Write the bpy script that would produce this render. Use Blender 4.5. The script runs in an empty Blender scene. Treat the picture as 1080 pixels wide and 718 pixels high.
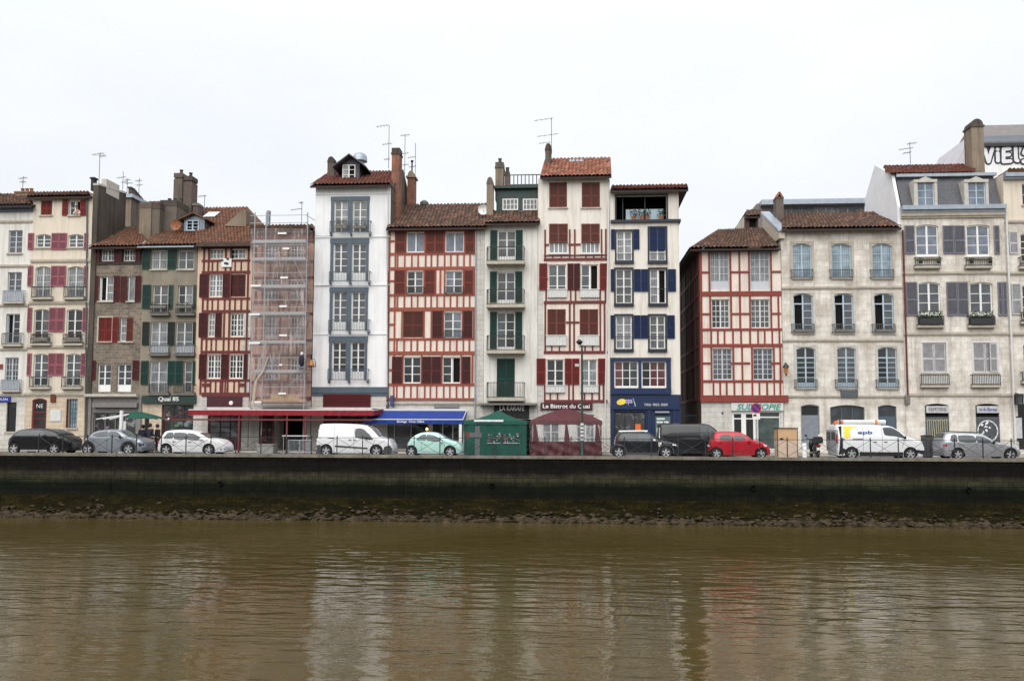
import bpy, bmesh, math, random
from mathutils import Vector, Matrix
from mathutils.geometry import delaunay_2d_cdt
from mathutils.bvhtree import BVHTree

rnd = random.Random(11)
S = bpy.context.scene
COL = S.collection
PI = math.pi

# ------------------------------------------------------------------ camera
F, CX, VPY = 900.0, 540.0, 389.0
YAW, ROLL, PITCH = 0.072, 0.0036, math.radians(3.9)
CP = Vector((0, -47.5, 1.70))
RM3 = (Matrix.Rotation(YAW, 4, 'Z') @ Matrix.Rotation(PI / 2 + PITCH, 4, 'X') @ Matrix.Rotation(ROLL, 4, 'Z'))
RM = RM3.to_3x3()


def P(u, v, Y):
    """point of the vertical plane at distance Y behind the quay edge"""
    d = RM @ Vector(((u - CX) / F, -(v - VPY) / F, -1))
    return CP + d * ((Y - CP.y) / d.y)


cd = bpy.data.cameras.new('camera')
cam = bpy.data.objects.new('camera', cd)
COL.objects.link(cam)
cam.matrix_world = Matrix.Translation(CP) @ RM3
cd.sensor_fit = 'HORIZONTAL'
cd.sensor_width = 36
cd.lens = 30
cd.shift_y = 30 / 1080
cd.clip_end = 4000
S.camera = cam

# ------------------------------------------------------------------ mesh builder


class MB:
    def __init__(s):
        s.v, s.f, s.m, s.uv = [], [], [], {}

    def face(s, pts, mi=0, uv=None):
        n = len(s.v)
        s.v += [tuple(p) for p in pts]
        s.f.append(tuple(range(n, n + len(pts))))
        s.m.append(mi)
        if uv:
            s.uv[len(s.f) - 1] = uv

    def box(s, x0, x1, y0, y1, z0, z1, mi=0):
        if x0 > x1: x0, x1 = x1, x0
        if y0 > y1: y0, y1 = y1, y0
        if z0 > z1: z0, z1 = z1, z0
        n = len(s.v)
        s.v += [(x0, y0, z0), (x1, y0, z0), (x1, y1, z0), (x0, y1, z0), (x0, y0, z1), (x1, y0, z1), (x1, y1, z1), (x0, y1, z1)]
        for q in ((0, 1, 5, 4), (1, 2, 6, 5), (2, 3, 7, 6), (3, 0, 4, 7), (4, 5, 6, 7), (3, 2, 1, 0)):
            s.f.append(tuple(n + i for i in q)); s.m.append(mi)

    def tube(s, p, q, r, n=6, mi=0, r2=None, cap=True):
        p, q = Vector(p), Vector(q)
        r2 = r if r2 is None else r2
        d = (q - p)
        if d.length < 1e-6: return
        d.normalize()
        a = d.orthogonal().normalized(); b = d.cross(a)
        k = len(s.v)
        for c, rr in ((p, r), (q, r2)):
            for i in range(n):
                t = 2 * PI * i / n
                s.v.append(tuple(c + (a * math.cos(t) + b * math.sin(t)) * rr))
        for i in range(n):
            j = (i + 1) % n
            s.f.append((k + i, k + j, k + n + j, k + n + i)); s.m.append(mi)
        if cap:
            s.f.append(tuple(k + i for i in reversed(range(n)))); s.m.append(mi)
            s.f.append(tuple(k + n + i for i in range(n))); s.m.append(mi)

    def bar(s, p, q, w, d, mi=0):
        """flat bar from p to q in an x-z plane, w wide in the plane, from y=p.y-d/2 to +d/2"""
        p, q = Vector(p), Vector(q)
        t = (q - p).normalized()
        nrm = Vector((-t.z, 0, t.x)) * (w / 2)
        yy = Vector((0, d / 2, 0))
        A = [p + nrm - yy, q + nrm - yy, q - nrm - yy, p - nrm - yy]
        B = [x + yy * 2 for x in A]
        n = len(s.v)
        s.v += [tuple(x) for x in A + B]
        for f in ((0, 1, 2, 3), (7, 6, 5, 4), (0, 4, 5, 1), (1, 5, 6, 2), (2, 6, 7, 3), (3, 7, 4, 0)):
            s.f.append(tuple(n + i for i in f)); s.m.append(mi)

    def prism(s, poly, y0, y1, mi=0):
        """x-z polygon extruded in y"""
        n = len(s.v); k = len(poly)
        s.v += [(x, y0, z) for x, z in poly] + [(x, y1, z) for x, z in poly]
        s.f.append(tuple(n + i for i in range(k))); s.m.append(mi)
        s.f.append(tuple(n + k + i for i in reversed(range(k)))); s.m.append(mi)
        for i in range(k):
            j = (i + 1) % k
            s.f.append((n + j, n + i, n + k + i, n + k + j)); s.m.append(mi)

    def prism_x(s, poly, x0, x1, mi=0):
        """y-z polygon extruded in x"""
        n = len(s.v); k = len(poly)
        s.v += [(x0, y, z) for y, z in poly] + [(x1, y, z) for y, z in poly]
        s.f.append(tuple(n + i for i in range(k))); s.m.append(mi)
        s.f.append(tuple(n + k + i for i in reversed(range(k)))); s.m.append(mi)
        for i in range(k):
            j = (i + 1) % k
            s.f.append((n + j, n + i, n + k + i, n + k + j)); s.m.append(mi)

    def lathe(s, c, prof, n=14, axis='z', mi=0):
        """prof: [(r, h)] turned about an axis through c"""
        k = len(s.v); m = len(prof)
        for i in range(n):
            t = 2 * PI * i / n
            for r, h in prof:
                a, b = r * math.cos(t), r * math.sin(t)
                s.v.append((c[0] + a, c[1] + b, c[2] + h) if axis == 'z' else (c[0] + a, c[1] + h, c[2] + b))
        for i in range(n):
            j = (i + 1) % n
            for q in range(m - 1):
                s.f.append((k + i * m + q, k + j * m + q, k + j * m + q + 1, k + i * m + q + 1)); s.m.append(mi)

    def blob(s, c, r, mi=0, seed=0, jit=.15, sq=(1, 1, 1), sub=1):
        rr = random.Random(seed)
        bm = bmesh.new()
        bmesh.ops.create_icosphere(bm, subdivisions=sub, radius=1)
        n = len(s.v)
        for w in bm.verts:
            k = r * (1 + rr.uniform(-jit, jit))
            s.v.append((c[0] + w.co.x * k * sq[0], c[1] + w.co.y * k * sq[1], c[2] + w.co.z * k * sq[2]))
        for f in bm.faces:
            s.f.append(tuple(n + w.index for w in f.verts)); s.m.append(mi)
        bm.free()

    def leaves(s, x0, x1, y0, y1, z0, z1, n, size, mi=0, seed=0):
        rr = random.Random(seed)
        for i in range(n):
            c = Vector((rr.uniform(x0, x1), rr.uniform(y0, y1), rr.uniform(z0, z1)))
            a = Vector((rr.gauss(0, 1), rr.gauss(0, 1), rr.gauss(0, 1))).normalized()
            b = a.orthogonal().normalized()
            k = size * rr.uniform(.6, 1.3)
            s.face([c - a * k, c + b * k * .45, c + a * k, c - b * k * .45], mi)

    def build(s, name, mats, parent=None, smooth=False, fix=True):
        me = bpy.data.meshes.new(name)
        me.from_pydata(s.v, [], s.f)
        if not isinstance(mats, (list, tuple)): mats = [mats]
        for m in mats: me.materials.append(MAT(m))
        me.polygons.foreach_set('material_index', s.m)
        if s.uv:
            l = me.uv_layers.new(name='UVMap')
            for fi, uv in s.uv.items():
                p = me.polygons[fi]
                for li, q in zip(p.loop_indices, uv): l.data[li].uv = q
        if fix:
            bm = bmesh.new(); bm.from_mesh(me)
            bmesh.ops.recalc_face_normals(bm, faces=bm.faces[:])
            bm.to_mesh(me); bm.free()
        if smooth:
            me.polygons.foreach_set('use_smooth', [True] * len(me.polygons))
            me.set_sharp_from_angle(angle=math.radians(40))
        me.update()
        o = bpy.data.objects.new(name, me)
        COL.objects.link(o)
        if parent: o.parent = parent
        return o


def tag(o, label, cat, group=None, kind=None):
    o['label'] = label
    o['category'] = cat
    if group: o['group'] = group
    if kind: o['kind'] = kind
    return o


def empty(name, loc, label, cat, group=None):
    o = bpy.data.objects.new(name, None)
    COL.objects.link(o)
    o.location = loc
    o.empty_display_size = .3
    return tag(o, label, cat, group)


# ------------------------------------------------------------------ materials
_M = {}


def MAT(m):
    return _M[m] if isinstance(m, str) else m


def new(name):
    m = bpy.data.materials.new(name)
    m.use_nodes = True
    nt = m.node_tree
    b = nt.nodes['Principled BSDF']
    _M[name] = m
    return m, nt, b


def nd(nt, t, **kw):
    n = nt.nodes.new(t)
    for k, v in kw.items():
        if k.startswith('_'): setattr(n, k[1:], v)
        else: n.inputs[k.replace('_', ' ')].default_value = v
    return n


def coord(nt, scale=(1, 1, 1), src='Object'):
    tc = nd(nt, 'ShaderNodeTexCoord')
    mp = nd(nt, 'ShaderNodeMapping')
    mp.inputs['Scale'].default_value = scale
    nt.links.new(tc.outputs[src], mp.inputs[0])
    return mp.outputs[0]


def noise(nt, scale, vec, detail=4, rough=.6):
    n = nd(nt, 'ShaderNodeTexNoise', Scale=scale, Detail=detail, Roughness=rough)
    nt.links.new(vec, n.inputs['Vector'])
    return n.outputs['Fac']


def ramp(nt, fac, stops):
    r = nd(nt, 'ShaderNodeValToRGB')
    e = r.color_ramp.elements
    while len(e) < len(stops): e.new(.5)
    for el, (p, c) in zip(e, stops):
        el.position = p
        el.color = (*c, 1) if len(c) == 3 else c
    nt.links.new(fac, r.inputs[0])
    return r.outputs[0]


def mix(nt, a, b, fac, mode='MIX'):
    n = nd(nt, 'ShaderNodeMix', _data_type='RGBA', _blend_type=mode)
    for i, x in ((6, a), (7, b), (0, fac)):
        if isinstance(x, (tuple, list)): n.inputs[i].default_value = (*x, 1)
        elif isinstance(x, (int, float)): n.inputs[i].default_value = x
        else: nt.links.new(x, n.inputs[i])
    return n.outputs[2]


def bump(nt, b, h, strength=.3, dist=.02):
    n = nd(nt, 'ShaderNodeBump', Strength=strength, Distance=dist)
    nt.links.new(h, n.inputs['Height'])
    nt.links.new(n.outputs[0], b.inputs['Normal'])


def grey(k): return (k, k, k)


def plain(name, col, rough=.6, metal=0., var=.25, sc=3., bs=0., spec=.5, coat=0.):
    """one colour with a soft uneven wear"""
    m, nt, b = new(name)
    v = coord(nt)
    n = noise(nt, sc, v)
    n2 = noise(nt, sc * 9, v)
    k = mix(nt, n, n2, .35)
    c = ramp(nt, k, [(.3, tuple(x * (1 - var) for x in col)), (.7, tuple(min(1, x * (1 + var * .5)) for x in col))])
    nt.links.new(c, b.inputs['Base Color'])
    b.inputs['Roughness'].default_value = rough
    b.inputs['Metallic'].default_value = metal
    b.inputs['Specular IOR Level'].default_value = spec
    if coat:
        b.inputs['Coat Weight'].default_value = coat
        b.inputs['Coat Roughness'].default_value = .04
    if bs: bump(nt, b, n2, bs)
    return m


def plaster(name, col, dirt=(.2, .17, .13), amt=.35, var=.14):
    """lime render: mottled, with rain streaks and grime of its own"""
    m, nt, b = new(name)
    v = coord(nt)
    big = noise(nt, .7, v, 5)
    fine = noise(nt, 14, v, 3)
    c = ramp(nt, mix(nt, big, fine, .4), [(.3, tuple(x * (1 - var) for x in col)), (.68, tuple(min(1, x * (1 + var * .4)) for x in col))])
    st = noise(nt, 1.0, coord(nt, (2.6, 2.6, .22)), 6, .7)
    sm = ramp(nt, st, [(.48, (0, 0, 0)), (.75, grey(amt))])
    c = mix(nt, c, dirt, sm)
    nt.links.new(c, b.inputs['Base Color'])
    b.inputs['Roughness'].default_value = .9
    b.inputs['Specular IOR Level'].default_value = .2
    bump(nt, b, fine, .25, .01)
    return m


def masonry(name, c1, c2, mortar, bw=.62, bh=.33, ms=.012, dirt=(.16, .14, .11), amt=.4, bs=.5):
    m, nt, b = new(name)
    tc = nd(nt, 'ShaderNodeTexCoord')
    sp = nd(nt, 'ShaderNodeSeparateXYZ'); nt.links.new(tc.outputs['Object'], sp.inputs[0])
    ad = nd(nt, 'ShaderNodeMath', _operation='ADD'); nt.links.new(sp.outputs[0], ad.inputs[0]); nt.links.new(sp.outputs[1], ad.inputs[1])
    cb = nd(nt, 'ShaderNodeCombineXYZ'); nt.links.new(ad.outputs[0], cb.inputs[0]); nt.links.new(sp.outputs[2], cb.inputs[1])
    br = nd(nt, 'ShaderNodeTexBrick', Scale=1, Mortar_Size=ms, Brick_Width=bw, Row_Height=bh, Mortar_Smooth=.3, Bias=0.)
    br.inputs['Color1'].default_value = (*c1, 1); br.inputs['Color2'].default_value = (*c2, 1); br.inputs['Mortar'].default_value = (*mortar, 1)
    nt.links.new(cb.outputs[0], br.inputs['Vector'])
    v = coord(nt)
    big = noise(nt, .8, v, 6, .65)
    c = mix(nt, br.outputs['Color'], dirt, ramp(nt, big, [(.42, (0, 0, 0)), (.78, grey(amt))]))
    st = noise(nt, 1.0, coord(nt, (2.2, 2.2, .25)), 6, .7)
    c = mix(nt, c, dirt, ramp(nt, st, [(.5, (0, 0, 0)), (.78, grey(amt * .9))]))
    fine = noise(nt, 12, v, 4)
    c = mix(nt, c, ramp(nt, fine, [(.3, grey(.8)), (.7, grey(1.1))]), .6, 'MULTIPLY')
    nt.links.new(c, b.inputs['Base Color'])
    b.inputs['Roughness'].default_value = .9
    b.inputs['Specular IOR Level'].default_value = .2
    h = nd(nt, 'ShaderNodeMath', _operation='MULTIPLY_ADD'); nt.links.new(br.outputs['Fac'], h.inputs[0]); h.inputs[1].default_value = -1.5; nt.links.new(fine, h.inputs[2])
    bump(nt, b, h.outputs[0], bs, .015)
    return m


def tiles(name, cols, moss=(.13, .12, .06), amt=.5):
    m, nt, b = new(name)
    tc = nd(nt, 'ShaderNodeTexCoord')
    sn = nd(nt, 'ShaderNodeVectorMath', _operation='FLOOR')
    mp = nd(nt, 'ShaderNodeMapping'); mp.inputs['Scale'].default_value = (1 / .26, 1 / .4, 1)
    nt.links.new(tc.outputs['UV'], mp.inputs[0]); nt.links.new(mp.outputs[0], sn.inputs[0])
    wn = nd(nt, 'ShaderNodeTexWhiteNoise', _noise_dimensions='2D'); nt.links.new(sn.outputs[0], wn.inputs['Vector'])
    k = len(cols)
    c = ramp(nt, wn.outputs['Value'], [(i / (k - 1), x) for i, x in enumerate(cols)])
    v = coord(nt)
    big = noise(nt, 1.1, v, 6, .7)
    c = mix(nt, c, moss, ramp(nt, big, [(.45, (0, 0, 0)), (.7, grey(amt))]))
    f = noise(nt, 9, v)
    c = mix(nt, c, ramp(nt, f, [(.3, grey(.6)), (.7, grey(1.2))]), .7, 'MULTIPLY')
    nt.links.new(c, b.inputs['Base Color'])
    b.inputs['Roughness'].default_value = .85
    b.inputs['Specular IOR Level'].default_value = .25
    return m


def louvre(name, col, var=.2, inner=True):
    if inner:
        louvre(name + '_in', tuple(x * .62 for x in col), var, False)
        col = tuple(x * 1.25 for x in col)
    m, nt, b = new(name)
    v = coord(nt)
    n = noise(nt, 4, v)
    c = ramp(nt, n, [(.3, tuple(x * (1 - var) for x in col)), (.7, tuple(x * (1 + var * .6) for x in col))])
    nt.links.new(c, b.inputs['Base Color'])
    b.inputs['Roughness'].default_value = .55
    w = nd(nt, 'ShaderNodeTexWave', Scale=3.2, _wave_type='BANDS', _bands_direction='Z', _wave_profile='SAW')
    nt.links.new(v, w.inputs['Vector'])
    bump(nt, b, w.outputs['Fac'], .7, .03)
    return m


def glass(name, col, rough=.05, folds=0., ior=1.42):
    """window glass; its colour holds curtains, room dark and painted sky reflection"""
    m, nt, b = new(name)
    v = coord(nt)
    n = noise(nt, 1.6, v, 3)
    c = ramp(nt, n, [(.35, tuple(x * .6 for x in col)), (.65, tuple(x * 1.25 for x in col))])
    if folds:
        w = nd(nt, 'ShaderNodeTexWave', Scale=2.4, Distortion=3., _bands_direction='X')
        nt.links.new(v, w.inputs['Vector'])
        c = mix(nt, c, ramp(nt, w.outputs['Fac'], [(.2, grey(1 - folds)), (.8, grey(1))]), 1., 'MULTIPLY')
    nt.links.new(c, b.inputs['Base Color'])
    b.inputs['Roughness'].default_value = .5
    b.inputs['Coat Weight'].default_value = 1. if name != 'car_glass' else .55
    b.inputs['Coat Roughness'].default_value = rough
    b.inputs['Coat IOR'].default_value = ior
    w2 = noise(nt, 1.3, v, 2)
    bp = nd(nt, 'ShaderNodeBump', Strength=.08, Distance=.05); nt.links.new(w2, bp.inputs['Height'])
    nt.links.new(bp.outputs[0], b.inputs['Coat Normal'])
    return m


def paint(name, col, metal=0., rough=.35):
    m, nt, b = new(name)
    v = coord(nt)
    sp = nd(nt, 'ShaderNodeSeparateXYZ'); nt.links.new(v, sp.inputs[0])
    n = noise(nt, 3, v, 5, .7)
    # road film splashed up over the sills
    mr = nd(nt, 'ShaderNodeMapRange'); nt.links.new(sp.outputs[2], mr.inputs[0])
    for i, x in ((1, .12), (2, .55), (3, .38), (4, .0)): mr.inputs[i].default_value = x
    mu = nd(nt, 'ShaderNodeMath', _operation='MULTIPLY'); nt.links.new(mr.outputs[0], mu.inputs[0]); nt.links.new(n, mu.inputs[1])
    c = mix(nt, col, (.07, .062, .055), mu.outputs[0])
    nt.links.new(c, b.inputs['Base Color'])
    b.inputs['Metallic'].default_value = metal
    b.inputs['Roughness'].default_value = rough
    b.inputs['Coat Weight'].default_value = .8; b.inputs['Coat IOR'].default_value = 1.45; b.inputs['Specular IOR Level'].default_value = .3
    b.inputs['Coat Roughness'].default_value = .05
    return m


def goods(m):
    """what stands behind a shop window: small dull coloured shapes in the dark"""
    nt = m.node_tree; b = nt.nodes['Principled BSDF']
    vo = nd(nt, 'ShaderNodeTexVoronoi', Scale=4.5, Randomness=1.); nt.links.new(coord(nt, (1, .2, 1.2)), vo.inputs['Vector'])
    hs = nd(nt, 'ShaderNodeHueSaturation', Saturation=.55, Value=.30); nt.links.new(vo.outputs['Color'], hs.inputs['Color'])
    k = ramp(nt, noise(nt, 1.4, coord(nt), 3, .7), [(.50, (0, 0, 0)), (.62, grey(.8))])
    c = mix(nt, (.010, .010, .010), hs.outputs[0], k)
    nt.links.new(c, b.inputs['Base Color'])


def net(name, col, alpha):
    m, nt, b = new(name)
    b.inputs['Base Color'].default_value = (*col, 1)
    b.inputs['Roughness'].default_value = .9
    v = coord(nt)
    n = noise(nt, 1.2, v, 4)
    n3 = noise(nt, 1.0, coord(nt, (7, 7, .5)), 3, .6)
    a = ramp(nt, mix(nt, n, n3, .55), [(.36, grey(alpha * .45)), (.55, grey(alpha)), (.68, grey(min(.9, alpha * 3.2)))])
    nt.links.new(a, b.inputs['Alpha'])
    return m


# plain colours
plain('white_paint', (.78, .78, .76), .5, var=.12)
plain('offwhite_paint', (.62, .62, .60), .5, var=.15)
plain('greywhite_paint', (.50, .52, .55), .5, var=.15)
plain('lightblue_paint', (.42, .52, .60), .5, var=.15)
plain('iron', (.03, .032, .035), .5, .3)
plain('iron_grey', (.10, .11, .12), .5, .3)
plain('slateblue_paint', (.068, .098, .128), .5)
plain('navy_paint', (.003, .018, .072), .4)
plain('navy_dark', (.004, .008, .022), .5)
plain('timber_oxblood', (.125, .020, .017), .7, sc=5, var=.35)
plain('timber_red', (.23, .038, .026), .7, sc=5, var=.35)
plain('timber_orange', (.29, .066, .036), .7, sc=5, var=.35)
plain('timber_wine', (.14, .024, .022), .7, sc=5, var=.35)
plain('dark_wood', (.035, .02, .017), .8)
plain('door_red', (.19, .013, .017), .4)
plain('graffiti_olive', (.36, .34, .22), .6)
plain('hedge_dark', (.02, .04, .012), .7, var=.5, sc=8)
plain('post_grey', (.10, .10, .105), .6)
plaster('gable_lilac', (.50, .48, .51), (.3, .28, .28), .4)
plain('sign_lilac', (.05, .05, .15), .5)
plain('brown_wood', (.075, .045, .033), .85, var=.5)
plain('stone_trim', (.46, .41, .34), .9, var=.3, bs=.3)
plain('stone_dark', (.17, .155, .135), .9, var=.4, bs=.3)
plain('stone_pale', (.52, .49, .44), .9, var=.25, bs=.3)
plain('lead', (.22, .25, .29), .5, .4)
plain('zinc', (.34, .38, .43), .45, .5, var=.25)
plain('slate', (.085, .087, .10), .6, var=.6, sc=7, bs=.4)
plaster('render_grey', (.15, .125, .105), (.035, .03, .026), .85, .4)
plaster('render_dark', (.10, .083, .070), (.025, .021, .019), .85, .45)
plaster('render_beige', (.25, .20, .15), (.06, .05, .04), .8, .35)
plain('render_white', (.76, .76, .77), .9, var=.12, sc=1.3)
plain('cream_panel', (.52, .46, .37), .8)
plain('terracotta', (.30, .12, .06), .8, var=.4)
plain('green_shop', (.010, .035, .028), .5)
plain('wine_shop', (.05, .004, .009), .5)
plain('black', (.010, .010, .011), .7)
plain('interior_dark', (.012, .011, .010), .9, spec=.1)  # near-black colour standing in for the shade of unlit rooms
plain('shop_grey', (.19, .175, .17), .7)
plain('door_grey', (.20, .22, .25), .6)
plain('plastic_grey', (.06, .062, .066), .6)
plain('red_cloth', (.25, .006, .016), .8)
plain('blue_cloth', (.006, .036, .24), .8)
plain('green_cloth', (.0015, .065, .044), .8, var=.3)
plain('wine_cloth', (.085, .016, .021), .6, var=.5)
plain('white_cloth', (.75, .75, .73), .8)
plain('red_steel', (.15, .018, .026), .5)
plain('galv', (.36, .385, .40), .5, .2)
plain('plank', (.40, .28, .14), .8, var=.4, sc=4)
plain('plywood', (.56, .36, .20), .8, var=.25, sc=2.5)
plain('plywood_pale', (.56, .43, .33), .8, var=.25, sc=2.5)
plain('leaf', (.035, .065, .02), .7, var=.5, sc=8)
plain('flower_red', (.22, .02, .03), .7)
plain('gravestone', (.25, .24, .22), .9, bs=.4)
plain('rubber', (.012, .012, .012), .85)
plain('alloy', (.52, .53, .55), .35, .6, var=.1)
plain('alloy_grey', (.33, .33, .35), .4, .5, var=.1)
plain('car_lamp', (.75, .77, .8), .15, var=.05, coat=1.)
plain('tail_lamp', (.30, .012, .018), .2, var=.1, coat=1.)
plain('plate_white', (.75, .75, .72), .4, var=.05)
plain('orange', (.75, .16, .03), .5)
plain('yellow', (.80, .62, .06), .5)
plain('sign_blue', (.012, .03, .22), .4)
plain('sign_red', (.5, .012, .02), .4)
plain('lilac', (.50, .42, .72), .5)
plain('teal', (.05, .28, .22), .5)
plain('logo_blue', (.03, .09, .30), .5)
plain('skin', (.50, .30, .21), .55, var=.12)
plain('hair', (.018, .012, .01), .7)
plain('navy_jacket', (.010, .012, .028), .85)
plain('black_trousers', (.012, .012, .014), .85)
plain('pale_shirt', (.62, .55, .5), .85)
plain('graffiti_white', (.74, .74, .76), .6)
plain('graffiti_dark', (.03, .03, .045), .6)
plain('lamp_amber', (.48, .20, .05), .3)
plain('menu_grey', (.10, .15, .16), .4)
plain('mint_trim', (.5, .62, .58), .4)
louvre('sh_red', (.19, .018, .015))
louvre('sh_pink', (.31, .10, .13))
louvre('sh_wine', (.075, .009, .012))
louvre('sh_brown', (.12, .032, .021))
louvre('sh_oxide', (.17, .035, .023))
louvre('sh_oxide_dark', (.085, .016, .014))
louvre('sh_brick', (.145, .034, .023))
louvre('sh_green', (.009, .050, .039))
louvre('sh_green_dark', (.018, .026, .022))
louvre('sh_green_grey', (.035, .075, .06))
louvre('sh_blue', (.003, .020, .085))
louvre('sh_lilac', (.165, .165, .195))
louvre('sh_pale', (.50, .49, .50))
glass('pane_dark', (.006, .007, .008), ior=1.36)
glass('pane_mid', (.045, .052, .060), ior=1.55)
glass('pane_sky', (.12, .145, .19), ior=1.6)  # blue-grey base colour paints the mirrored sky into the pane
glass('pane_grey', (.085, .092, .097), folds=.3)
glass('pane_net', (.235, .25, .26), folds=.4)
glass('pane_blue', (.26, .34, .40), folds=.3)
glass('pane_shop', (.02, .02, .02))
goods(_M['pane_shop'])
glass('pane_red', (.09, .012, .012))
glass('car_glass', (.028, .037, .042), .03, ior=1.5)
glass('screen_glass', (.05, .075, .07), .03)
net('scaffold_net', (.52, .43, .41), .26)
net('clear_film', (.60, .60, .62), .30)
# walls
plaster('wall_white', (.82, .82, .82), (.36, .35, .34), .36)
plaster('wall_offwhite', (.72, .70, .65), (.25, .22, .18), .6)
plaster('wall_cream', (.70, .62, .51), (.26, .21, .16), .4)
plaster('wall_cream_pink', (.66, .50, .37), (.3, .24, .18), .3)
plaster('wall_ivory', (.75, .70, .63), (.30, .25, .19), .6)
plaster('wall_pinkwhite', (.75, .66, .58), (.30, .23, .18), .6)
plaster('wall_greybrown', (.27, .235, .185), (.10, .09, .075), .5, .25)
plaster('wall_rose', (.46, .27, .20), (.18, .11, .08), .45, .25)
plaster('wall_boards', (.085, .062, .05), (.02, .016, .014), .8, .4)
masonry('ashlar', (.79, .75, .69), (.69, .64, .57), (.60, .54, .47), .7, .36, .009, dirt=(.25, .20, .15), amt=.85)
masonry('ashlar_warm', (.64, .53, .40), (.58, .47, .35), (.40, .34, .26), .6, .33)
masonry('ashlar_pale', (.66, .63, .58), (.58, .56, .52), (.42, .40, .37), .6, .34)
masonry('rubble_brown', (.28, .225, .175), (.15, .122, .098), (.30, .26, .21), .34, .19, .016, dirt=(.07, .06, .05), amt=.75)
masonry('brick_orange', (.36, .10, .045), (.20, .055, .03), (.36, .26, .2), .24, .09, .016, dirt=(.07, .05, .04), amt=.8)
masonry('brick_dark', (.13, .088, .075), (.085, .062, .055), (.16, .13, .12), .24, .08, .014, amt=.7)
tiles('tile_brown', [(.085, .046, .032), (.16, .076, .048), (.065, .042, .035), (.25, .135, .09)], (.085, .072, .055), .75)
tiles('tile_rust', [(.15, .062, .034), (.20, .085, .045), (.115, .05, .034), (.24, .12, .07)], (.115, .08, .058), .75)
tiles('tile_orange', [(.26, .085, .045), (.34, .13, .075), (.18, .065, .042), (.44, .22, .15)], (.17, .10, .07), .65)
tiles('tile_red', [(.13, .036, .026), (.18, .052, .034), (.10, .036, .03), (.22, .085, .055)], (.085, .065, .052), .7)
# ------------------------------------------------------------------ houses
YF = 9.0


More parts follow.
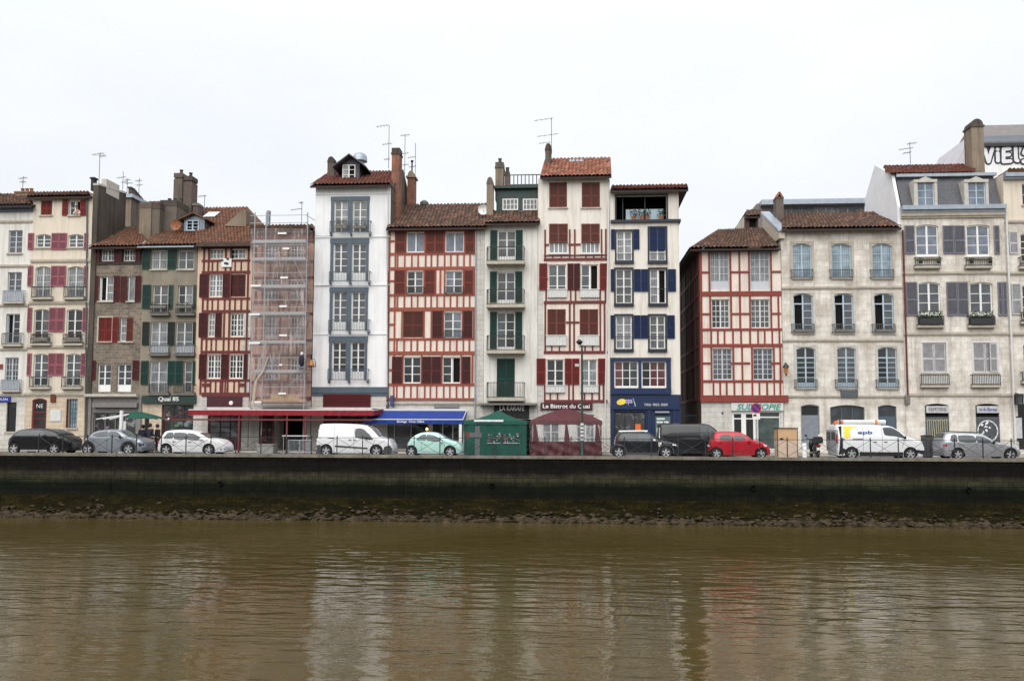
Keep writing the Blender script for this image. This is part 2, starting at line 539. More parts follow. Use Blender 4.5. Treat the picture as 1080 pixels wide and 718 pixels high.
class House:
    def __init__(s, name, label, uL, uR, vE, mats, Y=YF, depth=9., cat='house', group='townhouses along the quay', vref=340, yfront=0.):
        s.Y, s.depth = Y, depth
        a, c = P(uL, vref, Y), P(uR, vref, Y)
        s.xc = (a.x + c.x) / 2
        s.x0, s.x1 = a.x - s.xc, c.x - s.xc
        s.z1 = P((uL + uR) / 2, vE, Y).z
        s.r = empty(name, (s.xc, Y, 0), label, cat, group)
        s.mats = list(mats)
        s.op, s.zone, s.tb, s.tv = [], [], MB(), 0
        s.tmat = None
        s.z0 = 0.

    def X(s, u, v, dy=0): return P(u, v, s.Y + dy).x - s.xc
    def Z(s, u, v, dy=0): return P(u, v, s.Y + dy).z

    def rect(s, u0, u1, v0, v1, dy=0):
        uc, vc = (u0 + u1) / 2, (v0 + v1) / 2
        return s.X(u0, vc, dy), s.X(u1, vc, dy), s.Z(uc, v1, dy), s.Z(uc, v0, dy)     # x0 x1 zlow zhigh

    def box(s, u0, u1, v0, v1, y0, y1, mat, name, parent=None, bevel=0):
        x0, x1, z0, z1 = s.rect(u0, u1, v0, v1, min(y0, 0))
        b = MB(); b.box(x0, x1, y0, y1, z0, z1)
        return b.build(name, mat, parent or s.r)

    def band(s, v0, v1, mat, out=.07, u0=None, u1=None, name='string_course'):
        x0 = s.x0 if u0 is None else s.X(u0, v0); x1 = s.x1 if u1 is None else s.X(u1, v0)
        zc = s.uc()
        b = MB()
        z0, z1 = s.Z(zc, v1), s.Z(zc, v0)
        b.box(x0 + .004, x1 - .004, -out, .05, z0, z1)
        b.box(x0 + .004, x1 - .004, -out * .6, .05, z0 - (z1 - z0) * .5, z0 - .003)
        return b.build(name, mat, s.r)

    def uc(s):
        # pixel column of the facade's centre
        lo, hi = -400, 1500
        for _ in range(40):
            m = (lo + hi) / 2
            if P(m, 340, s.Y).x < s.xc: lo = m
            else: hi = m
        return lo

    # --- openings
    def hole(s, x0, x1, z0, z1, d=.24, arch=0.): s.op.append((x0, x1, z0, z1, d, arch))

    def win(s, u0, u1, v0, v1, g='pane_mid', c=2, r=3, fr='white_paint', arch=0., sill='stone_trim', pan=0., mv=0, fw=.065, sur=None, sw=.13, open=None, dy=.10, trans=0, gapmid=.09):
        x0, x1, z0, z1 = s.rect(u0, u1, v0, v1)
        w, h = x1 - x0, z1 - z0
        s.hole(x0, x1, z0, z1, .26, arch * w)
        b = MB()
        y0, y1 = dy, dy + .06
        b.box(x0 + .002, x0 + fw, y0, y1, z0, z1); b.box(x1 - fw, x1 - .002, y0, y1, z0, z1)
        b.box(x0 + fw, x1 - fw, y0 + .001, y1, z1 - fw, z1 - .001)
        b.box(x0 + fw, x1 - fw, y0 + .001, y1, z0 + .001, z0 + fw + h * pan)
        if arch:
            hh = arch * w
            for i in range(8):
                t0, t1 = i / 8, (i + 1) / 8
                a0 = z1 - hh * (2 * t0 - 1) ** 2; a1 = z1 - hh * (2 * t1 - 1) ** 2
                b.bar((x0 + w * t0, y0 + .025, a0 - fw * .5), (x0 + w * t1, y0 + .025, a1 - fw * .5), fw, .056)
        zb, zt = z0 + fw + h * pan, z1 - fw - arch * w * .5
        if trans:
            zt2 = zt - trans * h
            b.box(x0 + fw, x1 - fw, y0 + .002, y1, zt2 - .05, zt2 + .03)
        else: zt2 = zt
        iw = (w - 2 * fw)
        if c == 2:
            b.box(x0 + w / 2 - gapmid / 2, x0 + w / 2 + gapmid / 2, y0 - .012, y1, zb, z1 - fw if not arch else z1 - fw * .7)
            spans = [(x0 + fw, x0 + w / 2 - gapmid / 2), (x0 + w / 2 + gapmid / 2, x1 - fw)]
        else:
            spans = [(x0 + fw + iw * i / c, x0 + fw + iw * (i + 1) / c) for i in range(c)]
            for i in range(1, c): b.box(x0 + fw + iw * i / c - .03, x0 + fw + iw * i / c + .03, y0 - .006, y1, zb, zt)
        gs = g.split('|')
        pm = MB()
        for k, (a, d) in enumerate(spans):
            mi = k * len(gs) // len(spans)
            if open and (open == 'LR'[k % 2]):
                pm.box(a, d, .235, .24, zb, zt, len(gs))  # no glass here: dark sheet stands in for the unlit room's shade
                # the casement swung inwards
                b.box(a + .002, a + .05, y1, y1 + .1, zb, zt2)
                continue
            for i in range(1, r):
                zz = zb + (zt2 - zb) * i / r
                b.box(a, d, y0 + .012, y1 - .008, zz - .02, zz + .02)
            for i in range(mv):
                xx = a + (d - a) * (i + 1) / (mv + 1)
                b.box(xx - .018, xx + .018, y0 + .010, y1 - .01, zb, zt)
            pm.box(a, d, y0 + .035, y0 + .045, zb, zt + arch * w * .4, mi)
        o = b.build('window', fr, s.r)
        pm.build('pane', gs + ['interior_dark'], o)
        if sill:
            q = MB(); q.box(x0 - .08, x1 + .08, -.10, .10, z0 - .10, z0 - .002); q.build('sill', sill, o)
        if sur:
            q = MB(); e = .03
            q.box(x0 - sw, x0 - .001, -e, .02, z0 - .003, z1 + sw); q.box(x1 + .001, x1 + sw, -e, .02, z0 - .003, z1 + sw)
            q.box(x0 - .001, x1 + .001, -e - .004, .02, z1 + .001 - 0, z1 + sw + .004)
            q.build('surround', sur, o)
        return o

    def shutter(s, u0, u1, v0, v1, mat, n=1, dy=-.03, ang=0.):
        for i in range(n):
            a, d = u0 + (u1 - u0) * i / n, u0 + (u1 - u0) * (i + 1) / n
            x0, x1, z0, z1 = s.rect(a, d, v0, v1)
            g = .012
            b = MB(); f = .06; y = dy - .05
            x0 += g; x1 -= g
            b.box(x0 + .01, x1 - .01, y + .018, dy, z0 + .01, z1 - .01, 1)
            b.box(x0, x0 + f, y, dy + .001, z0, z1); b.box(x1 - f, x1, y, dy + .001, z0, z1)
            zm = z0 + (z1 - z0) * .47
            for za, zb in ((z0, z0 + .09), (zm - .05, zm + .05), (z1 - .08, z1)):
                b.box(x0 + f, x1 - f, y + .002, dy - .001, za, zb)
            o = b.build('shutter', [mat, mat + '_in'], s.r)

    def closed(s, u0, u1, v0, v1, mat, sur=None, sill='stone_trim', inset=.05):
        """pair of shut shutters over a window, a little back in the wall"""
        x0, x1, z0, z1 = s.rect(u0, u1, v0, v1)
        s.hole(x0, x1, z0, z1, .2)
        q = MB()
        q.box(x0 + .002, x1 - .002, .17, .18, z0, z1)
        w = q.build('window', 'interior_dark', s.r)
        s.shutter(u0 + .15, u1 - .15, v0 + .15, v1 - .15, mat, 2, dy=inset + .05)
        if sill:
            q = MB(); q.box(x0 - .08, x1 + .08, -.09, .10, z0 - .09, z0 - .002); q.build('sill', sill, w)
        if sur:
            q = MB(); e = .028; sw = .10
            q.box(x0 - sw, x0 - .001, -e, .02, z0 - .003, z1 + sw); q.box(x1 + .001, x1 + sw, -e, .02, z0 - .003, z1 + sw)
            q.box(x0 - .001, x1 + .001, -e - .004, .02, z1 + .001, z1 + sw + .004)
            q.build('surround', sur, w)

    # --- balconies
    def rail(s, u0, u1, v0, v1, mat='iron', out=.26, slab=None, st=.14, gap=.105, pot=None, panel=None, name='balcony'):
        x0, x1, z0, z1 = s.rect(u0, u1, v0, v1, -out)
        r = empty_part(name, s.r)
        b = MB(); k = .022
        if slab:
            q = MB(); q.box(x0 - .05, x1 + .05, -out - .06, .02, z0 - st, z0 - .003)
            q.box(x0, x1, -out * .6, .02, z0 - st - .06, z0 - st - .002)
            q.build('slab', slab, r)
        for z in (z0 + .05, z1 - .02):
            b.box(x0, x1, -out - k, -out + k, z - k, z + k)
            for x in (x0, x1): b.box(x - k, x + k, -out + k, -.002, z - k, z + k)
        n = max(3, int((x1 - x0) / gap))
        for i in range(n + 1):
            x = x0 + (x1 - x0) * i / n
            t = k * (.9 if i in (0, n) else .5)
            b.box(x - t, x + t, -out - t, -out + t, z0 - (.003 if slab else 0), z1 - .04)
        if out > .4:
            for x in (x0, x1):
                for y in (-out * .33, -out * .66): b.box(x - .01, x + .01, y - .01, y + .01, z0, z1)
        b.build('railing', mat, r)
        if panel:
            q = MB(); q.box(x0 + .03, x1 - .03, -out + .03, -out + .045, z0 + .08, z1 - .08); q.build('panel', panel, r)
        return r

    def flowers(s, u0, u1, v0, v1, out=.3, plant='leaf', box='stone_dark', bloom=None, n=70, seed=1, size=.055):
        """a window box with its plants"""
        x0, x1, z0, z1 = s.rect(u0, u1, v0, v1, -out)
        zm = z0 + (z1 - z0) * .45
        b = MB(); b.box(x0, x1, -out - .1, -out + .1, z0, zm)
        o = b.build('window_box', box, s.r)
        q = MB(); q.leaves(x0, x1, -out - .1, -out + .12, zm, z1, n, size, 0, seed)
        if bloom: q.leaves(x0, x1, -out - .14, -out, zm, z1, n // 2, .04, 1, seed + 5)
        q.build('flowers', [plant, bloom or plant], o)

    # --- timber
    def H(s, v, u0=None, u1=None, px=2.6, p=.05):
        x0 = s.x0 - .01 if u0 is None else s.X(u0, v); x1 = s.x1 + .01 if u1 is None else s.X(u1, v)
        z = s.Z(s.uc(), v); h = px / 31.8
        s.tv = (s.tv + 1) % 5
        p += s.tv * .0013
        s.tb.box(x0, x1, -p, .012, z - h, z + h)

    def V(s, us, v0, v1, px=2.2, p=.036):
        for u in (us if isinstance(us, (list, tuple)) else [us]):
            x = s.X(u, (v0 + v1) / 2); h = px / 36
            z0, z1 = s.Z(s.uc(), v1), s.Z(s.uc(), v0)
            s.tb.box(x - h * rnd.uniform(.85, 1.1), x + h * rnd.uniform(.85, 1.1), -p - rnd.uniform(0, .006), .012, z0, z1)

    def zoneuv(s, u0, u1, v0, v1, mi):
        x0 = s.x0 if u0 is None else s.X(u0, (v0 + v1) / 2); x1 = s.x1 if u1 is None else s.X(u1, (v0 + v1) / 2)
        s.zone.append((x0, x1, s.Z(s.uc(), v1) if v1 < 475 else -1, s.Z(s.uc(), v0), mi))

    def finish(s, side=None, z1L=None, z1R=None, top=True, back=None):
        """the wall with its openings cut, the sides and the back"""
        xs, zs = {s.x0, s.x1}, {s.z0, s.z1}
        for o in s.op: xs |= {o[0], o[1]}; zs |= {o[2], o[3]}
        for o in s.zone: xs |= {o[0], o[1]}; zs |= {o[2], o[3]}
        xs = sorted(x for x in xs if s.x0 <= x <= s.x1); zs = sorted(z for z in zs if s.z0 <= z <= s.z1)
        b = MB()
        for i in range(len(xs) - 1):
            for j in range(len(zs) - 1):
                a, c, d, e = xs[i], xs[i + 1], zs[j], zs[j + 1]
                if c - a < 1e-5 or e - d < 1e-5: continue
                mx, mz = (a + c) / 2, (d + e) / 2
                if any(o[0] < mx < o[1] and o[2] < mz < o[3] for o in s.op): continue
                mi = 0
                for o in s.zone:
                    if o[0] < mx < o[1] and o[2] < mz < o[3]: mi = o[4]
                b.face([(a, 0, d), (c, 0, d), (c, 0, e), (a, 0, e)], mi)
        for x0, x1, z0, z1, d, ah in s.op:
            mx, mz = (x0 + x1) / 2, (z0 + z1) / 2
            mi = 0
            for o in s.zone:
                if o[0] < mx < o[1] and o[2] < mz < o[3]: mi = o[4]
            for q in ([(x0, 0, z0), (x0, 0, z1), (x0, d, z1), (x0, d, z0)], [(x1, 0, z0), (x1, d, z0), (x1, d, z1), (x1, 0, z1)],
                      [(x0, 0, z0), (x0, d, z0), (x1, d, z0), (x1, 0, z0)], [(x0, 0, z1), (x1, 0, z1), (x1, d, z1), (x0, d, z1)]):
                b.face(q, mi)
            if ah:
                for i in range(10):
                    t0, t1 = i / 10, (i + 1) / 10
                    a0 = z1 - ah * (2 * t0 - 1) ** 2; a1 = z1 - ah * (2 * t1 - 1) ** 2
                    xa, xb = x0 + (x1 - x0) * t0, x0 + (x1 - x0) * t1
                    b.face([(xa, 0, a0), (xb, 0, a1), (xb, 0, z1), (xa, 0, z1)], mi)
                    b.face([(xa, 0, a0), (xa, d, a0), (xb, d, a1), (xb, 0, a1)], mi)
        sm = len(s.mats)
        mats = s.mats + [side or s.mats[0]]
        D = s.depth
        b.face([(s.x0, D, s.z0), (s.x0, 0, s.z0), (s.x0, 0, s.z1), (s.x0, D, s.z1)], sm)
        b.face([(s.x1, 0, s.z0), (s.x1, D, s.z0), (s.x1, D, s.z1), (s.x1, 0, s.z1)], sm)
        b.face([(s.x1, D, s.z0), (s.x0, D, s.z0), (s.x0, D, s.z1), (s.x1, D, s.z1)], sm)
        if top: b.face([(s.x0, 0, s.z1), (s.x1, 0, s.z1), (s.x1, D, s.z1), (s.x0, D, s.z1)], sm)
        s.wall = b.build('wall', mats, s.r, fix=False)
        if s.tb.f: s.tb.build('timber_frame', s.tmat, s.r)

    # --- roofs
    def roof(s, eL, eR, vE, rL, rR, vR, mat, rd=4., over=.45, gable=None, soffit='dark_wood', wav=.095, back=True, fascia=None, sides=True):
        """tiled slope from eave to ridge (both given where they show) and the far slope behind"""
        uc = s.uc()
        ez = s.Z((eL + eR) / 2, vE, -over); rz = s.Z((rL + rR) / 2, vR, rd)
        A, B = s.X(eL, vE, -over), s.X(eR, vE, -over)
        C, D = s.X(rL, vR, rd), s.X(rR, vR, rd)
        m = MB()
        corr(m, (A, -over, ez), (B, -over, ez), (D, rd, rz), (C, rd, rz), wav)
        if back:
            yb = rd * 2 + over
            corr(m, (B, yb, ez), (A, yb, ez), (C, rd, rz), (D, rd, rz), wav, 2)
        o = m.build('roof', mat, s.r, fix=False)
        q = MB()
        sl = (rz - ez) / (rd + over)
        # boards under the tiles
        q.face([(A, -over, ez - .05), (B, -over, ez - .05), (D, rd, rz - .06), (C, rd, rz - .06)])
        q.box(A, B, -over, -over + .05, ez - .16, ez - .045)
        n = int((B - A) / .5)
        for i in range(n + 1):
            x = A + .06 + (B - A - .12) * i / max(1, n)
            q.prism_x([(-over + .02, ez - .13), (-over + .02, ez - .06), (.15, ez - .06 + sl * (over + .13)), (.15, ez - .17 + sl * (over + .13))], x - .04, x + .04)
        q.build('eave', soffit, o)
        if sides:
            g = MB()
            for xe, xr in ((A + .12, C + .12), (B - .12, D - .12)):
                g.face([(xe, 0, s.z1 - .02), (xe, 0, ez + sl * over - .07), (xr, rd, rz - .07), (xe, rd * 2 if back else rd, ez + sl * over - .07), (xe, rd * 2 if back else rd, s.z1 - .02)])
            g.build('gable', gable or s.mats[0], o)
        if back and not (abs(C - A) < .6 and abs(D - B) < .6):
            hp = MB()
            if abs(C - A) >= .6: hp.face([(A, -over, ez), (C, rd, rz), (A, yb, ez)])
            if abs(D - B) >= .6: hp.face([(B, -over, ez), (D, rd, rz), (B, yb, ez)])
            hp.build('hip', mat, o)
        return o

    def chimney(s, u0, u1, v0, v1, dy, mat, d=.6, cap='stone_dark', pots=0, parent=None, style='flat', capw=.06, pot='terracotta'):
        x0, x1, z0, z1 = s.X(u0, v0, dy), s.X(u1, v0, dy), s.Z((u0 + u1) / 2, v1, dy), s.Z((u0 + u1) / 2, v0, dy)
        b = MB()
        h = min(.45, (z1 - z0) * .2)
        b.box(x0, x1, dy, dy + d, z0 - .6, z1 - h)
        b.box(x0 - capw, x1 + capw, dy - capw, dy + d + capw, z1 - h, z1 - h + .12, 1)
        if style == 'flat': b.box(x0 - .01, x1 + .01, dy - .01, dy + d + .01, z1 - h + .12, z1, 1)
        elif style == 'round':
            xc, w = (x0 + x1) / 2, (x1 - x0) / 2
            pr = [(xc - w, z1 - h + .12)] + [(xc + w * math.cos(t), z1 - h + .12 + (h - .12 + w * .3) * math.sin(t)) for t in [PI - PI * i / 8 for i in range(9)]] + [(xc + w, z1 - h + .12)]
            b.prism(pr[1:-1], dy, dy + d, 1)
        elif style == 'tent':
            xc = (x0 + x1) / 2
            for xa, sg in ((x0, 1), (x1, -1)):
                b.bar((xa + .05 * sg, dy + d / 2, z1 - h + .1), (xc, dy + d / 2, z1 + .1), .11, d, 2)
        if pots:
            for i in range(pots):
                x = x0 + (x1 - x0) * (i + .5) / pots
                b.lathe((x, dy + d / 2, z1), [(.13, 0), (.11, .3), (.14, .32), (.14, .38), (.08, .38)], 10, mi=2)
        return b.build('chimney', [mat, cap, pot], parent or s.r, smooth=False)

    def antenna(s, u, v0, v1, dy, arms=((.05, 12, 0), (.3, 8, 0)), r=.022, parent=None):
        """mast with its cross bars: (way down the mast, length in picture pixels, shift)"""
        z0, z1, x = s.Z(u, v1, dy), s.Z(u, v0, dy), s.X(u, v0, dy)
        b = MB(); b.tube((x, dy, z0 - .4), (x, dy, z1), r, 5)
        for t, L, sh in arms:
            z = z1 + (z0 - z1) * t; l = L / 14.5; o = sh / 14.5
            b.tube((x + o - l / 2, dy, z - .06 * l), (x + o + l / 2, dy, z + .06 * l), r * .75, 5)
            for k in range(4):
                xx = x + o - l / 2 + l * (k + .5) / 4
                zz = z - .06 * l + .12 * l * (k + .5) / 4
                b.tube((xx, dy - .22, zz), (xx, dy + .22, zz), r * .5, 4)
        return b.build('antenna', 'iron_grey', parent or s.r)

    def pipe(s, u0, v0, u1, v1, mat='iron_grey', r=.05, name='downpipe', out=.09):
        b = MB()
        b.tube((s.X(u0, v0), -out, s.Z(u0, v0)), (s.X(u1, v1), -out, s.Z(u1, v1)), r, 8)
        return b.build(name, mat, s.r, smooth=True)


def empty_part(name, parent):
    o = bpy.data.objects.new(name, None); COL.objects.link(o); o.parent = parent; o.empty_display_size = .1
    return o


def corr(m, A, B, C, D, wav=.095, step=5, pitch=.26, row=.4):
    """canal tiles over the quad A B (eave) C D (ridge)"""
    A, B, C, D = map(Vector, (A, B, C, D))
    w = max((B - A).length, (C - D).length); h = ((D - A).length + (C - B).length) / 2
    nx = max(2, round(w / pitch)); ny = max(2, round(h / row))
    nn = (B - A).cross(D - A).normalized()
    if nn.z < 0: nn = -nn
    rows = []
    for j in range(ny + 1):
        for q in ((0, 1) if j < ny else (0,)):
            t = (j + q * .999) / ny
            lift = .035 * (1 - q)
            row_ = []
            for i in range(nx * step + 1):
                f = i / (nx * step)
                p = (A.lerp(B, f)).lerp(D.lerp(C, f), t)
                ph = (i % step) / step
                z = wav * (math.sin(PI * ph) ** .8 if 0 < ph < 1 else 0)
                k = (i // step * 7 + j * 13) % 11
                row_.append((p + nn * (z + lift + .0025 * k), f * w, t * h))
            rows.append(row_)
    k = len(m.v); n = len(rows[0])
    for r in rows: m.v += [tuple(x[0]) for x in r]
    for j in range(len(rows) - 1):
        for i in range(n - 1):
            m.f.append((k + j * n + i, k + j * n + i + 1, k + (j + 1) * n + i + 1, k + (j + 1) * n + i)); m.m.append(0)
            a, c = rows[j], rows[j + 1]
            vv = (a[i][2] + c[i][2]) / 2
            uu = (a[i][1] + a[i + 1][1]) / 2
            m.uv[len(m.f) - 1] = [(uu, vv)] * 4


def text(body, x0, x1, z0, z1, y, mat, parent, name='lettering', shear=0., bold=0., depth=.012):
    cu = bpy.data.curves.new(name, 'FONT')
    cu.body = body; cu.size = 1; cu.shear = shear; cu.offset = bold; cu.extrude = depth
    cu.resolution_u = 3
    t = bpy.data.objects.new(name, cu); COL.objects.link(t)
    bpy.context.view_layer.update()
    me = bpy.data.meshes.new_from_object(t.evaluated_get(bpy.context.evaluated_depsgraph_get()))
    bpy.data.objects.remove(t)
    xs = [v.co.x for v in me.vertices]; ys = [v.co.y for v in me.vertices]
    a, b, c, d = min(xs), max(xs), min(ys), max(ys)
    for v in me.vertices:
        v.co = Vector((x0 + (v.co.x - a) / (b - a) * (x1 - x0), y - v.co.z, z0 + (v.co.y - c) / (d - c) * (z1 - z0)))
    me.materials.clear(); me.materials.append(MAT(mat))
    o = bpy.data.objects.new(name, me); COL.objects.link(o); o.parent = parent
    return o


def htext(h, body, u0, u1, v0, v1, y, mat, parent=None, **k):
    x0, x1, z0, z1 = h.rect(u0, u1, v0, v1, y)
    return text(body, x0, x1, z0, z1, y, mat, parent or h.r, **k)
# ------------------------------------------------------------------ vehicles


def catmull(p, n=4, closed=False):
    out = []
    k = len(p)
    for i in range(k - 1):
        a, b, c, d = p[max(i - 1, 0)], p[i], p[i + 1], p[min(i + 2, k - 1)]
        for j in range(n):
            t = j / n
            out.append(tuple(.5 * (2 * b[q] + (c[q] - a[q]) * t + (2 * a[q] - 5 * b[q] + 4 * c[q] - d[q]) * t * t + (3 * b[q] - a[q] - 3 * c[q] + d[q]) * t ** 3) for q in (0, 1)))
    out.append(p[-1])
    return out


def inside(x, z, poly):
    r = False; n = len(poly)
    for i in range(n):
        (a, b), (c, d) = poly[i], poly[(i + 1) % n]
        if (b > z) != (d > z) and x < (c - a) * (z - b) / (d - b) + a: r = not r
    return r


def dist(x, z, line):
    best = 9
    for (a, b), (c, d) in zip(line, line[1:]):
        dx, dz = c - a, d - b; L = dx * dx + dz * dz
        t = 0 if L == 0 else max(0, min(1, ((x - a) * dx + (z - b) * dz) / L))
        best = min(best, math.hypot(x - a - dx * t, z - b - dz * t))
    return best


class Car:
    def __init__(s, label, cat, name, tr, top, wheels, r, paint, Y0=.75, width=1.78, belt=None, sill=.2, tumble=.2, taper=.2, group='vehicles along the quay railing'):
        ou, ov, sc = tr
        s.hw = width / 2
        W = lambda x, y: P(ou + x / sc, ov + y / sc, Y0 + .12)
        # the end of the car turned to the viewer is seen at the middle of its width, not at its near side
        xw = sorted(wheels)
        xe0, xe1 = min(q[0] for q in top), max(q[0] for q in top)
        um = ou + (xe0 + xe1) / 2 / sc
        sh = (605 - um) / 900 * s.hw * 1.25
        X0, X1, A0, A1 = W(xe0, 400).x, W(xe1, 400).x, W(xw[0], 400).x, W(xw[1], 400).x
        W0 = W

        def W2(x, y):
            p = W0(x, y)
            if sh > 0 and p.x > A1: p.x = A1 + (p.x - A1) * (1 - sh / (X1 - A1))
            if sh < 0 and p.x < A0: p.x = A0 + (p.x - A0) * (1 + sh / (A0 - X0))
            return p
        s.W = W = W2
        raw = [(W(x, y).x, W(x, y).z) for x, y in top]
        s.xc = (raw[0][0] + raw[-1][0]) / 2
        s.r = empty(name, (s.xc, Y0 + s.hw, 0), label, cat, group)
        s.paint = paint; s.taper = taper
        s.top = [(x - s.xc, max(z, sill)) for x, z in catmull(raw, 4)]
        s.top[0] = (s.top[0][0], sill + .04); s.top[-1] = (s.top[-1][0], sill + .04)
        s.L = max(x for x, z in s.top) - min(x for x, z in s.top)
        s.cx = (max(x for x, z in s.top) + min(x for x, z in s.top)) / 2
        s.zr = max(z for x, z in s.top)
        s.zb = s.pt(0, belt)[1] if belt else s.zr * .62
        s.tum = tumble
        s.wheels = [s.pt(x, 0)[0] for x in wheels]
        s.wr = r
        ra = r * 1.16
        bot = []
        xF, xB = s.top[-1][0], s.top[0][0]
        bot.append((xF - .06, sill))
        for cx in reversed(sorted(s.wheels)):
            a0 = math.asin(max(-1, min(1, (sill - r) / ra)))
            for i in range(13):
                t = a0 + (PI - 2 * a0) * i / 12
                bot.append((cx + ra * math.cos(t), r + ra * math.sin(t)))
        bot.append((xB + .06, sill))
        s.nb = len(bot)
        s.poly = s.top + bot
        s.body()
        for i, cx in enumerate(s.wheels):
            for sd in (-1, 1): s.wheel(cx, sd)

    def pt(s, x, y):
        p = s.W(x, y)
        return p.x - s.xc, p.z

    def wid(s, x, z, edge=True):
        w = s.hw
        if z > s.zb: w -= s.tum * ((z - s.zb) / max(.1, s.zr - s.zb)) ** 1.2
        else: w -= .05 * ((s.zb - z) / s.zb) ** 2
        t = abs(x - s.cx) / (s.L / 2)
        if t > .72: w -= s.taper * ((t - .72) / .28) ** 2
        if edge:
            d = dist(x, z, s.top); rr = .11
            if d < rr: w -= rr * (1 - math.sqrt(max(0, 1 - (1 - d / rr) ** 2)))
        return max(w, .2)

    def fill(s, poly, h):
        pts = [Vector(p) for p in poly]
        n = len(pts)
        x0, x1 = min(p[0] for p in poly), max(p[0] for p in poly); z0, z1 = min(p[1] for p in poly), max(p[1] for p in poly)
        loop = poly + [poly[0]]
        i = 0
        x = x0 + h / 2
        while x < x1:
            z = z0 + h / 2 + (h / 4 if i % 2 else 0)
            while z < z1:
                if inside(x, z, poly) and dist(x, z, loop) > h * .45: pts.append(Vector((x, z)))
                z += h
            x += h; i += 1
        v, e, f, *_ = delaunay_2d_cdt(pts, [(k, (k + 1) % n) for k in range(n)], [list(range(n))], 1, 1e-5)
        return v, f

    def body(s):
        v, f = s.fill(s.poly, .07)
        b = MB()
        nv = len(v)
        ws = [s.wid(p.x, p.y) for p in v]
        b.v += [(p.x, -w, p.y) for p, w in zip(v, ws)] + [(p.x, w, p.y) for p, w in zip(v, ws)]
        for q in f:
            b.f.append(tuple(q)); b.m.append(0)
            b.f.append(tuple(nv + i for i in reversed(q))); b.m.append(0)
        # boundary strips, split across the width for a gentle crown
        n = len(s.poly)
        nt = len(s.top)
        idx = {}
        for i, p in enumerate(v):
            idx[(round(p.x, 4), round(p.y, 4))] = i
        ids = [idx.get((round(x, 4), round(z, 4))) for x, z in s.poly]
        rows = []
        for k, (x, z) in enumerate(s.poly):
            i = ids[k]
            w = ws[i] if i is not None else s.wid(x, z)
            up = .035 if k < nt and z > s.zb * .9 else 0.
            row = []
            for q in range(7):
                t = -1 + 2 * q / 6
                if q == 0 and i is not None: row.append(i); continue
                if q == 6 and i is not None: row.append(nv + i); continue
                b.v.append((x, w * t, z + up * (1 - t * t))); row.append(len(b.v) - 1)
            rows.append(row)
        for k in range(n):
            a, c = rows[k], rows[(k + 1) % n]
            mi = 0 if k < nt - 1 else 1
            for q in range(6):
                b.f.append((a[q], c[q], c[q + 1], a[q + 1])); b.m.append(mi)
        b.box(s.cx - s.L * .42, s.cx + s.L * .42, -s.hw * .5, s.hw * .5, .17, .3, 1)
        s.o = b.build('body', [s.paint, 'rubber'], s.r, smooth=True)
        s.bvh = BVHTree.FromPolygons([v_.co[:] for v_ in s.o.data.vertices], [p_.vertices[:] for p_ in s.o.data.polygons])

    def ys(s, x, z):
        h = s.bvh.ray_cast(Vector((x, -4, z)), Vector((0, 1, 0)), 3.9)
        if h[0] is None: h = s.bvh.ray_cast(Vector((x - .02 * (1 if x > s.cx else -1), -4, z - .02)), Vector((0, 1, 0)), 3.9)
        return -h[0].y if h[0] is not None else s.wid(x, z)

    def wheel(s, cx, sd):
        r = s.wr
        y = sd * (s.hw - .12)
        b = MB()
        k = .6
        prof = [(r * .66, -.10), (r * .93, -.11), (r, -.07), (r, .07), (r * .93, .11), (r * .66, .10), (r * .62, 0), (r * .66, -.10)]
        b.lathe((cx, y, r), prof, 22, 'y')
        w = b.build('wheel', 'rubber', s.r, smooth=True)
        q = MB()
        q.lathe((cx, y, r), [(r * .68, -.09), (r * .63, -.085), (r * .60, -.03)], 22, 'y')
        q.lathe((cx, y, r), [(r * .60, .03), (r * .63, .085), (r * .68, .09)], 22, 'y')
        for i in range(s.spokes if hasattr(s, 'spokes') else 5):
            t = 2 * PI * i / 5 + .3
            yy = y + sd * .065
            q.bar((cx + r * .1 * math.cos(t), yy, r + r * .1 * math.sin(t)), (cx + r * .64 * math.cos(t), yy, r + r * .64 * math.sin(t)), r * .26, .03)
        q.lathe((cx, y, r), [(.0, sd * .088), (r * .2, sd * .085), (r * .22, sd * .04)], 12, 'y')
        rim = q.build('rim', getattr(s, 'rim', 'alloy'), w)
        d = MB(); d.lathe((cx, y, r), [(.0, sd * .02), (r * .6, sd * .02)], 16, 'y'); d.build('brake_disc', 'iron', w)

    def patch(s, pts, mat, name, off=.006, both=True, z=False, sm=0, h=.055, label=None, parent=None):
        """a panel, pane or lamp lying on the side of the body"""
        poly = [s.pt(x, y) for x, y in pts]
        if sm: poly = catmull(poly + [poly[0]], sm)[:-1]
        v, f = s.fill(poly, h)
        for sd in ((-1, 1) if both else (-1,)):
            b = MB()
            n = len(v)
            b.v += [(p.x, sd * (s.ys(p.x, p.y) + off), p.y) for p in v] + [(p.x, sd * (s.ys(p.x, p.y) - .01), p.y) for p in v]
            for q in f: b.f.append(tuple(q)); b.m.append(0)
            k = len(poly)
            for i in range(k):
                j = (i + 1) % k
                b.f.append((i, j, n + j, n + i)); b.m.append(0)
            o = b.build(name, mat, parent or s.r, smooth=True)
            if label: o['label'] = label

    def window(s, pts): s.patch(pts, 'car_glass', 'side_window', .012, sm=2)

    def seam(s, pts, name='door_seam'):
        l = [s.pt(x, y) for x, y in pts]
        for sd in (-1, 1):
            b = MB()
            for (a, c), (d, e) in zip(l, l[1:]):
                n = max(1, int(math.hypot(d - a, e - c) / .12))
                for i in range(n):
                    p = [(a + (d - a) * t, c + (e - c) * t) for t in (i / n, (i + 1) / n)]
                    b.tube((p[0][0], sd * (s.ys(*p[0]) - .002), p[0][1]), (p[1][0], sd * (s.ys(*p[1]) - .002), p[1][1]), .009, 4)
            b.build('door_seam', 'black', s.o)

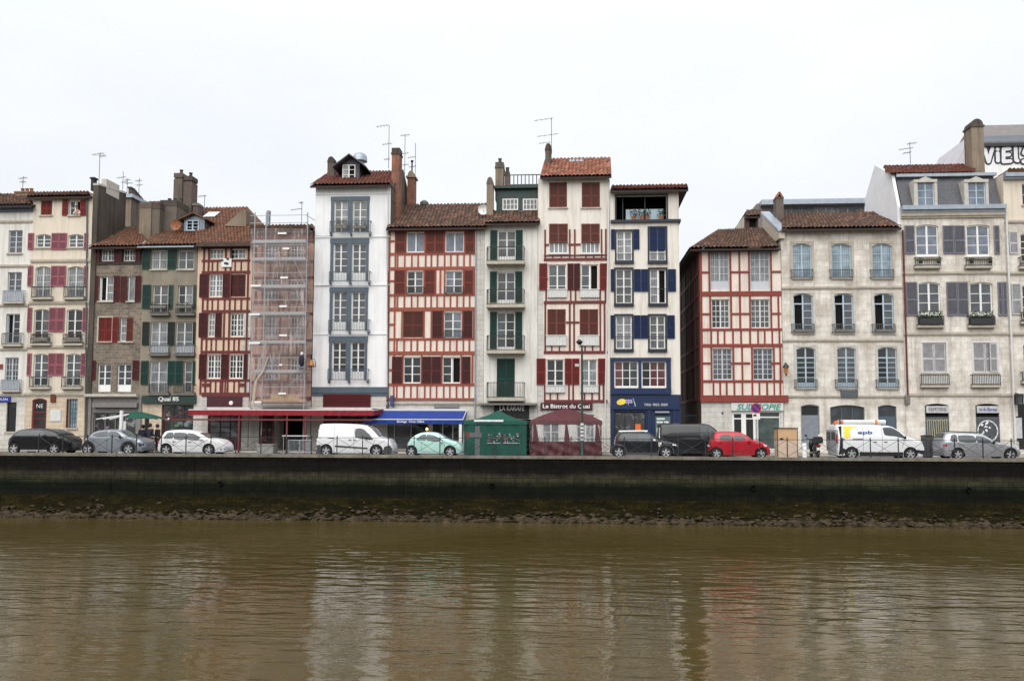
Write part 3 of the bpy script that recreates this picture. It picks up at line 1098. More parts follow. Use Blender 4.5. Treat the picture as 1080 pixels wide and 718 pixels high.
    def screen(s, x0, x1, mat='screen_glass', name='windscreen', inset=.12, off=.012, y0=None):
        """glass across the car following its outline between two picture columns (front or rear slope)"""
        a, c = s.pt(x0, 0)[0], s.pt(x1, 0)[0]
        pts = [(x, z) for x, z in s.top if a <= x <= c and z > s.zb * .72]
        if len(pts) < 2: return
        b = MB(); rows = []
        for i, (x, z) in enumerate(pts):
            p, q = pts[max(0, i - 1)], pts[min(len(pts) - 1, i + 1)]
            d = Vector((q[0] - p[0], q[1] - p[1])).normalized(); nx, nz = -d.y, d.x
            w = s.wid(x, z) - inset * .35
            row = []
            for k in range(7):
                t = -1 + 2 * k / 6
                b.v.append((x + nx * off, w * t, z + nz * off + .035 * (1 - t * t))); row.append(len(b.v) - 1)
            rows.append(row)
        for i in range(len(rows) - 1):
            for k in range(6):
                b.f.append((rows[i][k], rows[i + 1][k], rows[i + 1][k + 1], rows[i][k + 1])); b.m.append(0)
        b.build(name, mat, s.r, smooth=True)

    def mirror(s, x, y, mat=None):
        a, z = s.pt(x, y)
        for sd in (-1, 1):
            b = MB(); w = s.wid(a, z)
            b.blob((a, sd * (w + .12), z + .03), .1, 0, 3, 0, (.75, 1., .75), 2)
            b.tube((a, sd * (w - .02), z - .03), (a, sd * (w + .1), z), .025, 6)
            b.build('door_mirror', mat or s.paint, s.r, smooth=True)

    def handle(s, x, y, mat=None):
        a, z = s.pt(x, y)
        for sd in (-1, 1):
            b = MB(); w = s.wid(a, z); b.box(a - .09, a + .09, sd * (w - .005), sd * (w + .03), z - .014, z + .014)
            b.build('door_handle', mat or s.paint, s.o)

    def plate(s, end=-1, z=.55):
        xs = [x for x, zz in s.top if abs(zz - z) < .15]
        x = (min(xs) if end < 0 else max(xs)) + end * .02
        b = MB(); b.box(x - .01, x + .01, -.26, .26, z - .055, z + .055); b.build('number_plate', 'plate_white', s.r)

    def lowtrim(s, y, mat='plastic_grey', name='lower_cladding', h0=None):
        """plastic strip along the sill between the wheels"""
        a, c = sorted(s.wheels)
        ra = s.wr * 1.22
        z1 = s.pt(0, y)[1]
        for sd in (-1, 1):
            b = MB()
            x0, x1 = a + ra, c - ra
            n = 10
            for i in range(n):
                p, q = x0 + (x1 - x0) * i / n, x0 + (x1 - x0) * (i + 1) / n
                b.face([(p, sd * (s.wid(p, .25) + .012), .19), (q, sd * (s.wid(q, .25) + .012), .19), (q, sd * (s.wid(q, z1) + .012), z1), (p, sd * (s.wid(p, z1) + .012), z1)])
            b.build(name, mat, s.r)

    def arches(s, mat='plastic_grey', w=.07):
        for cx in s.wheels:
            for sd in (-1, 1):
                b = MB(); r = s.wr; ra = r * 1.16
                for i in range(14):
                    t0, t1 = -.25 + (PI + .5) * i / 14, -.25 + (PI + .5) * (i + 1) / 14
                    q = []
                    for rr, t in ((ra - .01, t0), (ra - .01, t1), (ra + w, t1), (ra + w, t0)):
                        x, z = cx + rr * math.cos(t), r + rr * math.sin(t)
                        q.append((x, sd * (s.wid(x, max(z, .2)) + .012), z))
                    b.face(q)
                b.build('wheel_arch', mat, s.r)
# ------------------------------------------------------------------ the houses, from one end of the quay to the other
def dormer(h, u0, u1, vp, vb, dy, wu, wall='slate', roofm='slate', depth=2.6, over=.25, fr='white_paint', pane='pane_dark', parent=None, opened=None):
    """gabled dormer: peak at vp, base at vb, window columns wu (u0,u1,v0,v1)"""
    x0, x1 = h.X(u0, vb, dy), h.X(u1, vb, dy)
    zb, zp = h.Z((u0 + u1) / 2, vb, dy), h.Z((u0 + u1) / 2, vp, dy)
    xc = (x0 + x1) / 2
    a, c = h.X(wu[0], wu[2], dy), h.X(wu[1], wu[2], dy)
    z0, z1 = h.Z(wu[0], wu[3], dy), h.Z(wu[0], wu[2], dy)
    ze = z1 + .1
    b = MB()
    y = dy
    # cheeks and front round the window
    b.face([(x0, y, zb), (a, y, zb), (a, y, ze), (x0, y, ze)]); b.face([(c, y, zb), (x1, y, zb), (x1, y, ze), (c, y, ze)])
    b.face([(a, y, zb), (c, y, zb), (c, y, z0), (a, y, z0)])
    b.face([(x0, y, ze), (a, y, ze), (a, y, z1), (c, y, z1), (c, y, ze), (x1, y, ze), (xc, y, zp - .08)])
    for x in (x0, x1): b.face([(x, y, zb - .3), (x, y + depth, zb - .3), (x, y + depth, ze), (x, y, ze)])
    o = b.build('dormer', wall, parent or h.r)
    q = MB()
    for xa in (x0 - over, x1 + over):
        k = (zp - ze) / max(.1, (x1 - x0) / 2)
        zz = ze - over * k
        A, B, C, D = (xa, y - over, zz), (xa, y + depth, zz), (xc, y + depth, zp), (xc, y - over, zp)
        U = Vector((0, 0, .08))
        t = [Vector(w) for w in (A, B, C, D)]
        q.face(t); q.face([w + U for w in t])
        for i in range(4): q.face([t[i], t[(i + 1) % 4], t[(i + 1) % 4] + U, t[i] + U])
    q.build('dormer_roof', roofm, o)
    f = MB(); m = (a + c) / 2
    for xa in (a, c - .07): f.box(xa, xa + .07, y - .04, y + .05, z0, z1)
    f.box(a + .07, c - .07, y - .038, y + .05, z1 - .07, z1); f.box(a + .07, c - .07, y - .038, y + .05, z0, z0 + .08)
    f.box(m - .045, m + .045, y - .03, y + .05, z0 + .08, z1 - .07)
    for xa, xb in ((a + .07, m - .045), (m + .045, c - .07)):
        for i in (1, 2): f.box(xa, xb, y - .02, y + .03, z0 + (z1 - z0) * i / 3 - .02, z0 + (z1 - z0) * i / 3 + .02)
    w = f.build('window', fr, o)
    g = MB(); g.box(a + .02, m, y + .02, y + .03, z0 + .02, z1 - .02, 0); g.box(m, c - .02, y + .02, y + .03, z0 + .02, z1 - .02, 1 if opened else 0)
    g.build('pane', [pane, 'interior_dark'], w)
    return o


# --- A: pale stone house at the far end
A = House('townhouse', 'pale ashlar house with grey balcony panels and a small blue street sign', -70, 30, 218, ['wall_offwhite', 'ashlar_pale'])
A.zoneuv(None, None, 416, 480, 1)
for k in (0, -38):
    A.win(9 + k, 23.5 + k, 243, 267, 'pane_mid', r=4, fr='greywhite_paint')
    A.win(8 + k, 22.5 + k, 287, 316, 'pane_mid', r=4, fr='greywhite_paint'); A.rail(3 + k, 24 + k, 306, 318, 'zinc', panel='greywhite_paint', slab='stone_trim')
    A.win(6 + k, 20.5 + k, 331, 362, 'pane_dark', r=4, fr='greywhite_paint', open='L'); A.rail(2 + k, 22 + k, 351, 363, 'iron_grey', slab='stone_trim')
    A.win(5 + k, 19 + k, 377, 410, 'pane_mid', r=5, fr='greywhite_paint', mv=1); A.rail(1 + k, 20 + k, 400, 411, 'zinc', panel='greywhite_paint', slab='stone_trim')
A.win(6.6, 17, 424, 455, 'pane_dark', c=1, r=2, fr='black')
A.win(-36, -20, 424, 474, 'pane_dark', c=2, r=3, fr='black', sill=None)
for v in (233, 279.5, 321, 367, 415): A.band(v, v + 2, 'stone_trim', .09)
A.band(218, 222, 'slateblue_paint', .35, name='eave_gutter')
rf = A.roof(-70, 33, 217, -66, 31, 206, 'tile_brown', rd=3.5, over=.5)
A.chimney(31.5, 37, 208, 212, 3, 'brick_dark', .8, parent=rf)
A.chimney(16, 30, 202, 209, 2.6, 'render_beige', 1.2, cap='terracotta', pots=3, parent=rf)
A.chimney(-12, -2, 203, 211, 2.6, 'brick_dark', 1.0, parent=rf)
A.antenna(24.5, 186, 206, 3, ((.1, 9, 0), (.3, 6, 0)), parent=rf)
sg = A.box(-6, 11, 418, 424, -.07, -.005, 'sign_blue', 'street_sign'); htext(A, 'QUAI', -3, 8, 419.6, 422.6, -.085, 'plate_white', sg)
A.box(-1, 2.6, 384, 389, -.06, -.005, 'timber_red', 'plaque')
A.finish()

# --- B: cream house with pink shutters
B = House('townhouse', 'cream house with faded pink shutters and a red arched door', 30, 94, 207, ['wall_cream', 'ashlar_warm'], depth=3.6)
B.zoneuv(None, None, 416, 480, 1)
for a, c in ((34.5, 36), (52, 57)): pass
B.closed(43, 55, 211.5, 227, 'sh_red')
B.win(73, 84.5, 211.5, 227, 'pane_dark', open='R', r=2)
B.shutter(66, 72.5, 211, 227.5, 'sh_red'); B.shutter(85, 91.5, 211, 227.5, 'sh_red')
B.win(38, 53.5, 247, 261, 'pane_mid', r=3, arch=.10); B.win(72, 88, 247, 261, 'pane_grey', r=3, arch=.10)
B.win(37, 53, 281, 313, 'pane_net', r=4, arch=.10, fr='offwhite_paint'); B.win(71, 88, 281, 313, 'pane_net', r=4, arch=.10, fr='offwhite_paint')
B.win(35.5, 51.5, 326, 360, 'pane_dark|pane_grey', r=3, arch=.08, fr='offwhite_paint'); B.win(70, 86.5, 326, 360, 'pane_dark', r=3, arch=.08)
B.win(35, 50.5, 373, 407, 'pane_mid', r=4, arch=.08); B.win(69, 85, 373, 407, 'pane_mid', r=4, arch=.08)
for v0, v1, sh in ((246, 263.5, (29.8, 36, 54.5, 71, 89, 93.3)), (280.5, 302, (29.5, 35, 54, 70, 88.7, 93)), (324.5, 350, (29, 34, 52, 68.5, 87.3, 92.8)), (372.5, 396, (28.8, 33.5, 51.2, 67.5, 85.6, 92))):
    B.shutter(sh[0], sh[1], v0, v1, 'sh_pink'); B.shutter(sh[2], sh[3], v0, v1, 'sh_pink', 2); B.shutter(sh[4], sh[5], v0, v1, 'sh_pink')
for k in (0, 34):
    B.rail(33.5 + k, 54 + k, 302, 313.5, 'iron', slab='stone_trim'); B.rail(32.5 + k, 52.5 + k, 352, 362, 'iron', slab='stone_trim'); B.rail(31 + k, 51.5 + k, 397, 408, 'iron', slab='stone_trim')
    B.flowers(34 + k, 51 + k, 352, 359, bloom='flower_red', seed=int(k))
for v in (273.5, 317.5, 364, 414): B.band(v, v + 2.4, 'stone_trim', .1)
B.win(33, 48.5, 420, 474, 'pane_dark', c=1, r=3, fr='door_red', arch=.12, sill=None, pan=.30, fw=.12, trans=.22)
B.win(72.5, 81.5, 420.5, 451, 'pane_blue', c=1, r=6, fr='slateblue_paint', mv=2)
B.shutter(70.4, 72.4, 420.5, 451, 'sh_wine')
B.box(53, 58.3, 415.8, 424, -.10, -.005, 'sh_brick', 'hanging_sign')
B.box(53, 64, 432, 444, -.05, -.005, 'offwhite_paint', 'plaque')
bt = B.win(35, 46, 423, 431, 'pane_grey', c=1, r=1, fr='wine_shop', sill=None, dy=.02) if False else None
htext(B, 'NE', 38.5, 45.5, 426, 430, .08, 'offwhite_paint')
B.pipe(92.8, 210, 90.6, 462, 'iron_grey', .055)
rf = B.roof(28, 95, 207, 31, 94, 203.5, 'tile_brown', rd=1.8, over=.35, sides=False)
B.finish(side='render_dark')
q = MB(); z0, z1, z2 = B.Z(94, 203, 0), B.Z(94, 196, 0), B.Z(118, 205, 3.6)
q.prism_x([(-.1, 0), (-.1, z1), (3.6, z2), (3.6, 0)], B.x1 + .003, B.x1 + .36)
fw = q.build('firewall', 'render_dark', B.r)
q = MB(); q.prism_x([(-.12, z1), (-.12, z1 + .14), (3.6, z2 + .14), (3.6, z2)], B.x1 - .02, B.x1 + .40)
q.box(B.x1, B.x1 + .38, .9, 2.6, z1 - .3, z1 + .75)
q.build('coping', 'stone_pale', fw)
B.chimney(96, 99.5, 188, 192, .2, 'black', .35, cap='black', parent=fw)
B.antenna(105.5, 161, 192, 1.5, ((.05, 13, -2), (.12, 7, 3)), parent=fw)

# --- C: brown rubble house with red shutters
C = House('townhouse', 'brown rubble stone house with dark red shutters over a grey shopfront', 94.2, 149, 259, ['rubble_brown', 'dark_wood', 'shop_grey'])
C.zoneuv(None, None, 258, 277, 1); C.zoneuv(None, None, 416, 480, 2)
C.win(106.7, 120, 263, 275.5, 'pane_grey', r=2, mv=1, sill=None); C.win(130, 142.5, 263, 275.5, 'pane_dark|pane_grey', r=2, mv=1, sill=None)
for a, c in ((99, 105.8), (121, 129.2), (143.3, 148.5)): C.shutter(a, c, 262.5, 276, 'sh_wine')
C.win(104.5, 119.5, 291.5, 317.5, 'pane_dark|pane_net', r=3, fr='white_paint', open='L'); C.win(134.8, 142, 291.5, 317.5, 'pane_net', c=1, r=1)
for a, c in ((97, 104), (120, 126.5), (142.7, 149)): C.shutter(a, c, 291, 318, 'sh_wine')
C.shutter(127.3, 134.3, 291.5, 318, 'sh_oxide_dark')
C.closed(104, 118, 335, 360, 'sh_red', 'stone_trim'); C.shutter(118.8, 125.5, 334.5, 360.5, 'sh_red')
C.win(126.5, 140.5, 335, 360, 'pane_net', r=3); C.shutter(133, 140.5, 335.3, 360.3, 'sh_brick', dy=.06)
C.win(103, 117, 384, 413, 'pane_mid', r=3, pan=.22, sill=None); C.win(123.6, 138.6, 384, 413, 'pane_mid', r=3, pan=.22, sill=None)
C.shutter(94.5, 101.3, 380, 400.5, 'sh_wine'); C.shutter(140, 147, 380, 400.5, 'sh_wine')
C.H(261, px=4); C.H(277.5, px=3.5)
C.tmat = 'dark_wood'
C.band(415.6, 418, 'stone_pale', .35, name='cornice')
C.box(97, 144, 424.5, 429.5, -.3, -.02, 'shop_grey', 'awning_box')
C.win(98, 143, 435, 474, 'pane_shop', c=4, r=1, fr='shop_grey', sill=None)
for u in (92.5, 145.5): C.box(u, u + 2.8, 419, 476, -.12, -.004, 'shop_grey', 'pilaster')
rf = C.roof(93.5, 150, 260, 127, 152, 240.5, 'tile_rust', rd=4.2, over=.55)
C.finish(side='render_grey')
C.chimney(147.5, 160, 213, 252, 2.2, 'render_beige', 2.6, cap='render_grey', capw=.02, pots=3, parent=rf)
C.chimney(160.5, 169, 214, 252, 2.0, 'render_grey', 2.4, cap='render_dark', capw=.02, pots=2, parent=rf)
# the block behind it, a tall gable end seen over the tiles
Rb = House('rear_building', 'grey windowless building rising behind the brown rubble house', 116, 134, 209, ['render_beige'], Y=YF + 8.9, depth=8, group='buildings behind the quay houses')
Rb.finish(side='render_grey')
q = MB(); q.box(Rb.x0 - .15, Rb.x1 + .2, -.2, 8.2, Rb.z1 + .003, Rb.z1 + .28); q.build('roof', 'zinc', Rb.r)
for i in range(6): Rb.chimney(135.5 + i * 1.7, 138 + i * 1.7, 197.5 + i * 2, 203 + i * 2, 2 + i * .7, 'brick_dark', .6, cap='render_dark')
Rb.antenna(130, 181, 206, 1, ((.25, 11, -2), (.45, 8, 2)))
Rb.antenna(134.5, 188, 206, 1.5, ((.1, 7, 0), (.3, 9, 2)))
Rb.antenna(147, 188, 206, 2, ((.15, 8, -1), (.4, 8, 0)))

# --- D: grey-brown house with green shutters
D = House('townhouse', 'grey rendered house with green shutters and curtained tall windows', 149, 206.5, 259, ['wall_greybrown', 'ashlar_warm'])
D.zoneuv(None, None, 424, 480, 1)
for (v0, v1, wins, shs, r) in (
    (264, 284, ((159.8, 176.3), (187.5, 204.5)), ((150.5, 159), (177, 186.7)), 2),
    (301, 330, ((161, 177), (187.5, 203)), ((150.5, 159.5), (178, 183), (204, 207)), 3),
    (339.5, 371, ((158.8, 176.3), (185.3, 203)), (), 3),
    (381, 414, ((157.8, 176.3), (194, 202.5)), ((148.8, 157), (177, 185), (185.5, 193.5), (203.2, 206.4)), 3)):
    for i, (a, c) in enumerate(wins):
        D.win(a, c, v0, v1, ('pane_net', 'pane_grey')[i] if v0 != 301 else ('pane_grey', 'pane_dark|pane_net')[i], c=2 if c - a > 10 else 1, r=r, fr='offwhite_paint')
    for a, c in shs: D.shutter(a, c, v0 - .5, min(v1, v0 + 24.5), 'sh_green_grey' if v0 == 301 and a > 177 else 'sh_green')
for a, c in ((150.3, 157.8), (177, 184.6), (203.6, 206.6)): D.shutter(a, c, 339.5, 364, 'sh_green_dark')
for a, c in ((159, 177.5), (185.5, 204.5)):
    D.rail(a, c, 321, 330.5, 'iron', slab='stone_dark'); D.rail(a - 1, c, 363.5, 373, 'iron_grey', panel='greywhite_paint', slab='stone_dark'); D.rail(a - 2, c, 405, 414.5, 'iron', slab='stone_dark')
    D.flowers(a, c - 2, 319, 325, seed=int(a))
D.box(149.5, 206, 417, 425, -.22, -.004, 'green_shop', 'shop_fascia')
htext(D, 'Quai 85', 167, 188.5, 418.3, 423.6, -.24, 'white_cloth', bold=.02)
D.win(170, 204, 426.5, 474, 'pane_shop', c=3, r=2, fr='green_shop', sill=None)
D.win(152, 157, 436, 474, 'pane_dark', c=1, r=2, fr='green_shop', sill=None)
rf = D.roof(149.5, 208, 258.5, 173, 209, 240, 'tile_rust', rd=4., over=.5)
q = MB(); e = .52
q.prism_x([(-e - .05, D.Z(178, 261, -.5)), (-e - .05, D.Z(178, 260, -.5)), (.55, D.Z(178, 253.5, .5)), (.55, D.Z(178, 256, .5))], D.X(149, 258), D.X(208, 258))
q.build('zinc_gutter', 'zinc', rf)
D.finish(side='render_grey')
D.chimney(169, 186.5, 211, 250, 2.6, 'render_grey', 2.0, cap='render_dark', capw=.02, pots=3, parent=rf, pot='render_dark')
D.chimney(183.5, 192.6, 182.5, 232, 4.4, 'render_grey', 1.0, cap='brick_dark', parent=rf, capw=-.06, pots=1, pot='render_dark')
D.chimney(193.6, 202.5, 185.5, 232, 4.5, 'brick_dark', 1.0, cap='render_dark', parent=rf, capw=-.05, pots=1, pot='render_dark')
D.chimney(203.5, 209, 214, 228, 4.6, 'brick_dark', .8, parent=rf)
dormer(D, 194, 215.5, 226, 244, 2.2, (197, 210, 232.5, 243.5), 'lead', 'tile_brown', parent=rf, fr='lightblue_paint', opened=1, pane='interior_dark', over=.35)
q = MB(); c = (D.X(185.5, 237, 2), 2., D.Z(185.5, 237, 2)); q.lathe(c, [(0, .12), (.2, .08), (.4, -.02)], 16, 'y'); q.tube(c, (c[0] + .2, 2.2, c[2] - .7), .03)
q.build('satellite_dish', 'terracotta', rf)
D.antenna(216, 206, 222, 5, ((.05, 9, -3),), parent=rf)

# --- E: narrow oxblood half-timbered house
E = House('half_timbered_house', 'narrow half timbered house with oxblood beams, next to the scaffolding', 206.8, 264.5, 259, ['cream_panel', 'ashlar_pale', 'wall_cream_pink'])
E.zone = []
E.zoneuv(None, None, 262, 417, 2); E.zoneuv(None, None, 417, 480, 1); E.zoneuv(255.5, None, 330, 418, 1)
E.tmat = 'timber_oxblood'
E.win(220.5, 235.5, 262.5, 273, 'pane_net', r=2, mv=1, sill=None, sur=None); E.win(243, 259, 262.5, 273, 'pane_dark|pane_net', r=2, mv=1, sill=None)
E.win(220.2, 234.6, 289.5, 313, 'pane_net', r=4, mv=1, sill=None)
E.win(219.2, 226.6, 330.5, 355, 'pane_net', c=1, r=4, mv=1, sill=None); E.win(242.6, 256.8, 330.5, 355, 'pane_dark|pane_grey', r=4, mv=1, sill=None)
E.win(218.5, 232.7, 374, 399, 'pane_dark|pane_grey', r=4, mv=1, sill=None); E.win(241.5, 256, 374, 399, 'pane_dark', r=4, mv=1, sill=None)
E.shutter(210.5, 219.7, 289, 313.5, 'sh_wine'); E.shutter(235, 242, 289, 313.5, 'sh_wine')
E.closed(242.5, 259, 289.5, 313, 'sh_oxide_dark', sill=None)
E.shutter(209.8, 218.7, 330, 355.5, 'sh_wine'); E.shutter(227, 234.3, 330, 355.5, 'sh_wine')
E.shutter(210, 217.8, 373.5, 399.5, 'sh_wine'); E.shutter(233.2, 240.6, 373.5, 399.5, 'sh_wine'); E.shutter(257, 261.5, 373.5, 399.5, 'sh_wine')
for v, p in ((260.8, 3.5), (275, 2.2), (287.3, 3), (315, 2.2), (328.4, 3), (357, 2.2), (371.2, 3), (401, 2.4), (416, 4.5)): E.H(v, 213, 264, p)
E.V([213.5, 218.5, 236.5, 242, 260.5], 261, 416, 2.4); E.V([224, 229.5, 248, 254.5], 275, 288, 2); E.V([224, 230, 248, 254.5], 314, 329, 2)
E.V([223, 228, 247, 252], 356, 371, 2); E.V([222, 227.5, 232.5, 237.5, 247, 252], 401, 416, 2)
E.box(213, 222, 404, 407.5, -.06, -.004, 'timber_oxblood', 'bracket'); E.box(251, 259, 404, 407.5, -.06, -.004, 'timber_oxblood', 'bracket')
sg = E.box(233.5, 244, 272.5, 281.5, -.12, -.05, 'white_paint', 'plaque')
q = MB()
for a, c in ((235, 275), (238.5, 278), (241, 273.5), (240.5, 278.5)):
    x, z = E.X(a, c), E.Z(a, c); q.box(x - .09, x + .09, -.13, -.121, z - .08, z + .08)
q.build('emblem', 'graffiti_dark', sg)
f = E.box(218, 255, 417.8, 430, -.10, -.004, 'wine_shop', 'shop_fascia')
q = MB(); q.lathe((E.X(244.5, 425), -.14, E.Z(244.5, 425)), [(0, -.05), (.13, -.04), (.15, 0), (.13, .04)], 14, 'y'); q.build('wall_lamp', 'white_paint', f)
E.win(219, 254.5, 437, 474, 'pane_grey|pane_mid', c=3, r=4, fr='wine_shop', sill=None, pan=.28, fw=.12)
rf = E.roof(206.8, 265.5, 258, 203, 262, 220, 'tile_rust', rd=7., over=.5)
E.box(206.5, 265, 255.3, 259.6, -.58, -.47, 'brown_wood', 'gutter_board', rf)
x0, x1 = E.X(240, 239, 3.2), E.X(262.5, 239, 3.2)
q = MB(); q.prism([(x0, E.Z(240, 239.5, 3)), (x1, E.Z(263, 240, 3)), (x1, E.Z(263, 223, 3)), (x1 - .25, E.Z(261, 222, 3))], 2.6, 4.4)
q.build('gable_end', 'render_beige', rf)
x, y = E.X(223, 226, 5.2), 5.2
k = (E.Z(233, 220, 7) - E.Z(233, 258, -.5)) / 7.5
zz = E.Z(233, 258, -.5) + k * 5.7 + .12
q = MB(); q.face([(x - .45, y - .5, zz - k * .5 + .06), (x + .45, y - .5, zz - k * .5 + .06), (x + .45, y + .5, zz + k * .5 + .06), (x - .45, y + .5, zz + k * .5 + .06)]); q.build('skylight', 'white_paint', rf)
E.finish(side='render_beige')

# --- F: the house behind the scaffolding
Fh = House('half_timbered_house', 'rose half timbered house wrapped in scaffolding and netting', 265, 329.5, 243, ['wall_rose', 'ashlar_pale'])
Fh.zoneuv(None, None, 424, 480, 1)
Fh.tmat = 'timber_oxblood'
for v0, v1 in ((258, 273), (296, 316), (334, 356), (378, 400)):
    Fh.win(279, 293.5, v0, v1, 'pane_mid', r=3, fr='lightblue_paint', mv=1, sill=None); Fh.win(306, 320.5, v0, v1, 'pane_dark|pane_grey', r=3, fr='greywhite_paint', mv=1, sill=None)
    Fh.H(v0 - 3, px=2.8); Fh.H(v1 + 3, px=2.6)
    Fh.V([285, 294.5, 299.5, 305, 313], v1 + 3, v1 + 18, 2)
    Fh.V([270, 277, 295.5, 304.5, 322], v0 - 3, v1 + 3, 2.2)
Fh.H(248, px=9, p=.06)
Fh.H(420, px=3.5)
Fh.win(273, 288, 438, 474, 'pane_red|pane_dark', c=2, r=2, fr='timber_oxblood', sill=None)
x0, x1, z0, z1 = Fh.rect(289, 320, 430, 475); Fh.hole(x0, x1, z0, z1, 2.)
q = MB(); q.box(x0, x1, 1.98, 2.0, z0, z1); q.build('doorway', 'interior_dark', Fh.r)
for u in (288, 320.5): Fh.box(u - .8, u + .8, 431, 475, -.06, -.004, 'red_steel', 'door_post')
rf = Fh.roof(264, 330.5, 243, 264, 330.5, 238.5, 'tile_brown', rd=3.4, over=.3)
Fh.chimney(281.5, 284, 222, 240, 3, 'lead', .3, cap='lead', capw=.01, parent=rf)
Fh.chimney(305, 309, 238, 242, 2.6, 'black', .5, cap='black', parent=rf)
Fh.antenna(318.5, 212.5, 240, 3, ((.05, 4, -1), (.3, 12, -6)), parent=rf)
Fh.finish(side='render_grey')

# --- G: white house with slate blue window frames
G = House('townhouse', 'tall white house with slate blue window surrounds and a domed roof vent', 330.3, 410.3, 196, ['wall_white', 'ashlar_pale'])
G.zoneuv(None, None, 415, 480, 1)
for k, (v0, v1, vt, rb, pn) in enumerate(((212, 245, 207.5, 233, 'pane_grey'), (257, 296.5, 251.5, 286, 'pane_mid'), (308, 348.5, 303, 337, 'pane_mid'), (361, 400.5, 354.5, 389, 'pane_dark'))):
    s1 = -k * .75
    x0, x1, z0, z1 = G.rect(349.3 + s1, 389.5 + s1, vt, v1 + .1)
    G.win(352.7 + s1, 367.3 + s1, v0, v1, pn if k else 'pane_grey|pane_net', r=4, arch=.07 if k == 0 else 0, sill=None, pan=.2 if k else 0)
    G.win(372.3 + s1, 387 + s1, v0, v1, pn, r=4, arch=.07 if k == 0 else 0, sill=None, pan=.2 if k else 0)
    q = MB()
    a1, b1 = G.X(352.7 + s1, v0) - .003, G.X(367.3 + s1, v0) + .003; a2, b2 = G.X(372.3 + s1, v0) - .003, G.X(387 + s1, v0) + .003
    zt = G.Z(370, v0) + .003
    for a, c in ((x0, a1), (b1, a2), (b2, x1)): q.box(a, c, -.07, .02, z0, zt)
    q.box(x0 - .03, x1 + .03, -.075, .02, zt, z1)
    q.build('window_surround', 'slateblue_paint', G.r)
    G.rail(348 + s1, 390.5 + s1, rb, v1 + .4, 'slateblue_paint', .36)
    for u in (348.6, 369.7, 389.6): G.box(u - .7 + s1, u + .7 + s1, v1 + .6, v1 + 3.4, -.3, -.003, 'slateblue_paint', 'balcony_bracket')
G.flowers(354, 366, 232, 241, .3, bloom='flower_red', seed=3); G.flowers(373, 386, 235, 241, .3, seed=4)
for v in (204, 249.3, 300.2, 351.7): G.band(v, v + 1.1, 'render_white', .05)
G.band(408, 414.3, 'slateblue_paint', .10, name='fascia_band')
x0, x1, z0, z1 = G.rect(341, 391, 415.5, 429.5)
q = MB(); q.box(x0, x1, -.08, -.004, z0, z1)
for i in range(12):
    zz = z0 + (z1 - z0) * i / 12; q.box(x0 + .02, x1 - .02, -.1, -.081, zz, zz + .03)
q.build('roller_shutter', 'sh_wine', G.r)
G.win(341, 391, 437, 474, 'pane_shop', c=4, r=2, fr='wine_shop', sill=None)
G.pipe(409.4, 197, 408.6, 408, 'offwhite_paint', .05)
rf = G.roof(327, 411.5, 195, 346.5, 415.5, 182, 'tile_red', rd=4.4, over=.5)
G.chimney(345.5, 352.5, 166, 192, 2.6, 'render_grey', .7, cap='render_dark', style='round', parent=rf, capw=.02)
dormer(G, 360.5, 379, 165.5, 191, 1.8, (361.5, 375, 174, 190), 'slate', 'slate', parent=rf, opened=1, pane='pane_net', over=.55)
q = MB(); c = (G.X(379.5, 170, 5), 5., G.Z(378.5, 167, 5))
q.lathe(c, [(.3, -1.2), (.3, -.3), (.56, -.25), (.54, .08), (.4, .3), (.15, .42), (0, .45)], 16)
q.build('roof_vent', 'zinc', rf, smooth=True)
G.finish(side='render_grey')
q = MB(); za = G.z1; zb = G.Z(414, 180, 4)
q.prism_x([(.3, za - 1), (.3, za), (4., zb + .1), (8., za), (8., za - 1)], G.x1 - .02, G.x1 + .03); q.build('gable_end', 'render_grey', G.r)
c1 = G.chimney(413.3, 421.5, 156, 226, 1.2, 'brick_orange', .9, cap='render_dark', capw=.05)
c2 = G.chimney(429.8, 437, 181, 222, 4.6, 'brick_orange', .9, cap='render_beige', style='round', capw=.10)
q = MB(); x, z = G.X(434.5, 178, 5), G.Z(434.5, 178, 5); q.tube((x, 5, z - .3), (x, 5, z + .5), .06); q.blob((x, 5, z + .55), .12, 0, 1); q.build('cowl', 'black', c2)
G.antenna(410.5, 132, 172, 2, ((.02, 13, -7), (.5, 10, -2), (.9, 6, -2)), parent=c1)
G.antenna(427.3, 142, 182, 4, ((.02, 10, 0), (.5, 10, -1), (.8, 9, 0)), parent=c2)
G.antenna(438.3, 151, 184, 5, ((.45, 9, -4), (.75, 8, -3)), parent=c2)
q = MB()
for v in (249, 301):
    q.tube((G.X(322, v + 2, -.3), -.3, G.Z(322, v + 1)), (G.X(350, v, -.02), -.02, G.Z(350, v)), .012, 4)
q.build('cable', 'black', G.r)

# --- H: wide half-timbered house with orange red beams
H = House('half_timbered_house', 'wide half timbered house with orange red beams above a blue awning', 408.6, 510.4, 243, ['wall_pinkwhite', 'ashlar_pale', 'shop_grey'])
H.zoneuv(501.5, None, 240, 425, 1); H.zoneuv(None, None, 422, 480, 1)
H.tmat = 'timber_orange'
def Hs(a, c, v0, v1, m='sh_oxide', n=1): H.shutter(a, c, v0, v1, m, n)
H.win(429, 448, 245, 266, 'pane_sky', r=1, sill=None); H.win(469.5, 489.5, 245, 266, 'pane_sky', r=1, sill=None)
for a, c, n in ((417, 428, 1), (449, 468.5, 2), (490.5, 500.5, 1)): Hs(a, c, 244, 267, n=n)
H.win(429, 446.5, 286, 309.5, 'pane_dark|pane_grey', r=3, sill=None); H.win(469.6, 488, 286, 309.5, 'pane_sky|pane_mid', r=3, sill=None)
for a, c in ((416, 427.5), (448, 459), (489.5, 499.5)): Hs(a, c, 285, 310.5)
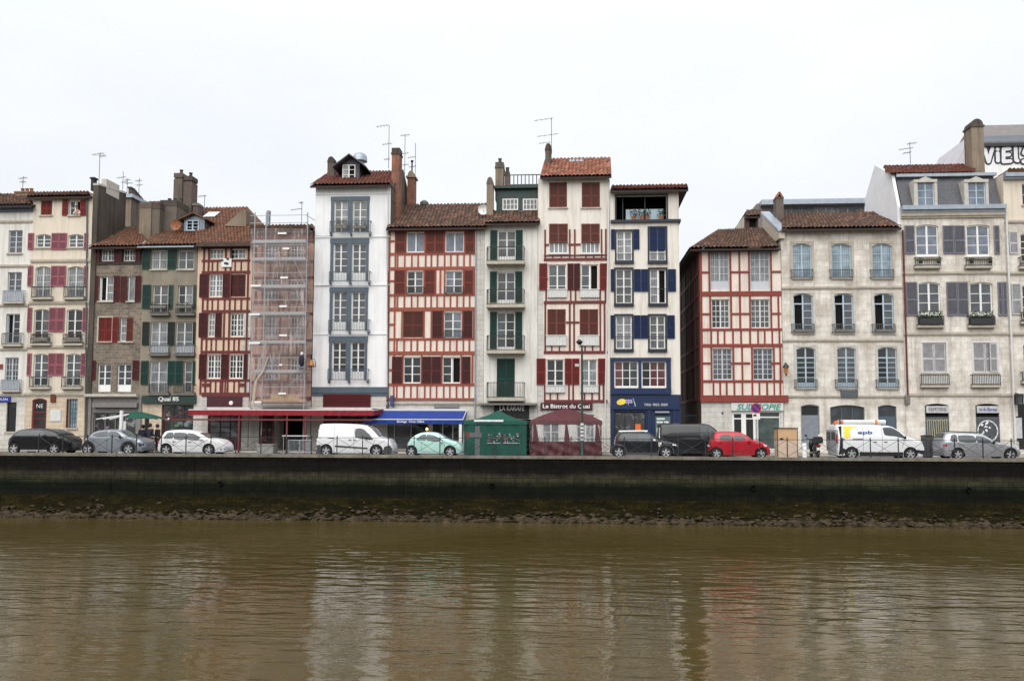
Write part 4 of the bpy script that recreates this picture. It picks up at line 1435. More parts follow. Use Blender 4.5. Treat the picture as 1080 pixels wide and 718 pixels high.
H.closed(425, 446.5, 328.5, 356, 'sh_brown', sill=None); H.win(468, 487, 329, 356, 'pane_grey|pane_sky', r=3, sill=None)
Hs(456, 467, 328, 356.5, 'sh_oxide_dark'); Hs(488.3, 498.5, 328, 356.5, 'sh_oxide_dark')
H.win(425.3, 444, 376.5, 404, 'pane_dark', r=3, sill=None); H.win(466.5, 486, 376.5, 404, 'pane_dark', r=3, sill=None, open='R')
for a, c, n in ((413.3, 424.5, 1), (445, 465.5, 2), (487, 496.5, 1)): Hs(a, c, 376, 404.5, 'sh_oxide_dark', n)
for a, c, v in ((429, 447, 309.5), (469, 488.5, 309.5), (468, 487.5, 356)): H.rail(a, c, v - 7, v, 'iron', .14)
for v, p in ((243, 2.6), (267.6, 2.6), (283, 3.2), (311, 2.4), (326, 3.8), (357.6, 2.4), (372.3, 3.8), (405.5, 2.6), (421, 2.8)): H.H(v, 409, 501.5, p)
for v in (254, 296, 342, 390): H.H(v, 409, 416, 2)
H.V([410, 416.3], 243, 421, 2.2); H.V([428, 448.3, 468.6, 490.2, 500.8], 243, 268, 2); H.V([428, 447.4, 459.5, 464.5, 469, 488.7, 500.5], 284, 311, 2)
H.V([424, 447.3, 455, 467.5, 487.6, 499.8], 327, 358, 2); H.V([424.8, 444.6, 466, 486.5, 498.3], 373, 406, 2)
us = [419.5, 427, 434.5, 441, 449, 455, 461.5, 469, 475.5, 482.5, 489.5, 495.8]
H.V(us, 268, 283, 2); H.V([u - .4 for u in us], 311, 326, 2); H.V([u - .8 for u in us], 358, 372, 2); H.V([u - 1 for u in us], 405.5, 421, 2)
H.band(424, 426, 'stone_trim', .08)
H.win(397, 452, 436, 474, 'pane_grey|pane_grey|pane_dark', c=3, r=1, fr='stone_pale', sill=None)
H.win(455, 489, 433, 474, 'pane_shop', c=3, r=1, fr='white_paint', sill=None)
H.box(458, 484, 425.6, 430, -.12, -.004, 'shop_grey', 'shop_fascia')
H.box(411.5, 414.8, 417, 428, -.35, -.03, 'sign_lilac', 'hanging_sign')
H.pipe(408.9, 244, 409.6, 430, 'iron_grey', .05); H.pipe(502, 243, 501, 470, 'zinc', .045)
rf = H.roof(407, 513, 240, 421, 514, 216.5, 'tile_brown', rd=4.6, over=.5)
q = MB(); c = (H.X(447.5, 215, 4.6), 4.6, H.Z(447.5, 218, 4.6)); q.lathe(c, [(.2, -.4), (.2, .05), (.32, .1), (.32, .3), (.16, .45), (0, .47)], 12); q.build('roof_vent', 'iron_grey', rf, smooth=True)
q = MB(); c = (H.X(510, 222, 1.4), 1.2, H.Z(510, 222, 1.4)); q.lathe(c, [(0, .1), (.2, .07), (.36, -.03)], 16, 'y'); q.tube(c, (c[0] + .1, 1.5, c[2] - .6), .03); q.build('satellite_dish', 'white_paint', rf)
H.finish(side='wall_offwhite')

# --- I: white house with green shutters and balconies
I = House('townhouse', 'narrow white house with green shutters and four iron balconies', 510.6, 567, 235, ['wall_offwhite', 'wall_white', 'ashlar_pale'])
I.zoneuv(None, None, 424, 480, 2)
I.win(525, 544, 243.5, 275, 'pane_grey', r=3, sill=None, pan=.12); I.win(524.3, 543.2, 287, 321, 'pane_mid', r=3, sill=None, pan=.12); I.win(524, 543, 329.5, 369, 'pane_mid|pane_dark', r=4, sill=None, pan=.06)
I.closed(523.8, 543, 378, 419, 'sh_green', sill=None)
for v0, v1, d in ((243, 274, .4), (286.5, 319, 0), (329, 368, 0)): I.shutter(517.3 + d - .7, 524.3 + d, v0, v1, 'sh_green'); I.shutter(544 + d - .7, 551 + d, v0, v1, 'sh_green')
for v0, v1 in ((260, 275.3), (305, 321), (353.5, 369.5), (403, 419.4)): I.rail(514 - .4, 552.6, v0, v1, 'iron', .75, 'stone_trim', .2)
I.box(521, 558, 426.5, 441, -.10, -.004, 'black', 'shop_fascia')
htext(I, 'LA KARAFE', 527, 553, 427.5, 433, -.13, 'white_cloth', bold=.015)
I.box(505, 566, 425, 427, -.7, -.004, 'shop_grey', 'awning_box')
I.win(522, 560, 442, 474, 'pane_shop', c=4, r=1, fr='black', sill=None)
rf = I.roof(511, 569.5, 235, 515, 569.5, 223, 'tile_brown', rd=1.7, over=.5, back=False, sides=False)
# dark green attic storey with its terrace railing
q = MB(); dy = 1.5; x0, x1, z0, z1 = I.X(523.5, 211, dy), I.X(570.5, 211, dy), I.Z(547, 223.5, dy) - .4, I.Z(547, 199.5, dy)
q.box(x0, x1, dy, 6, z0, z1); q.box(x0 - .15, x1, dy - .3, 6.1, z1 + .003, z1 + .18)
at = q.build('attic', 'green_shop', I.r)
for a, c in ((530, 546.5), (551.5, 567)):
    xa, xb, za, zb = I.X(a, 216, dy), I.X(c, 216, dy), I.Z(a, 222, dy), I.Z(a, 210, dy)
    f = MB(); f.box(xa, xa + .07, dy - .06, dy - .002, za, zb); f.box(xb - .07, xb, dy - .06, dy - .002, za, zb); f.box(xa + .07, xb - .07, dy - .058, dy - .002, zb - .07, zb); f.box(xa + .07, xb - .07, dy - .058, dy - .002, za, za + .07)
    for i in (1, 2, 3): f.box(xa + (xb - xa) * i / 4 - .025, xa + (xb - xa) * i / 4 + .025, dy - .05, dy - .002, za + .07, zb - .07)
    f.box(xa + .07, xb - .07, dy - .048, dy - .002, (za + zb) / 2 - .02, (za + zb) / 2 + .02)
    w = f.build('window', 'white_paint', at); f = MB(); f.box(xa + .02, xb - .02, dy - .02, dy - .012, za + .02, zb - .02); f.build('pane', 'pane_grey', w)
I.z_attic = z1
q = MB(); zt = I.Z(553, 184.5, 1.6); zb = z1 + .18
for i in range(9):
    x = I.X(538 + i * 4, 190, 1.6); q.tube((x, 1.6, zb), (x, 1.6 + (.0), zt), .035, 5)
for z in (zt, zb + .15): q.tube((I.X(537.5, 190, 1.6), 1.6, z), (I.X(570, 190, 1.6), 1.6, z), .04, 5)
q.build('terrace_railing', 'iron_grey', at)
q = MB(); q.box(I.X(538, 190, 3.5), I.X(569.5, 190, 3.5), 3.5, 5.5, zb, zt - .1); q.build('glass_wall', 'pane_net', at)
I.chimney(513.3, 520, 187.5, 226, .8, 'render_beige', .7, cap='render_grey', style='round', parent=rf, capw=.02)
I.chimney(522.5, 531, 171, 202, 1.9, 'render_beige', .9, cap='render_grey', capw=.04, pots=1, parent=at, pot='render_grey')
I.chimney(532.3, 537.3, 181, 202, 2.1, 'render_grey', .7, cap='render_dark', pots=1, capw=.02, parent=at, pot='render_dark')
I.finish(side='wall_offwhite')

# --- J: tall white house with dark red timbers
J = House('half_timbered_house', 'tallest white house with red shutters, dark red timbers and an orange tiled roof', 567.3, 643.3, 188, ['wall_ivory', 'wall_pinkwhite', 'ashlar_pale'])
J.zoneuv(574, 640, 242, 422, 1); J.zoneuv(None, None, 424, 480, 2); J.zoneuv(None, 573, 300, 424, 2)
J.tmat = 'timber_wine'
J.closed(579.3, 598, 192.3, 219, 'sh_brick'); J.closed(613.7, 632.7, 192.3, 219, 'sh_brick')
for a, c in ((579, 599), (613, 632.7)):
    J.win(a, c, 236.5, 267, 'pane_net', c=4, r=3, sill='offwhite_paint'); J.shutter(a + .2, c - .2, 236, 256, 'sh_brick', 2, dy=.03)
J.win(578.3, 597.3, 279, 313, 'pane_grey', r=3, sill=None); J.win(612.8, 631, 279, 313, 'pane_mid|pane_dark', r=3, sill=None, open='R')
for a, c, n in ((568.5, 577.5, 1), (598.3, 612, 2), (632.3, 640.5, 1)): J.shutter(a, c, 278, 306, 'sh_red' if n == 1 else 'sh_wine', n)
for a, c in ((577.2, 596.7), (611.3, 631)):
    J.win(a, c, 326.5, 364, 'pane_net', r=3, sill=None); J.shutter(a + .2, c - .2, 326, 354, 'sh_brick', 2, dy=.03)
J.win(576.5, 594.7, 379, 413, 'pane_dark', r=3, sill=None); J.win(612.5, 629.7, 379, 413, 'pane_net', r=3, sill=None)
for a, c, n in ((565.8, 575.6, 1), (595.5, 611.3, 2), (630.5, 639, 1)): J.shutter(a, c, 378, 405.5, 'sh_red', n)
for a, c, v0, v1 in ((577.5, 598, 306, 314), (612, 632, 306, 314), (576, 597.3, 354.5, 364.5), (610.5, 632, 354.5, 364.5), (575.5, 596, 407, 414), (611.5, 631, 407, 414)):
    x0, x1, z0, z1 = J.rect(a, c, v0, v1)
    q = MB(); q.box(x0, x1, -.16, -.1, z0, z1); q.box(x0, x1, -.099, .01, z0, z0 + .08)
    for i in range(7): q.tube((x0 + (x1 - x0) * (i + .5) / 7, -.165, z0 + .05), (x0 + (x1 - x0) * (i + .5) / 7, -.165, z1 - .05), .03, 6)
    q.box(x0 - .03, x1 + .03, -.2, -.09, z1 + .002, z1 + .06)
    q.build('window_guard', 'offwhite_paint', J.r)
for v, p in ((273.6, 3), (269.5, 1.6), (318.8, 3), (371.5, 3), (423, 3)): J.H(v, 573.5, 640.8, p)
J.H(258, 574, 579, 2); J.H(258, 599.5, 612.5, 2); J.H(294, 574, 578, 2); J.H(340, 597, 611, 2)
J.V([575, 601, 606.3, 634.5, 639], 242, 273, 2); J.V([583, 592, 618, 626], 267, 273.5, 1.8)
J.V([576, 602, 607, 633, 638.5], 306, 319, 2); J.V([575, 601, 605.5, 633, 637.5], 319, 372, 2.2); J.V([582, 590, 617, 625], 365, 371.5, 1.8)
J.V([574.5, 600, 604.5, 632, 636.5], 405, 423, 2); J.V([580.5, 588, 616.5, 624.5], 414, 423, 1.8)
q = J.box(570, 625, 424.6, 432, -.14, -.004, 'wine_shop', 'shop_fascia')
htext(J, 'Le Bistrot du Quai', 572.5, 622, 426, 431.2, -.17, 'white_cloth', bold=.02)
J.win(572, 590, 437, 474, 'pane_mid', c=2, r=2, fr='offwhite_paint', sill=None); J.win(608, 627, 437, 474, 'pane_mid', c=2, r=3, fr='offwhite_paint', sill=None)
J.pipe(642.6, 190, 637.6, 470, 'offwhite_paint', .05)
rf = J.roof(569.5, 645, 186, 574.5, 644, 168, 'tile_orange', rd=3.6, over=.5)
J.chimney(575, 581.5, 152, 182, 2.2, 'render_grey', .7, cap='render_dark', style='round', parent=rf, capw=.03)
J.antenna(581.7, 125, 157, 2.5, ((.03, 20, -8), (.55, 22, -4), (.8, 12, -7)), parent=rf)
x, y = J.X(608, 170.5, 3.2), 2.9
k = (J.Z(607, 168, 3.6) - J.Z(607, 186, -.5)) / 4.1; zz = J.Z(607, 186, -.5) + k * (y + .5) + .12
q = MB(); q.face([(x - .5, y - .3, zz - k * .3), (x + .5, y - .3, zz - k * .3), (x + .5, y + .3, zz + k * .3), (x - .5, y + .3, zz + k * .3)]); q.build('skylight', 'zinc', rf)
J.finish(side='wall_offwhite')

# --- K: cream house with navy shutters
K = House('townhouse', 'cream corner house with navy shutters, a roof loggia and a navy shopfront', 643.6, 717, 199.5, ['wall_ivory', 'navy_paint'])
K.zoneuv(None, None, 416, 480, 1)
def Kw(a, c, v0, v1, g, box=True, **k):
    K.win(a, c, v0, v1, g, r=4, sill=None, sur='navy_dark', sw=.12, **k)
    x0, x1, z0, z1 = K.rect(a - 2, c + 2, v1, v1 + 3.2)
    q = MB(); q.box(x0, x1, -.16, -.003, z0, z1); q.build('sill', 'navy_dark', K.r)
Kw(650.3, 666.5, 244, 275, 'pane_net'); Kw(685, 702, 240.5, 275, 'pane_net')
K.shutter(685.2, 701.8, 239.5, 263.5, 'sh_blue', 2, dy=.04)
Kw(649.5, 666.5, 284, 320, 'pane_grey'); Kw(685.5, 702.3, 284, 320, 'pane_net|pane_dark', open='R')
Kw(649.5, 666.3, 333, 368, 'pane_net'); Kw(685.3, 701.5, 333, 368, 'pane_grey')
for a, c, v0, v1, n in ((644.2, 648.6, 242, 263, 1), (668.2, 674.5, 242, 263, 1), (644, 647.8, 284, 307.5, 1), (668.4, 683.6, 284, 307.5, 2), (704.2, 713, 284, 307.5, 1), (643.8, 647.8, 332.5, 357, 1), (668.2, 683.4, 332.5, 357, 2), (703.4, 711.8, 332.5, 357, 1)): K.shutter(a, c, v0, v1, 'sh_blue', n)
for a, c, v in ((649, 667, 268), (684, 703, 268), (649, 667, 305), (685, 703, 305), (649, 667, 355), (685, 702, 355)):
    q = MB(); z = K.Z(680, v); q.tube((K.X(a, v), -.06, z), (K.X(c, v), -.06, z), .018, 5); q.build('window_bar', 'iron', K.r)
# loggia under the eaves, its shade painted in as a near-black lining
x0, x1, z0, z1 = K.rect(650, 703, 206.5, 232); K.hole(x0, x1, z0, z1, .25)
q = MB(); q.box(x0, x1, 1.88, 1.9, z0, z1); q.box(x0 - .02, x0, .25, 1.88, z0, z1); q.box(x1, x1 + .02, .25, 1.88, z0, z1); q.box(x0, x1, .25, 1.88, z1, z1 + .02); q.box(x0, x1, .25, 1.88, z0 - .02, z0)
lg = q.build('loggia', 'interior_dark', K.r)
q = MB(); q.box(x0 - .1, x0 - .002, -.05, .04, z0, z1); q.box(x1 + .002, x1 + .1, -.05, .04, z0, z1); q.box(x0 - .1, x1 + .1, -.055, .04, z1 + .002, z1 + .1)
for t in (.135, .58): q.box(x0 + (x1 - x0) * t - .03, x0 + (x1 - x0) * t + .03, .35, .42, z0, z1)
q.build('loggia_frame', 'navy_dark', lg)
q = MB(); q.box(x0 + (x1 - x0) * .2, x1 - .15, .5, .53, z0 + .1, z0 + (z1 - z0) * .52); q.build('cloth_screen', 'lightblue_paint', lg)
for i, t in enumerate((.35, .52, .62, .9)):
    q = MB(); x = x0 + (x1 - x0) * t; q.lathe((x, .25, z0 + .01), [(.0, 0), (.1, 0), (.15, .28), (.13, .28), (0, .24)], 12); q.leaves(x - .25, x + .25, .05, .45, z0 + .28, z0 + .75, 50, .09, 1, i); q.build('potted_plant', ['terracotta', 'leaf'], lg)
x0, x1, z0, z1 = K.rect(644, 717.8, 232.2, 235); q = MB(); q.box(x0, x1, -.2, -.003, z0, z1); q.box(x1 - .2, x1, -.003, 3, z0, z1); q.build('ledge', 'navy_dark', K.r)
# navy bow of windows over the shop
for a, c in ((648, 673), (676.7, 702.5)): K.win(a, c, 381, 408, 'pane_red|pane_dark|pane_mid' if a < 660 else 'pane_dark|pane_red|pane_red', c=3, r=3, fr='white_paint', sill=None, fw=.07)
q = MB(); X = lambda u: K.X(u, 394); z0, z1 = K.Z(675, 409), K.Z(675, 380.7)
for a, c in ((643.8, 647.7), (673.3, 676.4), (702.8, 707.5)): q.box(X(a), X(c), -.09, .01, z0, z1)
q.box(X(643.8), X(707.7), -.12, .01, z1 + .002, z1 + .22)
q.build('bay_frame', 'navy_paint', K.r)
K.box(643.8, 708, 409.2, 415.5, -.3, -.004, 'navy_paint', 'ledge')
f = K.box(643.8, 716.6, 416.5, 431.5, -.18, -.004, 'navy_paint', 'shop_fascia')
q = MB(); q.lathe((K.X(655.2, 423.8), -.2, K.Z(655.2, 423.8)), [(0, -.02), (.27, -.015), (.27, .01)], 20, 'y')
for v in range(len(q.v)): q.v[v] = (q.v[v][0] + (q.v[v][2] - K.Z(655, 423.8)) * .25 + (q.v[v][0] - K.X(655.2, 423.8)) * .1, q.v[v][1], K.Z(655, 423.8) + (q.v[v][2] - K.Z(655, 423.8)) * .75)
q.build('sign_emblem', 'yellow', f)
htext(K, 'opa', 659.3, 667, 421, 427, -.21, 'lilac', f, bold=.02); htext(K, 'j', 667.3, 670.5, 420, 428.5, -.21, 'lightblue_paint', f, bold=.01, shear=-.4)
htext(K, 'TAPAS - VINOS - RHUM', 679.5, 704, 425.3, 428, -.21, 'white_cloth', f)
K.win(648, 681, 434, 474, 'pane_shop', c=3, r=1, fr='navy_dark', sill=None)
K.box(670, 675.8, 447, 454, .07, .09, 'orange', 'poster')
mb = K.box(691.5, 707, 439, 465, -.08, -.004, 'menu_grey', 'menu_board')
q = MB()
for a_, c_, v_ in ((692.5, 701, 441.5), (692.5, 699, 445), (700.3, 705, 445)): q.box(K.X(a_, v_), K.X(c_, v_), -.09, -.081, K.Z(a_, v_) - .05, K.Z(a_, v_) + .05)
q.build('chalk_lines', 'white_cloth', mb)
K.box(691, 706, 433.5, 435.3, -.25, -.004, 'zinc', 'wall_lamp')
for u in (644.3, 683, 709.5): K.box(u, u + 3.6, 432, 476, -.10, -.004, 'navy_paint', 'pilaster')
rf = K.roof(643.8, 726, 200, 645, 725, 196.2, 'tile_red', rd=5., over=.45)
q = MB(); xe = K.x1; 
q.box(K.X(717, 199), K.X(725.7, 199, -.45), -.4, 9.6, K.z1 - .10, K.z1 - .02); q.build('side_eave', 'dark_wood', rf)
K.finish(side='wall_ivory')

# --- L: half-timbered house past the alley
L = House('half_timbered_house', 'leaning cream and red half timbered house beyond the dark alley', 738.7, 824.5, 262, ['wall_pinkwhite', 'ashlar_pale'], depth=14)
L.zoneuv(None, None, 424, 480, 1)
L.tmat = 'timber_red'
for a, c, v0, v1, g, pan, r in ((749, 769, 265, 305.5, 'pane_net', .2, 4), (791, 812, 265, 305.5, 'pane_net', .2, 4), (750.3, 769.7, 315.5, 346, 'pane_dark|pane_mid', 0, 5), (791.7, 812, 315.5, 346, 'pane_grey|pane_mid', 0, 5), (751.5, 772.5, 367.5, 400.5, 'pane_grey', 0, 6), (794, 815.5, 367.5, 400.5, 'pane_mid', 0, 6)):
    L.win(a, c, v0, v1, g, r=r, mv=1, fr='greywhite_paint' if v0 != 315.5 else 'offwhite_paint', sill=None, pan=pan, fw=.07)
L.H(263.5, px=2); L.H(309.8, px=5); L.H(347.5, px=2.4); L.H(364.3, px=3.4); L.H(402, px=2.6); L.H(420.3, 738.6, 831, px=7, p=.16)
for v in (287, 331, 383): L.H(v, 740, 749, 2); L.H(v, 771, 791, 2); L.H(v, 813, 823.5, 2)
L.V(739.6, 263, 420, 3); L.V([748, 770.3, 779.8, 790, 813.2], 263, 310, 2.2); L.V([749, 771, 780.5, 791, 813.2, 821], 311, 347, 2.2); L.V([750.4, 773.5, 782.8, 793.2, 816.4, 823], 365, 402, 2.2)
L.V([750, 757, 764, 773, 781.5, 791, 799.5, 806.5, 814.5, 822], 348, 364, 2); L.V([752.5, 759.5, 766.5, 774.5, 783, 793.5, 801, 809, 816.5, 823], 402, 418, 2)
x0, x1, z0, z1 = L.rect(771, 829.5, 424.8, 433); x1 = min(x1, L.x1 - .01)
q = MB(); q.box(x0, x1, -.1, -.004, z0, z1); f = q.build('shop_fascia', 'offwhite_paint', L.r)
text('SUDCOPIE', x0 + .35, x1 - .15, z0 + .06, z1 - .06, -.12, 'teal', f, shear=.25, bold=.015)
L.win(772, 797.5, 433.8, 474, 'pane_dark', c=2, r=1, fr='white_paint', sill=None, fw=.16, gapmid=.3, trans=.12)
L.win(799, 823.5, 433.8, 474, 'screen_glass', c=1, r=1, fr='white_paint', sill=None, trans=.12)
L.win(761, 763, 434.5, 437, 'pane_dark', c=1, r=1, fr='stone_dark', sill=None)
L.finish(side='wall_boards')
q = MB()
for z in (L.Z(740, 310), L.Z(740, 364), L.Z(740, 420), L.Z(740, 287), L.Z(740, 331), L.Z(740, 383)): q.box(L.x0 - .05, L.x0 - .002, .1, 13.9, z - .1, z + .1)
for y in (.1, 2.2, 4.5, 7, 9.5, 12): q.box(L.x0 - .06, L.x0 - .003, y, y + .2, L.Z(740, 420), L.z1)
q.build('side_timbers', 'timber_oxblood', L.r)
m = MB()
ez = L.Z(775, 261.5, -.5); yb = 13.5
A_, B_ = (L.X(728, 262, -.5), -.5, ez), (L.X(823, 260.5, -.5), -.5, ez)
pk = Vector((L.X(799, 241.5, 4.5), 4.5, L.Z(799, 241.5, 4.5)))
pL = Vector((L.X(757, 252, 4.5), 4.5, L.Z(790, 243, 4.5)))
pR = Vector((B_[0], 4.5, pk.z))
corr(m, A_, B_, pR, pL)
corr(m, (A_[0], yb, ez), A_, pL, (pL.x, 9, pL.z), .055)
corr(m, (B_[0], yb, ez), (A_[0], yb, ez), (pL.x, 9, pL.z), (pR.x, 9, pR.z), .055, 2)
m.face([pL, pR, (pR.x, 9, pR.z), (pL.x, 9, pL.z)])
rf = m.build('roof', 'tile_brown', L.r, fix=False)
q = MB(); q.box(A_[0], B_[0], -.5, .1, ez - .15, ez - .06); q.box(A_[0], L.x0 + .1, .1, yb, ez - .15, ez - .06); q.build('eave', 'dark_wood', rf)

# --- M: stone house with three bays
M = House('townhouse', 'three bay stone house with pale blue windows and iron window guards', 825, 952.5, 242, ['ashlar', 'ashlar_pale'])
for v0, v1, us, g, op, rr in ((257, 293.5, ((836, 856), (877, 898), (920, 941)), 'pane_blue', None, 4), (309.5, 351, ((836.8, 857.5), (880, 900), (922, 942.6)), 'pane_mid', 'L', 4), (366, 409.5, ((840, 860.3), (883, 903), (926, 946.3)), 'pane_dark|pane_mid', None, 5)):
    for i, (a, c) in enumerate(us):
        gg = g
        if v0 == 366: gg = ('pane_dark', 'pane_grey', 'pane_dark|pane_grey')[i]
        M.win(a, c, v0, v1, gg, r=rr, fr='lightblue_paint', arch=.12, open=op, sill='stone_trim', trans=.2 if v0 > 300 else 0, sur='stone_trim' if v0 == 257 else 'stone_pale', sw=.16, pan=.12 if v0 > 360 else 0)
        M.rail(a - 1.5, c + 1.5, v1 - 9.5, v1 - .5, 'iron_grey', .2)
        if v0 == 309.5: M.flowers(a + 1, c - 1, v1 - 7, v1 - 1, .12, seed=int(a), n=25)
for v in (302, 357.5, 416.5): M.band(v, v + 2, 'stone_trim', .09)
M.win(845, 864.6, 426.5, 474, 'pane_dark', c=1, r=1, fr='door_grey', arch=.1, sill=None, pan=.74, fw=.07)
M.win(876, 912.3, 427, 474, 'pane_mid', c=3, r=1, fr='slateblue_paint', arch=.07, sill=None, pan=.6)
M.win(926.5, 946, 427, 474, 'pane_mid', c=1, r=1, fr='slateblue_paint', arch=.1, sill=None, pan=.72)
M.box(887, 905, 411, 419, -.14, -.01, 'iron_grey', 'plaque')
M.pipe(951.6, 243, 957, 420, 'timber_oxblood', .06); M.box(955, 960, 417, 426, -.2, -.02, 'stone_dark', 'rain_head')
rf = M.roof(824.5, 951, 240.5, 824, 926, 225.5, 'tile_brown', rd=4.5, over=.5)
q = MB(); x = M.X(822.5, 240, .5)
q.prism_x([(-.3, M.z1 - .6), (-.3, M.Z(822, 243, -.3)), (4.5, M.Z(815, 226, 4.5)), (4.5, M.z1 - .6)], x - .25, x + .12); pw = q.build('parapet', 'cream_panel', M.r)
q = MB(); q.prism_x([(-.4, M.Z(822, 244, -.3)), (-.4, M.Z(822, 242, -.3)), (4.5, M.Z(815, 223, 4.5)), (4.5, M.Z(815, 225.5, 4.5))], x - .35, x + .25); q.build('coping', 'zinc', pw)
M.chimney(818.3, 826.3, 204, 232, 2.6, 'render_grey', .8, cap='render_dark', style='tent', parent=rf, pot='terracotta', capw=.02)
M.finish(side='ashlar')
# flat grey building behind, and a small tiled turret
Qb = House('rear_building', 'flat roofed grey building with a long strip of glazing behind the stone house', 800, 915, 214, ['shop_grey'], Y=YF + 15, depth=8, group='buildings behind the quay houses')
Qb.win(812, 858, 218.5, 227, 'pane_grey', c=4, r=1, fr='lead', sill=None); Qb.win(862, 881, 218.5, 230, 'pane_net', c=2, r=2, fr='zinc', sill=None); Qb.win(884, 905, 218.5, 230, 'pane_grey', c=2, r=2, fr='zinc', sill=None)
x0, x1, z0, z1 = Qb.rect(801.5, 914, 212, 217.2); q = MB(); q.box(x0, x1, -.7, 8.4, z0, z1); q.build('roof', 'zinc', Qb.r)
Qb.finish()
Tb = House('rear_building', 'small brown turret with a tiled roof and dark opening behind the leaning house', 786.5, 801.5, 228, ['brown_wood'], Y=YF + 10, depth=4, group='buildings behind the quay houses')
Tb.win(790, 798, 229.5, 240, 'interior_dark', c=1, r=1, fr='dark_wood', sill=None)
Tb.roof(786, 802, 228, 787, 802, 222.5, 'tile_brown', rd=1.8, over=.3)
Tb.finish(side='cream_panel')

# --- N: mansard house
N = House('townhouse', 'pale stone house with a slate mansard and lilac grey shutters', 952.8, 1063, 222, ['ashlar', 'ashlar_pale'], depth=8)
for v0, v1, us, shs, arch, r in ((237, 272, ((966, 990), (1019.5, 1044)), ((953.8, 964.5, 1), (994, 1017.5, 2), (1048, 1054, 1)), .08, 3), (297.5, 333, ((968.5, 992), (1023, 1047)), ((955.3, 967.5, 1), (998, 1021, 2), (1052, 1062, 2)), .08, 3)):
    for a, c in us: N.win(a, c, v0, v1, 'pane_sky' if v0 < 280 else 'pane_mid', r=r, arch=arch, gapmid=.12, fw=.08, pan=.08)
    for a, c, n in shs: N.shutter(a, c, v0 + (1 if v0 < 280 else 0), v1 - 4 if v0 < 280 else v1, 'sh_lilac', n)
for a, c in ((966, 991), (1019.5, 1045)):
    N.rail(a - .5, c + .8, 271, 280.5, 'iron', .24, 'stone_trim')
    for u in (a + 3, c - 3):
        q = MB(); x, z = N.X(u, 276), N.Z(u, 276)
        q.lathe((x, -.33, z - .16), [(0, 0), (.09, 0), (.12, .14), (0, .14)], 10); q.leaves(x - .15, x + .15, -.45, -.2, z - .02, z + .2, 40, .06, 1, int(u))
        q.build('planter', ['black', 'leaf'], N.r)
for a, c in ((969.5, 998), (1023, 1052)):
    N.rail(a - 1, c - 2.5, 333, 343, 'iron', .24, 'stone_trim'); N.flowers(a, c - 4, 328, 342, .3, seed=int(a), n=240, size=.085, box='iron', bloom='hedge_dark')
for a, c in ((972.8, 998), (1026.5, 1052)):
    N.closed(a, c, 361.5, 393, 'sh_pale', 'offwhite_paint'); N.rail(a - .6, c + 3, 394.5, 406, 'iron', .26, 'stone_trim', panel='offwhite_paint')
N.shutter(1043.5, 1051.8, 361.8, 392.5, 'sh_pale', dy=-.02)
for v in (286.5, 350.5, 415): N.band(v, v + 2.2, 'stone_trim', .10)
N.band(217.5, 222, 'zinc', .42, name='gutter'); N.band(224, 228, 'stone_trim', .2, name='cornice')
for i, (a, c, w) in enumerate(((976, 1001.3, 'PAPETERIE'), (1029.5, 1054.6, 'et du Bureau'))):
    N.win(a, c, 425.5, 474, 'interior_dark', c=1, r=1, fr='iron', arch=.08, sill=None, fw=.05)
    x0, x1, z0, z1 = N.rect(a + .8, c - .8, 428, 435.3); q = MB(); q.box(x0, x1, -.02, .08, z0, z1); f = q.build('shop_fascia', 'sh_pale', N.r)
    text(w, x0 + .15, x1 - .15, z0 + .12, z1 - .1, -.03, 'logo_blue' if i else 'shop_grey', f)
    x0, x1, z0, z1 = N.rect(a + .5, c - .5, 439.5, 475); q = MB(); q.box(x0, x1, .05, .09, z0, z1)
    for k in range(16): q.box(x0, x1, .035, .049, z0 + (z1 - z0) * k / 16, z0 + (z1 - z0) * (k + .6) / 16)
    rs = q.build('roller_shutter', 'iron_grey', N.r)
    r2 = random.Random(i + 3); g = MB()
    if i == 0:
        for k in range(5):
            xx = x0 + (x1 - x0) * (.12 + k * .19); 
            g.bar((xx, .028, z1 - .15), (xx + .05, .028, z0 + .5), .17, .01, 0); g.bar((xx, .024, z1 - .2), (xx + .05, .024, z0 + .55), .07, .01, 1)
            g.bar((xx - .1, .027, z1 - .25 - .1 * (k % 2)), (xx + .16, .027, z1 - .2), .08, .01, 0)
    else:
        for k in range(16):
            t = r2.uniform(0, 6.28); rr = r2.uniform(.1, .55); xm, zm = (x0 + x1) / 2, z1 - .9
            p = (xm + rr * math.cos(t), .028 - k * .0006, zm + rr * 1.1 * math.sin(t)); q2 = (p[0] + r2.uniform(-.35, .35), p[1], p[2] + r2.uniform(-.3, .3))
            g.bar(p, q2, r2.uniform(.06, .16), .008, k % 2)
        for k in range(14):
            t0, t1 = k * .45, k * .45 + .5
            g.bar((xm + .62 * math.cos(t0), .018, zm + .68 * math.sin(t0)), (xm + .62 * math.cos(t1), .018, zm + .68 * math.sin(t1)), .07, .006, 0)
    g.build('graffiti', ['graffiti_olive' if i == 0 else 'graffiti_white', 'graffiti_dark'], rs)
N.finish(side='render_white')
